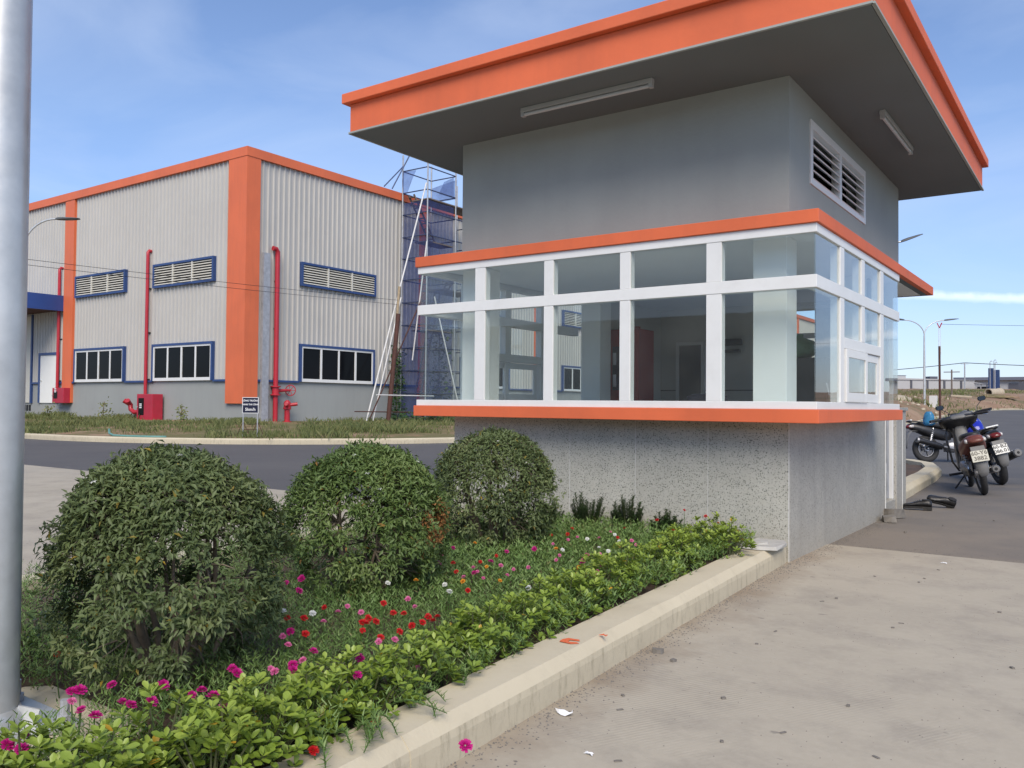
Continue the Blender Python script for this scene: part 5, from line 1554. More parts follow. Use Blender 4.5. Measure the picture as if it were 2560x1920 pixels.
# loose grit gathered along the foot of the kerb, the plinth and the road joint
rnd = random.Random(44)
GV = []; GF_ = []
def grit_bit(x, y, r, z=0.0):
    o = len(GV); a = rnd.uniform(0, 6.28)
    for k in range(4):
        GV.append((x + r * rnd.uniform(0.7, 1.2) * math.cos(a + k * 1.571), y + r * rnd.uniform(0.7, 1.2) * math.sin(a + k * 1.571), z))
    GV.append((x, y, z + r * rnd.uniform(0.5, 1.0)))
    GF_.extend([(o + k, o + (k + 1) % 4, o + 4) for k in range(4)])
for i in range(2600):
    u = rnd.random(); y = 1.7 + u * 7.4
    xk = -1.64 - 0.06 * (y - 1.6) if y < 6.05 else -1.874
    grit_bit(max(xk, -1.88) + 0.01 + abs(rnd.gauss(0, 0.07)), y, rnd.uniform(0.0015, 0.006))
for i in range(1500):
    grit_bit(rnd.uniform(-1.85, 2.5), 7.1 + rnd.gauss(0, 0.10), rnd.uniform(0.002, 0.006), -0.004)
for i in range(1400):
    grit_bit(rnd.uniform(-1.6, 1.6), rnd.uniform(1.2, 7.0), rnd.uniform(0.0012, 0.0035))
for i in range(1200):
    grit_bit(rnd.uniform(-1.85, 1.5), rnd.uniform(7.2, 13), rnd.uniform(0.002, 0.006), -0.005)
tag(link('grit', mesh_np('grit', GV, GF_, M['brick'])), 'fine loose grit scattered along the kerb foot and road joint', 'grit', kind='stuff')

# ================================================================== motorbikes
def ring_xz(y, zc, hw, hh, n=14, p=0.7, xc=0.0, shear=0.0):
    out = []
    for q in range(n):
        a = 2 * math.pi * q / n
        c, s = math.cos(a), math.sin(a)
        out.append((xc + hw * math.copysign(abs(c) ** p, c), y + shear * hh * math.copysign(abs(s) ** p, s), zc + hh * math.copysign(abs(s) ** p, s)))
    return out
def body(secs, n=14, p=0.7):
    return MB().loft([ring_xz(*s[:4], n=n, p=p, shear=(s[4] if len(s) > 4 else 0.0)) for s in secs])
def torus(c, R, r, flat=1.0, n=32, k=10):
    m = MB(); rings = []
    for i in range(n + 1):
        a = 2 * math.pi * i / n
        rings.append([(c[0] + r * flat * math.cos(2 * math.pi * q / k), c[1] + (R + r * math.sin(2 * math.pi * q / k)) * math.cos(a), c[2] + (R + r * math.sin(2 * math.pi * q / k)) * math.sin(a)) for q in range(k)])
    return m.loft(rings, cap=False)
def wheel(t, y, R, tw, style):
    w = torus((0, y, R), R - tw * 0.5, tw * 0.5, 1.0).build('wheel', M['tyre'], t, smooth=True)
    torus((0, y, R), R - tw - 0.012, 0.016, 1.6, k=8).build('rim', M['alloy'], w, smooth=True)
    m = MB()
    if style == 'spoke':
        for q in range(12):
            a = 2 * math.pi * q / 12
            m.cyl((0.02 * (1 if q % 2 else -1), y + 0.03 * math.cos(a), R + 0.03 * math.sin(a)), (0, y + (R - tw - 0.01) * math.cos(a + 0.15), R + (R - tw - 0.01) * math.sin(a + 0.15)), 0.004, n=5)
    else:
        for q in range(5):
            a = 2 * math.pi * q / 5
            m.bar((0, y + 0.03 * math.cos(a), R + 0.03 * math.sin(a)), (0, y + (R - tw - 0.01) * math.cos(a), R + (R - tw - 0.01) * math.sin(a)), 0.03, 0.04, up=(1, 0, 0))
    m.build('spokes', M['alloy'] if style == 'spoke' else M['bike_grey'], w)
    MB().cyl((-0.06, y, R), (0.06, y, R), 0.055, n=14).cyl((-0.11, y, R), (0.11, y, R), 0.014, n=8).build('hub', M['alloy'], w, smooth=True, auto=40)
    return w
def motorbike(label, loc, heading, lean, cfg):
    t = thing('motorbike', label, 'motorbike', loc, group='motorbikes parked behind the gatehouse', rot=(0, -R_(lean), R_(heading)), local=True)
    WB = 1.22; R0, R1 = cfg.get('R', 0.285), cfg.get('R', 0.285); tw = cfg.get('tw', 0.085)
    wheel(t, 0.0, R0, tw, cfg['spokes'])
    wheel(t, WB, R1, tw * 0.85, cfg['spokes'])
    # swing arm, chain case, shocks
    MB().bar((-0.085, -0.03, R0), (-0.075, 0.45, R0 + 0.06), 0.03, 0.045).bar((0.085, -0.03, R0), (0.075, 0.45, R0 + 0.06), 0.03, 0.045).build('swing_arm', M['bike_black'], t, bevel=0.006)
    MB().bar((-0.115, -0.05, R0 + 0.02), (-0.105, 0.42, R0 + 0.05), 0.03, 0.10).build('chain_case', M['bike_black'], t, bevel=0.015)
    for s in (-1, 1):
        a, b = (s * 0.115, 0.02, R0 + 0.04), (s * 0.11, 0.14, R0 + 0.42)
        sh = MB().cyl(a, b, 0.014, n=8).build('shock_absorber', M['chrome'], t)
        pts = []
        for q in range(57):
            u = 0.25 + 0.6 * q / 56; an = q * 2 * math.pi / 8
            pts.append((a[0] + (b[0] - a[0]) * u + 0.026 * math.cos(an), a[1] + (b[1] - a[1]) * u + 0.026 * math.sin(an), a[2] + (b[2] - a[2]) * u))
        MB().tube(pts, 0.006, 5).build('spring', M['galv_dull'], sh)
    # engine
    en = body([(0.42, 0.33, 0.09, 0.08), (0.5, 0.32, 0.14, 0.11), (0.68, 0.32, 0.14, 0.11), (0.76, 0.33, 0.09, 0.09)], p=0.5).build('engine', M['alloy'], t, smooth=True, auto=50)
    m = MB()
    for k in range(7):
        m.box(-0.07, 0.07, 0.74 + k * 0.026, 0.752 + k * 0.026, 0.27, 0.41)
    m.build('cylinder_fins', M['alloy'], en)
    for s in (-1, 1):
        MB().cyl((s * 0.1, 0.56, 0.27), (s * 0.30, 0.56, 0.27), 0.017, n=8).build('foot_peg', M['tyre'], t)
    # exhaust
    up = cfg['muf_up']
    e0 = (0.135, 0.62, 0.25); e1 = (0.155, 0.30, 0.27 + up * 0.3); e2 = (cfg.get('muf_x', 0.165), -0.26, 0.31 + up)
    MB().tube([(0.06, 0.86, 0.28), (0.11, 0.80, 0.22), e0, e1], 0.020, 8).build('exhaust_pipe', M['alloy'], t, smooth=True, auto=50)
    d = _n((e2[0] - e1[0], e2[1] - e1[1], e2[2] - e1[2])); Lm = math.dist(e1, e2)
    mu = MB().lathe(e1, d, [(0.0, 0.022), (0.06, 0.045), (0.14, cfg['muf_r']), (Lm - 0.03, cfg['muf_r']), (Lm, cfg['muf_r'] * 0.92)], 16).build('muffler', M['bike_black'], t, smooth=True, auto=40)
    MB().lathe(tuple(e1[i] + d[i] * (Lm - 0.035) for i in range(3)), d, [(0, cfg['muf_r'] * 1.04), (0.03, cfg['muf_r'] * 1.05), (0.04, cfg['muf_r'] * 0.9)], 16, cap=False).build('end_ring', M['alloy'], mu, smooth=True)
    MB().lathe(tuple(e1[i] + d[i] * (Lm + 0.0005) for i in range(3)), d, [(0, 0.05 * cfg['muf_r'] / 0.055), (0.004, 0.048 * cfg['muf_r'] / 0.055)], 16).build('end_cap', M['bike_grey'], mu)
    MB().lathe(tuple(e1[i] + d[i] * (Lm + 0.004) for i in range(3)), d, [(0, 0.019), (0.006, 0.018)], 12).build('outlet', M['black'], mu)
    MB().bar(tuple(e1[i] + d[i] * Lm * 0.45 + (0, 0, cfg['muf_r'] * 0.9)[i] for i in range(3)), tuple(e1[i] + d[i] * Lm * 0.8 + (0, 0, cfg['muf_r'] * 0.9)[i] for i in range(3)), 0.05, 0.012).build('heat_guard', M['chrome'] if cfg.get('chrome_muf') else M['bike_grey'], mu)
    # seat and tail
    sz = cfg['seat_z']
    body([(-0.16, sz + 0.02, 0.07, 0.022), (-0.08, sz + 0.015, 0.105, 0.042), (0.10, sz - 0.005, 0.12, 0.050), (0.30, sz - 0.03, 0.115, 0.055), (0.48, sz - 0.04, 0.085, 0.050), (0.56, sz - 0.03, 0.05, 0.03)]).build('seat', M['seat'], t, smooth=True)
    tm = cfg['tail_mat']
    body([(-0.34, sz - 0.005, cfg['tail_w'] * 0.55, 0.025, 0.9), (-0.28, sz - 0.03, cfg['tail_w'] * 0.85, 0.055, 0.7), (-0.16, sz - 0.07, cfg['tail_w'] + 0.005, 0.075, 0.3), (0.02, sz - 0.13, cfg['tail_w'] + 0.03, 0.105), (0.22, sz - 0.18, cfg['tail_w'] + 0.03, 0.115), (0.42, sz - 0.22, 0.115, 0.11), (0.52, sz - 0.24, 0.08, 0.08)], n=16).build('tail_cover', tm, t, smooth=True)
    tl = body([(-0.385, sz - 0.03, cfg['tail_w'] * 0.45, 0.018, 0.9), (-0.36, sz - 0.035, cfg['tail_w'] * 0.75, 0.036, 0.9), (-0.27, sz - 0.045, cfg['tail_w'] * 0.86, 0.045, 0.7)], n=14).build('tail_light', M['red_lens'] if not cfg.get('tail_same') else cfg['tail_mat'], t, smooth=True)
    for s in (-1, 1):
        body([(-0.355, sz - 0.045, 0.012, 0.012), (-0.33, sz - 0.045, 0.026, 0.026), (-0.26, sz - 0.04, 0.02, 0.03)], n=10).build('indicator', M['clear_lens'], tl, smooth=True).location.x = s * cfg['tail_w'] * 0.80
    if cfg.get('grab'):
        MB().tube([(-0.10, 0.02, sz + 0.01), (-0.10, -0.20, sz + 0.055), (-0.05, -0.33, sz + 0.07), (0.05, -0.33, sz + 0.07), (0.10, -0.20, sz + 0.055), (0.10, 0.02, sz + 0.01)], 0.014, 8).build('grab_rail', M['bike_black'], t, smooth=True)
        MB().bar((-0.085, -0.30, sz + 0.088), (0.085, -0.30, sz + 0.088), 0.045, 0.02).build('grab_pad', M['plaster_white'], t, bevel=0.006)
    # rear mudguard and number plate
    rings = []
    for (y, z, w) in ((-0.14, sz - 0.13, 0.075), (-0.30, sz - 0.13, 0.075), (-0.37, sz - 0.20, 0.078), (-0.41, sz - 0.32, 0.075), (-0.425, sz - 0.44, 0.062), (-0.415, sz - 0.49, 0.030)):
        rings.append([(-w, y + 0.012, z - 0.012), (-w * 0.7, y - 0.006, z + 0.003), (w * 0.7, y - 0.006, z + 0.003), (w, y + 0.012, z - 0.012), (w * 0.7, y + 0.006, z - 0.006), (-w * 0.7, y + 0.006, z - 0.006)])
    MB().loft(rings).build('mudguard', M['bike_grey'], t, smooth=True, auto=50)
    if cfg.get('plate'):
        tilt = R_(cfg.get('plate_tilt', 24))
        pz = sz - 0.235; pyy = -0.425
        M4 = Matrix.Translation((0, pyy, pz)) @ Matrix.Rotation(-tilt, 4, 'X')
        m = MB()
        pl_ = [(-0.095, -0.07), (-0.09, -0.075), (0.09, -0.075), (0.095, -0.07), (0.095, 0.065), (0.09, 0.07), (-0.09, 0.07), (-0.095, 0.065)]
        m.loft([[tuple(M4 @ Vector((x, yy, z))) for x, z in pl_] for yy in (-0.004, 0.002)])
        po = m.build('number_plate', cfg['plate_mat'], t)
        for s, z in zip(cfg['plate'], (0.034, -0.034)):
            text_mesh('plate_lettering', s, 0.072, cfg['ink'], M4 @ Matrix.Translation((0, -0.0045, z)) @ RX90 @ Matrix.Diagonal((1.05, 1.0, 1, 1)), po, ext=0.0008, bold=0.0015)
        MB().bar((0, -0.36, sz - 0.12), tuple(M4 @ Vector((0, 0.01, 0.06))), 0.16, 0.02).build('plate_bracket', M['bike_grey'], t)
    # centre body / tank, leg shield, front
    bm_ = cfg['body_mat']
    if cfg['kind'] == 'tank':
        body([(0.46, sz - 0.02, 0.06, 0.06), (0.54, sz + 0.02, 0.125, 0.10), (0.68, sz + 0.06, 0.15, 0.13), (0.82, sz + 0.07, 0.14, 0.12), (0.92, sz + 0.05, 0.09, 0.08)], n=18).build('fuel_tank', bm_, t, smooth=True)
        body([(0.50, sz - 0.15, 0.10, 0.09), (0.70, sz - 0.16, 0.15, 0.13), (0.92, sz - 0.14, 0.17, 0.14), (1.02, sz - 0.12, 0.13, 0.09)]).build('side_fairing', M['bike_black'], t, smooth=True)
    else:
        body([(0.44, sz - 0.16, 0.10, 0.09), (0.58, sz - 0.28, 0.085, 0.08), (0.74, sz - 0.30, 0.08, 0.09), (0.86, sz - 0.20, 0.09, 0.14), (0.94, sz - 0.08, 0.09, 0.16), (0.98, sz + 0.08, 0.06, 0.10)]).build('spine_cover', M['bike_grey'], t, smooth=True)
    for s in (-1, 1):
        rr = []
        for (y, z, w) in ((0.78, 0.28, 0.02), (0.80, 0.42, 0.05), (0.86, 0.60, 0.07), (0.95, 0.78, 0.06), (1.0, 0.90, 0.03)):
            xo = s * (0.12 + (0.06 if 0.3 < z < 0.8 else 0.0))
            rr.append([(xo - w * 0.25, y + w, z), (xo + s * 0.02, y + w * 1.2, z), (xo + s * 0.035, y - w * 0.6, z), (xo + s * 0.01, y - w, z)])
        MB().loft(rr).build('leg_shield', M['bike_black'], t, smooth=True, auto=60)
    for s in (-1, 1):
        MB().tube([(s * 0.085, WB, R1), (s * 0.085, WB - 0.10, R1 + 0.28), (s * 0.07, WB - 0.24, 0.86)], [0.028, 0.026, 0.02], 10).build('fork_leg', M['alloy'], t, smooth=True, auto=50)
    fr = []
    for k in range(9):
        a = R_(35 + k * 16)
        c = (0, WB + (R1 + 0.02) * math.cos(a), R1 + (R1 + 0.02) * math.sin(a)); w = 0.06
        fr.append([(-w, c[1] * 0.97 + WB * 0.03, c[2] - 0.02), (-w * 0.6, c[1], c[2] + 0.012), (w * 0.6, c[1], c[2] + 0.012), (w, c[1] * 0.97 + WB * 0.03, c[2] - 0.02), (w * 0.6, c[1], c[2] + 0.004), (-w * 0.6, c[1], c[2] + 0.004)])
    MB().loft(fr).build('front_mudguard', bm_ if cfg['kind'] == 'tank' else M['bike_black'], t, smooth=True)
    hz = cfg['bar_z']; hy = WB - 0.30
    body([(hy + 0.24, hz - 0.16, 0.05, 0.05), (hy + 0.17, hz - 0.12, 0.12, 0.10), (hy + 0.06, hz - 0.05, cfg['cowl_w'], 0.085), (hy - 0.04, hz - 0.01, cfg['cowl_w'] * 1.05, 0.055), (hy - 0.09, hz - 0.005, cfg['cowl_w'] * 0.8, 0.02)], n=16).build('headlight_cowl', M['bike_black'], t, smooth=True)
    body([(hy - 0.098, hz + 0.0, 0.07, 0.010), (hy - 0.09, hz + 0.008, 0.10, 0.022), (hy - 0.02, hz + 0.045, 0.09, 0.018)], n=12).build('instrument_panel', M['bike_grey'], t, smooth=True)
    hb = MB().tube([(-0.35, hy - 0.16, hz + 0.02), (-0.20, hy - 0.05, hz + 0.02), (0, hy, hz - 0.03), (0.20, hy - 0.05, hz + 0.02), (0.35, hy - 0.16, hz + 0.02)], 0.013, 8).build('handlebar', M['bike_black'], t, smooth=True)
    for s in (-1, 1):
        MB().cyl((s * 0.245, hy - 0.085, hz + 0.02), (s * 0.365, hy - 0.17, hz + 0.02), 0.019, n=10).build('grip', M['tyre'], hb, smooth=True, auto=40)
        MB().tube([(s * 0.20, hy - 0.01, hz + 0.01), (s * 0.26, hy - 0.02, hz + 0.005), (s * 0.37, hy - 0.08, hz - 0.01)], 0.007, 6).build('lever', M['chrome'], hb)
        if cfg.get('mirrors'):
            MB().tube([(s * 0.17, hy - 0.03, hz + 0.02), (s * 0.22, hy + 0.0, hz + 0.10), (s * 0.30, hy + 0.01, hz + 0.17)], 0.006, 6).build('mirror_stem', M['bike_black'], t)
            mm = body([(hy + 0.035, hz + 0.20, 0.03, 0.02), (hy + 0.02, hz + 0.20, 0.058, 0.036), (hy - 0.005, hz + 0.20, 0.06, 0.038)], n=14).build('mirror', M['bike_black'], t, smooth=True)
            mm.location.x = s * 0.315
            gl = body([(hy - 0.0055, hz + 0.20, 0.054, 0.033), (hy - 0.0075, hz + 0.20, 0.053, 0.032)], n=14).build('mirror_glass', M['mirror'], mm)
    # side stand on the left
    MB().cyl((-0.10, 0.52, 0.26), (-0.10 - 0.16, 0.60, max(0.0, 0.26 * 0 + 0.03 + math.tan(R_(lean)) * 0.0) + 0.045), 0.012, n=6).build('side_stand', M['bike_black'], t)
    return t
motorbike('red tailed motorbike nearest the camera, plate 60-Y6 3882', (-1.34, 12.51, -0.006), 14, 12,
          dict(spokes='spoke', muf_up=0.02, muf_r=0.046, seat_z=0.77, tail_mat=M['bike_red'], tail_w=0.125, tail_same=True, plate=('60-Y6', '3882'), plate_mat=M['plate_dirty'], ink=M['ink_worn'],
               kind='under', body_mat=M['bike_red'], bar_z=1.0, cowl_w=0.24, mirrors=False, plate_tilt=20))
motorbike('blue tanked motorbike behind the red one, plate 60-BZ 086.01', (-1.31, 14.38, -0.006), 22, 15,
          dict(spokes='cast', muf_up=0.13, muf_r=0.058, muf_x=0.25, seat_z=0.80, tail_mat=M['bike_black'], tail_w=0.10, plate=('60-BZ', '086.01'), plate_mat=M['plate'], ink=M['ink'],
               kind='tank', body_mat=M['bike_blue'], bar_z=1.04, cowl_w=0.13, mirrors=True, grab=True, tw=0.12, R=0.295, plate_tilt=24, chrome_muf=True))
motorbike('black motorbike parked side on at the far end of the island', (-3.10, 19.2, -0.006), -52, 9,
          dict(spokes='cast', muf_up=0.14, muf_r=0.055, seat_z=0.78, tail_mat=M['bike_black'], tail_w=0.10, plate=None, kind='tank', body_mat=M['bike_black'], bar_z=1.03, cowl_w=0.13, mirrors=False, grab=True, tw=0.11, R=0.28))
# carrier bag hung on the left grip of the red tailed bike
bx, by, bz = -2.12, 13.30, 0.86
rings = []
rnd = random.Random(4)
for k in range(9):
    u = k / 8
    w = (0.050, 0.078, 0.080, 0.072, 0.066, 0.062, 0.056, 0.048, 0.030)[k]
    rings.append([(bx + w * (1 + rnd.uniform(-0.22, 0.22)) * math.cos(2 * math.pi * q / 14), by + w * 0.6 * (1 + rnd.uniform(-0.1, 0.1)) * math.sin(2 * math.pi * q / 14), bz + 0.20 * u) for q in range(14)])
tag(MB().loft(rings).build('carrier_bag', M['blue_bag'], smooth=True, loc=(bx, by, bz)), 'translucent blue carrier bag hung on the left handlebar grip', 'bag')

# ================================================================== plants
def frames(D, up):
    D = D / np.linalg.norm(D, axis=1, keepdims=True)
    S = np.cross(D, up); S /= (np.linalg.norm(S, axis=1, keepdims=True) + 1e-9)
    N = np.cross(S, D)
    return D, S, N
LANCE_V = np.array([(0, 0, 0), (0.42, 0.5, 0.10), (0.42, -0.5, 0.10), (1, 0, -0.16), (0.45, 0, -0.03)])   # along, side(*W), normal(*L)
LANCE_F = np.array([(0, 4, 1), (1, 4, 3), (0, 2, 4), (2, 3, 4)])
OVATE_V = np.array([(0, 0, 0), (0.34, 0.36, 0.05), (0.70, 0.5, 0.06), (0.93, 0.22, 0.02), (1.0, 0, -0.02), (0.93, -0.22, 0.02), (0.70, -0.5, 0.06), (0.34, -0.36, 0.05), (0.5, 0, -0.02)])
OVATE_F = np.array([(0, 8, 1), (1, 8, 2), (2, 8, 3), (3, 8, 4), (4, 8, 5), (5, 8, 6), (6, 8, 7), (7, 8, 0)])
NEEDLE_V = np.array([(0, 0.5, 0), (0, -0.5, 0), (0.6, 0.3, 0.03), (0.6, -0.3, 0.03), (1, 0, 0.02)])
NEEDLE_F = np.array([(0, 1, 2), (1, 3, 2), (2, 3, 4)])

def leaf_arrays(P, D, S, N, L, W, lv, TV, TF):
    n, k = len(P), len(TV)
    V = (P[:, None, :] + D[:, None, :] * (TV[None, :, 0:1] * L[:, None, None]) + S[:, None, :] * (TV[None, :, 1:2] * W[:, None, None]) + N[:, None, :] * (TV[None, :, 2:3] * L[:, None, None]))
    F = TF[None, :, :] + (np.arange(n) * k)[:, None, None]
    return V.reshape(-1, 3), F.reshape(-1, 3), np.repeat(lv, k)

_LEAFCACHE = {}
def leaf_unit(key, mat, TV, TF, lv, ratio):
    k = (key, round(lv, 1), round(ratio, 2))
    if k not in _LEAFCACHE:
        V = TV.copy(); V[:, 1] *= ratio
        _LEAFCACHE[k] = mesh_np('leaf', V, TF, mat, np.full(len(V), round(lv, 1)))
    return _LEAFCACHE[k]

def add_leaf_objects(root, off, idx, P, D, S, N, L, W, lv, key, mat, TV, TF):
    for i in idx:
        me = leaf_unit(key, mat, TV, TF, float(min(lv[i], 0.999)), round(float(W[i] / L[i]) * 10) / 10)
        o = bpy.data.objects.new('leaf', me); COL.objects.link(o); o.parent = root
        l = float(L[i])
        o.matrix_local = Matrix((
            (D[i, 0] * l, S[i, 0] * l, N[i, 0] * l, P[i, 0] - off[0]),
            (D[i, 1] * l, S[i, 1] * l, N[i, 1] * l, P[i, 1] - off[1]),
            (D[i, 2] * l, S[i, 2] * l, N[i, 2] * l, P[i, 2] - off[2]), (0, 0, 0, 1)))

def foliage(root, P, D, up, L, W, lv, key, mat, TV, TF, nobj, name='foliage', front=None):
    D, S, N = frames(D, up)
    off = OFF[root.name]
    n = len(P)
    pick = np.zeros(n, bool)
    if nobj:
        d = np.linalg.norm(P - np.array([0, 0, 1.1]), axis=1) - 0.6 * L * 10
        sel = np.argsort(d)[:nobj]; pick[sel] = True
        add_leaf_objects(root, off, sel, P, D, S, N, L, W, lv, key, mat, TV, TF)
    r = ~pick
    if r.any():
        V, F, a = leaf_arrays(P[r], D[r], S[r], N[r], L[r], W[r], lv[r], TV, TF)
        o = link(name, mesh_np(name, V - np.array(off)[None, :], F, mat, a), root)
        o['kind'] = 'stuff'

def shrub(label, bx, by, R, ztop, ncl, seed, mat, key, nobj=260, zbot=0.16, thr_low=0.02, squash=(1.0, 1.0), dead=None, leafL=0.05, trunkoff=(0, 0), hole=None):
    rs = np.random.default_rng(seed); rnd = random.Random(seed)
    z0 = 0.10
    root = thing('round_shrub', label, 'shrub', (bx, by, z0), group='clipped round shrubs in the flower bed')
    H = ztop - zbot
    def prof(h):
        if h > 0.42: return max(0.0, 1 - ((h - 0.42) / 0.58) ** 2.3) ** 0.46
        return 0.62 + 0.38 * math.sin(h / 0.42 * math.pi / 2)
    # stems
    base = Vector((bx + trunkoff[0], by + trunkoff[1], z0 - 0.02))
    stems = []
    for k in range(10):
        a = 2 * math.pi * k / 10 + rnd.uniform(-0.25, 0.25)
        h = rnd.uniform(0.45, 0.92); rr = R * prof(h) * rnd.uniform(0.5, 0.86)
        e = Vector((bx + rr * math.cos(a) * squash[0], by + rr * math.sin(a) * squash[1], zbot + H * h))
        s = base + Vector((math.cos(a) * 0.035, math.sin(a) * 0.035, 0))
        pts = []
        for q in range(8):
            u = q / 7
            p = s.lerp(e, u)
            bow = math.sin(u * math.pi) * 0.05
            p += Vector((math.cos(a) * bow, math.sin(a) * bow, 0)) + Vector((rnd.uniform(-1, 1), rnd.uniform(-1, 1), rnd.uniform(-1, 1))) * 0.012 * (1 if 0 < q < 7 else 0)
            pts.append(p)
        r0 = rnd.uniform(0.011, 0.019)
        MB().tube([tuple(p) for p in pts], [r0 * (1 - 0.72 * q / 7) for q in range(8)], 7).build('stem', M['bark'], root, smooth=True)
        stems.append(pts)
    # leaf clusters
    P = []; O = []
    cnt = 0
    while len(P) < ncl and cnt < ncl * 12:
        cnt += 1
        h = rnd.random() ** 0.8
        a = rnd.uniform(0, 2 * math.pi)
        rr = R * prof(h)
        s = 1 - abs(rnd.gauss(0, 0.07)) if rnd.random() < 0.80 else rnd.uniform(0.45, 0.93)
        if rnd.random() < 0.035: s = rnd.uniform(1.03, 1.13)
        bump = 1 + 0.15 * mnoise.noise(Vector((math.cos(a) * 1.7, math.sin(a) * 1.7, h * 2.4 + seed)))
        p = Vector((bx + rr * s * bump * math.cos(a) * squash[0], by + rr * s * bump * math.sin(a) * squash[1], zbot + H * h * (0.97 + 0.03 * rnd.random() + 0.05 * mnoise.noise(Vector((rr * math.cos(a) * 5, rr * math.sin(a) * 5, seed))))))
        nz = mnoise.noise(p * 5.2 + Vector((seed, 0, 0))) + 0.5 * mnoise.noise(p * 11 + Vector((0, seed, 0)))
        thr = -0.75 if h > 0.60 else thr_low - 0.9 * max(0, (h - 0.45)) * 4
        if hole is not None:
            for (hx, hy, hz, hr) in hole:
                vd = Vector((hx, hy, -0.12)).normalized(); w_ = p - Vector((hx, hy, hz)); w_ = w_ - vd * w_.dot(vd)
                if w_.length < hr * (0.75 + 0.6 * rnd.random()): nz -= 0.75
        if nz < thr: continue
        P.append(p); o = Vector((math.cos(a), math.sin(a), 0.15 + 1.5 * max(0, h - 0.45))).normalized(); O.append(o)
    # twigs from stems to a share of the clusters
    tw = MB(); allp = [p for st in stems for p in st[3:]]
    for p in P[::4]:
        q = min(allp, key=lambda s_: (s_ - p).length)
        if (q - p).length > 0.16: continue
        mid = q.lerp(p, 0.55) + Vector((rnd.uniform(-1, 1), rnd.uniform(-1, 1), rnd.uniform(-0.2, 1))) * 0.02
        tw.tube([tuple(q), tuple(mid), tuple(p)], [0.0042, 0.003, 0.0016], 4, cap=False)
    to = tw.build('twigs', M['twig'], root); to['kind'] = 'stuff'
    # leaves
    LP, LD, LU, LL, LW, LV = [], [], [], [], [], []
    deadsel = []
    for p, o in zip(P, O):
        k = rnd.randint(6, 9)
        tone = min(1, max(0, 0.42 + 0.75 * mnoise.noise(p * 4.0 + Vector((9, seed, 2))) + rnd.uniform(-0.15, 0.15)))
        isdead = dead is not None and (p - Vector(dead[:3])).length < dead[3] * rnd.uniform(0.5, 1.2)
        s1 = o.cross(Vector((0, 0, 1)));
        if s1.length < 0.05: s1 = Vector((1, 0, 0))
        s1.normalize(); u1 = s1.cross(o)
        ph = rnd.uniform(0, 6.28)
        for q in range(k):
            an = ph + 2 * math.pi * q / k * 1.3
            sp = rnd.uniform(0.5, 1.5)
            d = o * (1.05 - 0.45 * sp) + (s1 * math.cos(an) + u1 * math.sin(an)) * sp * 0.75
            d.z -= rnd.uniform(0.05, 0.55)
            d.normalize()
            upv = (o * 0.7 + Vector((0, 0, 0.8)) + Vector((rnd.uniform(-.4, .4), rnd.uniform(-.4, .4), rnd.uniform(-.4, .4))))
            jit = Vector((rnd.gauss(0, 0.012), rnd.gauss(0, 0.012), rnd.gauss(0, 0.012)))
            LP.append(p + jit); LD.append(d); LU.append(upv)
            l = leafL * rnd.uniform(0.62, 1.18); LL.append(l); LW.append(l * rnd.uniform(0.30, 0.42))
            v = tone * 0.62 + rnd.uniform(0, 0.30)
            if rnd.random() < 0.012: v = 0.98
            LV.append(min(v, 0.99)); deadsel.append(isdead)
    A = lambda x: np.array([tuple(v) for v in x], float)
    LP, LD, LU = A(LP), A(LD), A(LU); LL, LW, LV = np.array(LL), np.array(LW), np.array(LV); dm = np.array(deadsel)
    foliage(root, LP[~dm], LD[~dm], LU[~dm], LL[~dm], LW[~dm], LV[~dm], key, mat, LANCE_V, LANCE_F, nobj)
    if dm.any():
        foliage(root, LP[dm], LD[dm], LU[dm], LL[dm] * 0.8, LW[dm], LV[dm], 'dead', M['leaf_dead'], LANCE_V, LANCE_F, 0, 'dead_foliage')
    return root, P, O

S1 = shrub('largest round clipped shrub beside the near lamp pole', -2.67, 1.73, 0.365, 0.925, 3700, 21, M['leaf_shrub'], 'sh1', nobj=300, leafL=0.030, thr_low=0.02, trunkoff=(0.05, 0.0), hole=[(-2.52, 1.80, 0.60, 0.085), (-2.66, 1.74, 0.56, 0.06), (-2.42, 1.86, 0.52, 0.05), (-2.74, 1.66, 0.34, 0.06)])
S2 = shrub('middle round shrub with browned leaves on one side', -3.10, 3.13, 0.385, 0.88, 3000, 22, M['leaf_shrub2'], 'sh2', nobj=260, leafL=0.033, thr_low=-0.02, dead=(-2.80, 3.24, 0.50, 0.13), hole=[(-3.14, 3.10, 0.60, 0.07), (-3.22, 3.05, 0.55, 0.05)])
S3 = shrub('farthest round shrub against the gatehouse plinth', -3.37, 4.58, 0.405, 0.915, 2900, 23, M['leaf_shrub'], 'sh3', nobj=200, leafL=0.033, thr_low=-0.10, hole=[(-3.45, 4.55, 0.58, 0.05), (-3.25, 4.65, 0.62, 0.05)])

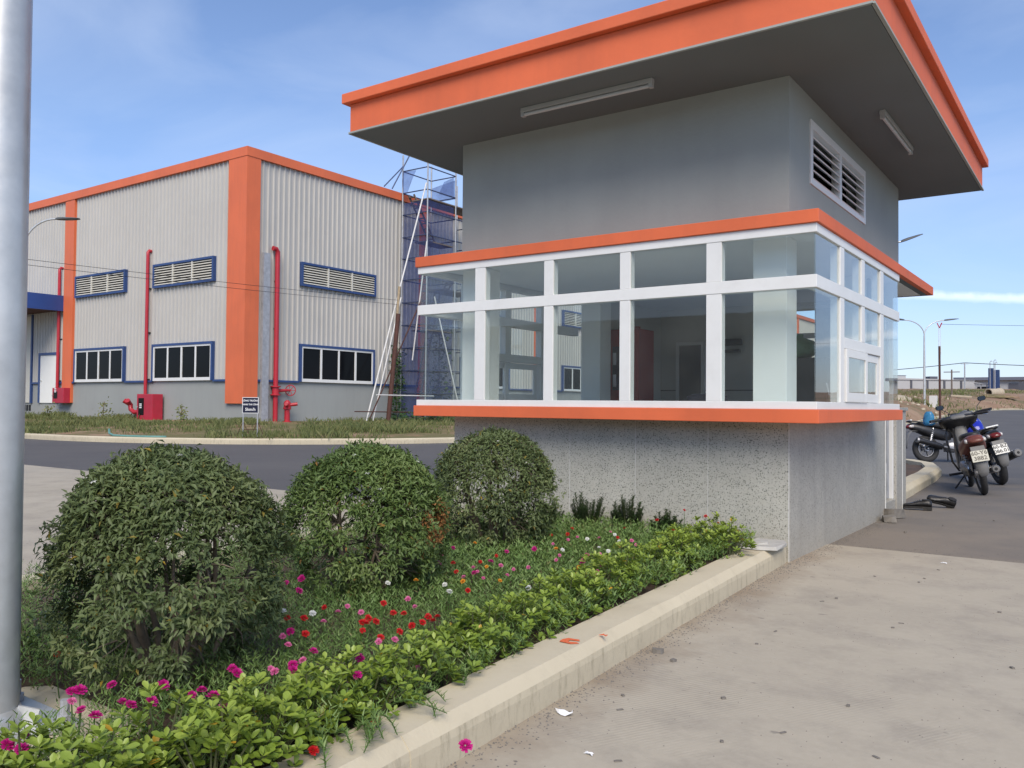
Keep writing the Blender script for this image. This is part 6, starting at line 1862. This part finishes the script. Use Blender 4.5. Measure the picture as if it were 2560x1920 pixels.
# small white blossoms on the shrubs (five petals)
def star_mesh(name, r, mat, petals=5):
    V = [(0, 0, 0.002)]; F = []
    for k in range(petals):
        a = 2 * math.pi * k / petals
        o = len(V)
        V += [(r * 0.55 * math.cos(a - 0.35), r * 0.55 * math.sin(a - 0.35), 0.003), (r * math.cos(a), r * math.sin(a), 0.001), (r * 0.55 * math.cos(a + 0.35), r * 0.55 * math.sin(a + 0.35), 0.003)]
        F += [(0, o, o + 1), (0, o + 1, o + 2)]
    return mesh_np(name, V, F, mat, np.full(len(V), 0.6))
STAR = star_mesh('blossom', 0.013, M['petal_w'])
for (root, P, O), n, lo in ((S1, 6, 0.72), (S2, 26, 0.66), (S3, 14, 0.70)):
    rnd = random.Random(n); off = OFF[root.name]
    top = [(p, o) for p, o in zip(P, O) if p.z > lo or rnd.random() < 0.03]
    for p, o in rnd.sample(top, min(n, len(top))):
        b = bpy.data.objects.new('blossom', STAR); COL.objects.link(b); b.parent = root
        q = p + o * 0.03
        b.location = q - Vector(off); b.rotation_euler = Vector((o.x * 0.5, o.y * 0.5, 1)).to_track_quat('Z', 'Y').to_euler()

# ------------------------------------------------------------------ bright border hedge
HP = [(-1.84, 1.30), (-1.92, 1.55), (-1.955, 2.0), (-2.02, 2.6), (-2.08, 3.2), (-2.15, 4.0), (-2.21, 4.8), (-2.23, 5.55)]
path = resample(HP, 0.21)
extra = [(-1.98, 1.08), (-2.12, 0.98), (-1.86, 1.08), (-2.02, 1.30), (-2.28, 0.92), (-2.06, 5.35)]
cents = path + extra
cents.sort(key=lambda p: math.hypot(*p))
for i, (hx, hy) in enumerate(cents):
    rnd = random.Random(300 + i)
    cx, cy = hx + rnd.uniform(-0.03, 0.03), hy + rnd.uniform(-0.04, 0.04)
    root = thing('border_plant', 'bright lime green rosette leaved plant in the hedge along the planter kerb', 'plant', (cx, cy, 0.09), group='lime green plants lining the planter kerb')
    nr = 62
    LP, LD, LU, LL, LW, LV = [], [], [], [], [], []
    hgt = rnd.uniform(0.22, 0.29) * (1.15 if hy > 5.2 else 1.0)
    st = MB()
    for k in range(nr):
        a = rnd.uniform(0, 6.283); r = 0.165 * math.sqrt(rnd.random()); 
        z = 0.09 + hgt * (1 - 0.62 * (r / 0.165) ** 2.2) * rnd.uniform(0.62, 1.02)
        if rnd.random() < 0.25: z *= rnd.uniform(0.55, 0.9)
        p = Vector((cx + r * math.cos(a), cy + r * math.sin(a), max(z, 0.13)))
        ax = Vector((math.cos(a) * r * 3.2, math.sin(a) * r * 3.2, 1.0)).normalized()
        if k % 3 == 0:
            st.tube([(cx + (p.x - cx) * 0.25, cy + (p.y - cy) * 0.25, 0.08), tuple(Vector((cx, cy, 0.09)).lerp(p, 0.6)), tuple(p)], [0.004, 0.003, 0.002], 5, cap=False)
        s1 = ax.cross(Vector((0.3, 1, 0.1))).normalized(); u1 = s1.cross(ax)
        m = rnd.randint(5, 8); ph = rnd.uniform(0, 6.28)
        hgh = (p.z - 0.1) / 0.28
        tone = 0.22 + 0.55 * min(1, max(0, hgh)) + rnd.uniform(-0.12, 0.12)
        for q in range(m):
            an = ph + q * 2.4; sp = 0.35 + 0.75 * (q / m)
            d = ax * (1.0 - 0.5 * (1 - q / m)) * (0.9 if q < 2 else 0.45) + (s1 * math.cos(an) + u1 * math.sin(an)) * sp
            d.normalize()
            base = p - ax * (0.018 * (q / m))
            l = rnd.uniform(0.024, 0.042) * (0.75 if q < 2 else 1.0)
            LP.append(base); LD.append(d); LU.append(ax + Vector((rnd.uniform(-.25, .25), rnd.uniform(-.25, .25), 0.2)))
            LL.append(l); LW.append(l * rnd.uniform(0.52, 0.62))
            v = tone + (0.15 if q < 2 else 0) + rnd.uniform(-0.08, 0.1)
            if rnd.random() < 0.010: v = 0.985
            LV.append(min(0.99 if v > 0.98 else 0.92, max(0.02, v)))
    so = st.build('stems', M['green_stem'], root); so['kind'] = 'stuff'
    A = lambda x: np.array([tuple(v) for v in x], float)
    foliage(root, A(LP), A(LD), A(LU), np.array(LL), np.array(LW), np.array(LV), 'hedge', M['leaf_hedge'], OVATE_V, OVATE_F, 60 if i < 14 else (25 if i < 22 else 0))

# ------------------------------------------------------------------ dark upright shrubs against the wall
for i, (dx, dy, h, w, lb) in enumerate(((-3.36, 5.78, 0.42, 0.15, 'tallest dark green upright shrub against the terrazzo plinth'), (-3.04, 5.84, 0.38, 0.15, 'second dark upright shrub with feathery tips by the plinth'), (-2.72, 5.86, 0.26, 0.12, 'low dark green shrub by the plinth behind the hedge'), (-3.72, 5.80, 0.22, 0.14, 'dark green shrub half hidden behind the farthest round shrub'))):
    rnd = random.Random(500 + i)
    root = thing('dark_shrub', lb, 'shrub', (dx, dy, 0.09), group='dark shrubs along the plinth')
    LP, LD, LU, LL, LW, LV = [], [], [], [], [], []
    for s in range(34):
        a = rnd.uniform(0, 6.28); r = w * math.sqrt(rnd.random())
        hh = h * rnd.uniform(0.55, 1.0) * (1 - 0.35 * (r / w))
        b = Vector((dx + r * 0.4 * math.cos(a), dy + r * 0.4 * math.sin(a), 0.08)); e = Vector((dx + r * math.cos(a), min(dy + r * math.sin(a), 6.03), 0.09 + hh))
        MB().tube([tuple(b), tuple(b.lerp(e, 0.5) + Vector((0.01, 0, 0))), tuple(e)], [0.0035, 0.0025, 0.0015], 5).build('stem', M['green_stem'], root)
        for q in range(64):
            u = 0.10 + 0.90 * q / 63
            p = b.lerp(e, u); an = q * 2.4
            d = Vector((math.cos(an), math.sin(an), 0.35 + 0.7 * u)).normalized()
            LP.append(p); LD.append(d); LU.append(Vector((-d.x * .5, -d.y * .5, 1))); l = rnd.uniform(0.032, 0.050) * (1.05 - 0.35 * u); LL.append(l); LW.append(l * 0.34); LV.append(min(0.9, 0.2 + 0.5 * u + rnd.uniform(-.15, .2)))
    A = lambda x: np.array([tuple(v) for v in x], float)
    foliage(root, A(LP), A(LD), A(LU), np.array(LL), np.array(LW), np.array(LV), 'dark', M['leaf_dark'], LANCE_V, LANCE_F, 0)

# ------------------------------------------------------------------ moss rose mat with its flowers
def in_poly(x, y, poly):
    c = False; j = len(poly) - 1
    for i in range(len(poly)):
        if (poly[i][1] > y) != (poly[j][1] > y) and x < (poly[j][0] - poly[i][0]) * (y - poly[i][1]) / (poly[j][1] - poly[i][1]) + poly[i][0]: c = not c
        j = i
    return c
bed = thing('moss_rose_bed', 'low carpet of moss rose with magenta, pink, red, white and orange blooms', 'flower bed', (-2.6, 3.0, 0.09))
MATP = inset(PL, 0.19)
rnd = random.Random(77)
LP, LD, LU, LL, LW, LV = [], [], [], [], [], []
sprigs = 0
st = MB()
while sprigs < 13500:
    x = rnd.uniform(-4.8, -1.66); y = rnd.uniform(0.7, 5.98)
    if not in_poly(x, y, MATP): continue
    # thin out far from view and bare patch by the first trunk
    if x < -3.6 and rnd.random() < 0.6: continue
    if math.hypot(x + 2.62, y - 1.52) < 0.12 and rnd.random() < 0.8: continue
    if math.hypot(x - NX, y - NY) < 0.30: continue
    sprigs += 1
    hh = 0.075 + 0.085 * (0.5 + 0.5 * mnoise.noise(Vector((x * 2.6, y * 2.6, 3)))) + rnd.uniform(0, 0.045)
    a = rnd.uniform(0, 6.28); ln = rnd.uniform(0.1, 0.9)
    b = Vector((x, y, 0.09)); e = b + Vector((math.cos(a) * hh * ln, math.sin(a) * hh * ln, hh))
    near_ = y < 3.2
    k = 13 if near_ else 9
    tone = 0.45 + 0.6 * mnoise.noise(Vector((x * 3.2, y * 3.2, 8))) + rnd.uniform(-0.15, 0.15)
    for q in range(k):
        u = 0.3 + 0.7 * (q + rnd.random()) / k
        an = q * 2.4 + a
        d = Vector((math.cos(an), math.sin(an), rnd.uniform(0.0, 0.9) + u * 0.4)).normalized()
        LP.append(b.lerp(e, u)); LD.append(d); LU.append(Vector((rnd.uniform(-1, 1), rnd.uniform(-1, 1), 1.2)))
        l = rnd.uniform(0.014, 0.030) * (1.0 if near_ else 1.2); LL.append(l); LW.append(l * (0.17 if near_ else 0.24))
        LV.append(min(0.92, max(0.02, tone * 0.55 + 0.35 * u + rnd.uniform(-0.15, 0.15))) if rnd.random() > 0.03 else 0.98)
# trailing sprigs that flop over the kerb
for (tx, ty, dx, dy, L_) in ((-1.85, 2.02, 0.95, -0.15, 0.22), (-1.84, 1.90, 0.9, -0.35, 0.17), (-1.80, 1.68, 0.9, -0.3, 0.14), (-1.92, 2.45, 0.9, 0.1, 0.10), (-1.86, 2.30, 0.9, -0.2, 0.09), (-1.95, 2.75, 0.9, 0.0, 0.08), (-1.78, 1.80, 0.8, -0.5, 0.18)):
    for j in range(3):
        pts = []
        aa = math.atan2(dy, dx) + rnd.uniform(-0.7, 0.7); LL_ = L_ * rnd.uniform(0.55, 1.1); cv = rnd.uniform(-1.2, 1.2)
        ox, oy = rnd.uniform(-0.03, 0.02), rnd.uniform(-0.06, 0.06)
        px_, py_ = tx + ox, ty + oy
        for q in range(6):
            u = q / 5
            pts.append(Vector((px_, py_, 0.150 + 0.035 * math.sin(u * 3.1) + rnd.uniform(0, 0.006))))
            px_ += math.cos(aa + cv * u) * LL_ / 5; py_ += math.sin(aa + cv * u) * LL_ / 5
        st.tube([tuple(p) for p in pts], [0.0035, 0.003, 0.003, 0.0026, 0.002, 0.0015], 5)
        for q in range(60):
            u = q / 60; i0 = min(4, int(u * 5)); p = pts[i0].lerp(pts[i0 + 1], u * 5 - i0); an = q * 2.4
            d = Vector((math.cos(an) + 0.5 * dx, math.sin(an) + 0.5 * dy, rnd.uniform(0, 0.9))).normalized()
            LP.append(p); LD.append(d); LU.append(Vector((0.2, 0.1, 1))); l = rnd.uniform(0.016, 0.032); LL.append(l); LW.append(l * 0.17); LV.append(rnd.uniform(0.4, 0.92))
A = lambda x: np.array([tuple(v) for v in x], float)
foliage(bed, A(LP), A(LD), A(LU), np.array(LL), np.array(LW), np.array(LV), 'moss', M['leaf_moss'], NEEDLE_V, NEEDLE_F, 0)

def bloom_mesh(c, seed):
    rnd = random.Random(seed); V = []; F = []; lv = []
    for ring_, (n, r, z, tilt) in enumerate(((9, 0.0205, 0.000, 0.25), (8, 0.0165, 0.004, 0.55), (6, 0.0115, 0.007, 0.95), (4, 0.006, 0.009, 1.4))):
        for k in range(n):
            a = 2 * math.pi * (k + 0.5 * (ring_ % 2)) / n + rnd.uniform(-0.12, 0.12); w = 1.25 * math.pi / n
            ca, sa = math.cos(a), math.sin(a); rr = r * rnd.uniform(0.88, 1.1)
            o = len(V)
            V += [(0.002 * ca, 0.002 * sa, z * 0.4)]
            for (f, da, dz) in ((0.62, -w * 0.8, 0.35), (1.0, -w * 0.45, 0.8 + rnd.uniform(-.2, .2)), (0.94, 0.0, 0.7), (1.0, w * 0.45, 0.8 + rnd.uniform(-.2, .2)), (0.62, w * 0.8, 0.35)):
                V.append((rr * f * math.cos(a + da), rr * f * math.sin(a + da), z + rr * tilt * dz * 0.7))
            F += [(o, o + 1, o + 2), (o, o + 2, o + 3), (o, o + 3, o + 4), (o, o + 4, o + 5)]
            q = rnd.random()
            lv += [q * 0.4] + [0.25 + 0.5 * q + 0.05 * ring_] * 5
    return mesh_np('flower', V, F, M['petal_' + c], lv)
FL = {'m': [(-2.46, 1.29, 0.26), (-2.45, 1.31, 0.26), (-2.29, 1.23, 0.26), (-2.22, 1.23, 0.26), (-2.26, 1.33, 0.26), (-2.22, 1.33, 0.26), (-2.2, 1.38, 0.26), (-2.3, 1.48, 0.26), (-2.16, 1.48, 0.26), (-2.17, 1.52, 0.26), (-2.1, 1.51, 0.26), (-2.27, 1.7, 0.26), (-2.22, 1.68, 0.26), (-2.22, 1.05, 0.26), (-2.2, 1.0, 0.26), (-2.15, 1.01, 0.26), (-2.42, 1.39, 0.26), (-3.18, 2.27, 0.26), (-2.47, 2.1, 0.26), (-2.21, 1.98, 0.26), (-2.03, 2.02, 0.26), (-2.15, 1.84, 0.26), (-2.1, 1.8, 0.26), (-3.17, 2.76, 0.26), (-1.46, 1.86, 0.16), (-3.15, 2.65, 0.26), (-2.97, 2.57, 0.26), (-1.91, 1.89, 0.26), (-2.83, 3.97, 0.26), (-2.76, 4.15, 0.26), (-3.15, 3.88, 0.26), (-3.05, 3.65, 0.26), (-2.72, 3.67, 0.26), (-2.6, 3.37, 0.26), (-2.41, 4.16, 0.26), (-2.35, 4.02, 0.26), (-2.31, 3.94, 0.26)], 'p': [(-2.38, 1.25, 0.26), (-2.01, 1.48, 0.26), (-2.44, 2.04, 0.26), (-2.34, 1.98, 0.26), (-2.16, 1.89, 0.26), (-2.55, 2.41, 0.26), (-2.59, 2.5, 0.26), (-2.47, 2.46, 0.26), (-2.48, 2.75, 0.26), (-2.36, 2.66, 0.26), (-2.48, 2.27, 0.26), (-2.12, 2.2, 0.26), (-2.09, 2.25, 0.26), (-1.96, 2.23, 0.19), (-2.17, 1.77, 0.26), (-2.14, 1.76, 0.26), (-2.86, 3.36, 0.26), (-2.91, 3.47, 0.26), (-2.69, 3.48, 0.26), (-2.61, 3.41, 0.26), (-2.58, 3.26, 0.26), (-2.49, 3.3, 0.26), (-2.61, 3.61, 0.26), (-2.5, 3.57, 0.26), (-2.44, 3.43, 0.26), (-2.47, 3.66, 0.26), (-2.77, 4.37, 0.26), (-2.78, 4.56, 0.26), (-2.53, 4.06, 0.26), (-2.47, 3.93, 0.26), (-2.37, 4.23, 0.26), (-2.2, 3.95, 0.26), (-2.14, 3.8, 0.26), (-2.73, 5.02, 0.26), (-2.45, 4.78, 0.26), (-2.36, 4.66, 0.26), (-2.66, 4.74, 0.26), (-2.79, 4.69, 0.26), (-2.1, 3.72, 0.26)], 'r': [(-3.03, 1.56, 0.26), (-2.86, 1.45, 0.26), (-2.63, 2.22, 0.26), (-2.58, 2.26, 0.26), (-2.4, 2.11, 0.26), (-2.65, 2.43, 0.26), (-2.51, 2.63, 0.26), (-2.36, 2.53, 0.26), (-2.38, 2.41, 0.26), (-2.35, 2.35, 0.26), (-2.33, 2.35, 0.26), (-2.32, 2.39, 0.26), (-2.27, 2.27, 0.26), (-2.15, 2.24, 0.26), (-2.15, 2.34, 0.26), (-2.17, 2.43, 0.26), (-2.17, 2.49, 0.26), (-2.21, 2.57, 0.26), (-2.15, 2.53, 0.26), (-2.18, 2.59, 0.26), (-2.32, 2.55, 0.26), (-2.38, 3.04, 0.26), (-1.79, 1.85, 0.16), (-1.92, 1.79, 0.19), (-1.77, 1.59, 0.16), (-2.85, 3.51, 0.26), (-2.8, 3.83, 0.26), (-2.76, 3.63, 0.26), (-2.69, 3.34, 0.26), (-2.38, 3.04, 0.26), (-3.01, 4.99, 0.26), (-2.9, 4.75, 0.26), (-2.96, 4.65, 0.26), (-2.73, 5.22, 0.26), (-2.42, 4.57, 0.26), (-2.74, 5.75, 0.26), (-2.58, 4.84, 0.26), (-2.46, 5.6, 0.37), (-2.3, 5.6, 0.34), (-2.32, 5.88, 0.26), (-2.74, 5.75, 0.26), (-2.44, 5.37, 0.26)], 'w': [(-2.73, 2.28, 0.26), (-2.61, 2.33, 0.26), (-2.77, 2.93, 0.26), (-2.54, 3.07, 0.26), (-2.43, 2.97, 0.26), (-1.96, 1.88, 0.19), (-2.65, 4.93, 0.26), (-2.7, 4.66, 0.26), (-2.5, 4.71, 0.26), (-2.48, 4.42, 0.26), (-2.38, 4.35, 0.26), (-2.61, 4.22, 0.26), (-2.54, 3.07, 0.26), (-2.43, 2.97, 0.26), (-2.19, 3.25, 0.26)], 'o': [(-2.71, 3.06, 0.26), (-2.52, 3.18, 0.26), (-2.66, 4.23, 0.26), (-3.16, 4.1, 0.26), (-2.52, 3.18, 0.26), (-2.39, 3.3, 0.26), (-2.26, 3.82, 0.26), (-2.65, 3.54, 0.26)]}
names = dict(m='magenta', p='pale pink', r='scarlet', w='white', o='orange yellow')
for c, lst in FL.items():
    ms = [bloom_mesh(c, hash_) for hash_ in (1, 2, 3)]
    for i, (x, y, z) in enumerate(lst):
        rr = random.Random(i * 7 + ord(c))
        o = bpy.data.objects.new('flower', ms[i % 3]); COL.objects.link(o); o.parent = bed
        o.location = Vector((x, y, z)) - Vector((-2.6, 3.0, 0.09))
        s = {'m': 0.90, 'p': 0.66, 'r': 0.74, 'w': 0.72, 'o': 0.72}[c] * rr.uniform(0.8, 1.15) * (0.9 if y > 3 else 1.0)
        o.scale = (s, s, s)
        # blooms lean towards the light and the viewer
        v = Vector((-x, -y, 1.6)).normalized() * 0.7 + Vector((rr.uniform(-.6, .6), rr.uniform(-.6, .6), 0.8))
        o.rotation_euler = v.to_track_quat('Z', 'Y').to_euler()
        o['label'] = names[c] + ' ruffled bloom'
        if x < -1.75: st.tube([(x + rr.uniform(-.02, .02), y + rr.uniform(-.02, .02), 0.10), (x + rr.uniform(-.01, .01), y, 0.10 + (z - 0.10) * 0.6), (x, y, z)], [0.0022, 0.002, 0.0016], 5)
so = st.build('flower_stems', M['leaf_moss'], bed); so['kind'] = 'stuff'

# ------------------------------------------------------------------ plants by the near pole, vine by the scaffold
rnd = random.Random(91)
root = thing('corner_plant', 'leafy green plant with red blooms behind the near lamp pole', 'plant', (-3.35, 1.55, 0.09))
LP, LD, LU, LL, LW, LV = [], [], [], [], [], []
for k in range(130):
    p = Vector((-3.35 + rnd.gauss(0, 0.16), 1.55 + rnd.gauss(0, 0.18), 0.12 + abs(rnd.gauss(0, 0.11))))
    for q in range(6):
        an = rnd.uniform(0, 6.28); d = Vector((math.cos(an), math.sin(an), rnd.uniform(-0.1, 0.9))).normalized()
        LP.append(p); LD.append(d); LU.append(Vector((0, 0, 1)) + Vector((rnd.uniform(-.3, .3), rnd.uniform(-.3, .3), 0))); l = rnd.uniform(0.03, 0.05); LL.append(l); LW.append(l * 0.5); LV.append(rnd.uniform(0.05, 0.6))
foliage(root, A(LP), A(LD), A(LU), np.array(LL), np.array(LW), np.array(LV), 'corner', M['leaf_shrub2'], OVATE_V, OVATE_F, 0)
m = MB()
for k in range(14):
    e = (-3.35 + rnd.gauss(0, 0.13), 1.55 + rnd.gauss(0, 0.14), rnd.uniform(0.18, 0.34))
    m.tube([(-3.35 + rnd.uniform(-.06, .06), 1.55 + rnd.uniform(-.06, .06), 0.07), e], [0.004, 0.002], 5)
for (a, b) in (((-3.3, 1.38, 0.1), (-3.55, 1.30, 0.62)), ((-3.42, 1.42, 0.1), (-3.3, 1.22, 0.55)), ((-3.3, 1.5, 0.1), (-3.7, 1.55, 0.5))):
    m.tube([a, ((a[0] + b[0]) / 2 + 0.06, (a[1] + b[1]) / 2, (a[2] + b[2]) / 2 + 0.06), b], [0.004, 0.003, 0.0012], 5)
so = m.build('stems', M['twig'], root); so['kind'] = 'stuff'

def leafy(name, label, cat, pts, n, spread, size, seed, mat, off, grp=None):
    rnd = random.Random(seed); root = thing(name, label, cat, off, group=grp)
    LP, LD, LU, LL, LW, LV = [], [], [], [], [], []
    for k in range(n):
        a, b = rnd.choice(list(zip(pts, pts[1:]))); u = rnd.random()
        p = Vector(a).lerp(Vector(b), u) + Vector((rnd.gauss(0, spread), rnd.gauss(0, spread), rnd.gauss(0, spread * 0.8)))
        p.z = max(p.z, off[2] - 0.05)
        d = Vector((rnd.uniform(-.3, 1), rnd.uniform(-1, 1), rnd.uniform(-0.8, 0.5))).normalized()
        LP.append(p); LD.append(d); LU.append(Vector((0.6, -0.3, 1))); l = size * rnd.uniform(0.6, 1.3); LL.append(l); LW.append(l * 0.7); LV.append(rnd.uniform(0.05, 0.9))
    foliage(root, A(LP), A(LD), A(LU), np.array(LL), np.array(LW), np.array(LV), name, mat, OVATE_V, OVATE_F, 0)
    MB().tube(pts, 0.02, 6).build('stem', M['bark'], root)
leafy('climbing_vine', 'green vine climbing the wall at the foot of the scaffold', 'vine', [(-25.5, 27.4, 0.35), (-25.6, 27.5, 1.6), (-25.65, 27.55, 2.6), (-25.7, 27.6, 3.6)], 420, 0.16, 0.13, 3, M['vine'], (-25.5, 27.4, 0.35), 'vines and weeds by the scaffold')
leafy('climbing_vine', 'taller green vine inside the scaffold seen through glass', 'vine', [(-24.6, 29.2, 0.35), (-24.7, 29.3, 2.0), (-24.7, 29.3, 4.6)], 520, 0.26, 0.15, 4, M['vine'], (-24.6, 29.2, 0.35), 'vines and weeds by the scaffold')
leafy('weed_clump', 'bushy weeds on the verge below the scaffold', 'weeds', [(-24.6, 26.2, 0.4), (-24.2, 27.4, 0.55), (-23.6, 28.6, 0.4), (-23.5, 30.0, 0.5)], 700, 0.22, 0.12, 5, M['vine'], (-24.0, 27.5, 0.38), 'vines and weeds by the scaffold')
for i, (x, y, h, lb) in enumerate(((-34.2, 19.0, 0.75, 'tall feathery weed at the foot of the left louvred window'), (-40.2, 18.2, 0.6, 'leafy weed near the white personnel door'), (-28.3, 18.7, 0.6, 'spiky weed between the hose cabinet and the corner column'), (-38.0, 18.6, 0.55, 'bushy weed below the far hose cabinet'))):
    leafy('verge_weed', lb, 'weed', [(x, y, 0.33), (x + 0.05, y, 0.33 + h * 0.5), (x + 0.1, y, 0.33 + h)], 90, 0.13, 0.10, 20 + i, M['grass'], (x, y, 0.33), 'weeds along the warehouse wall')
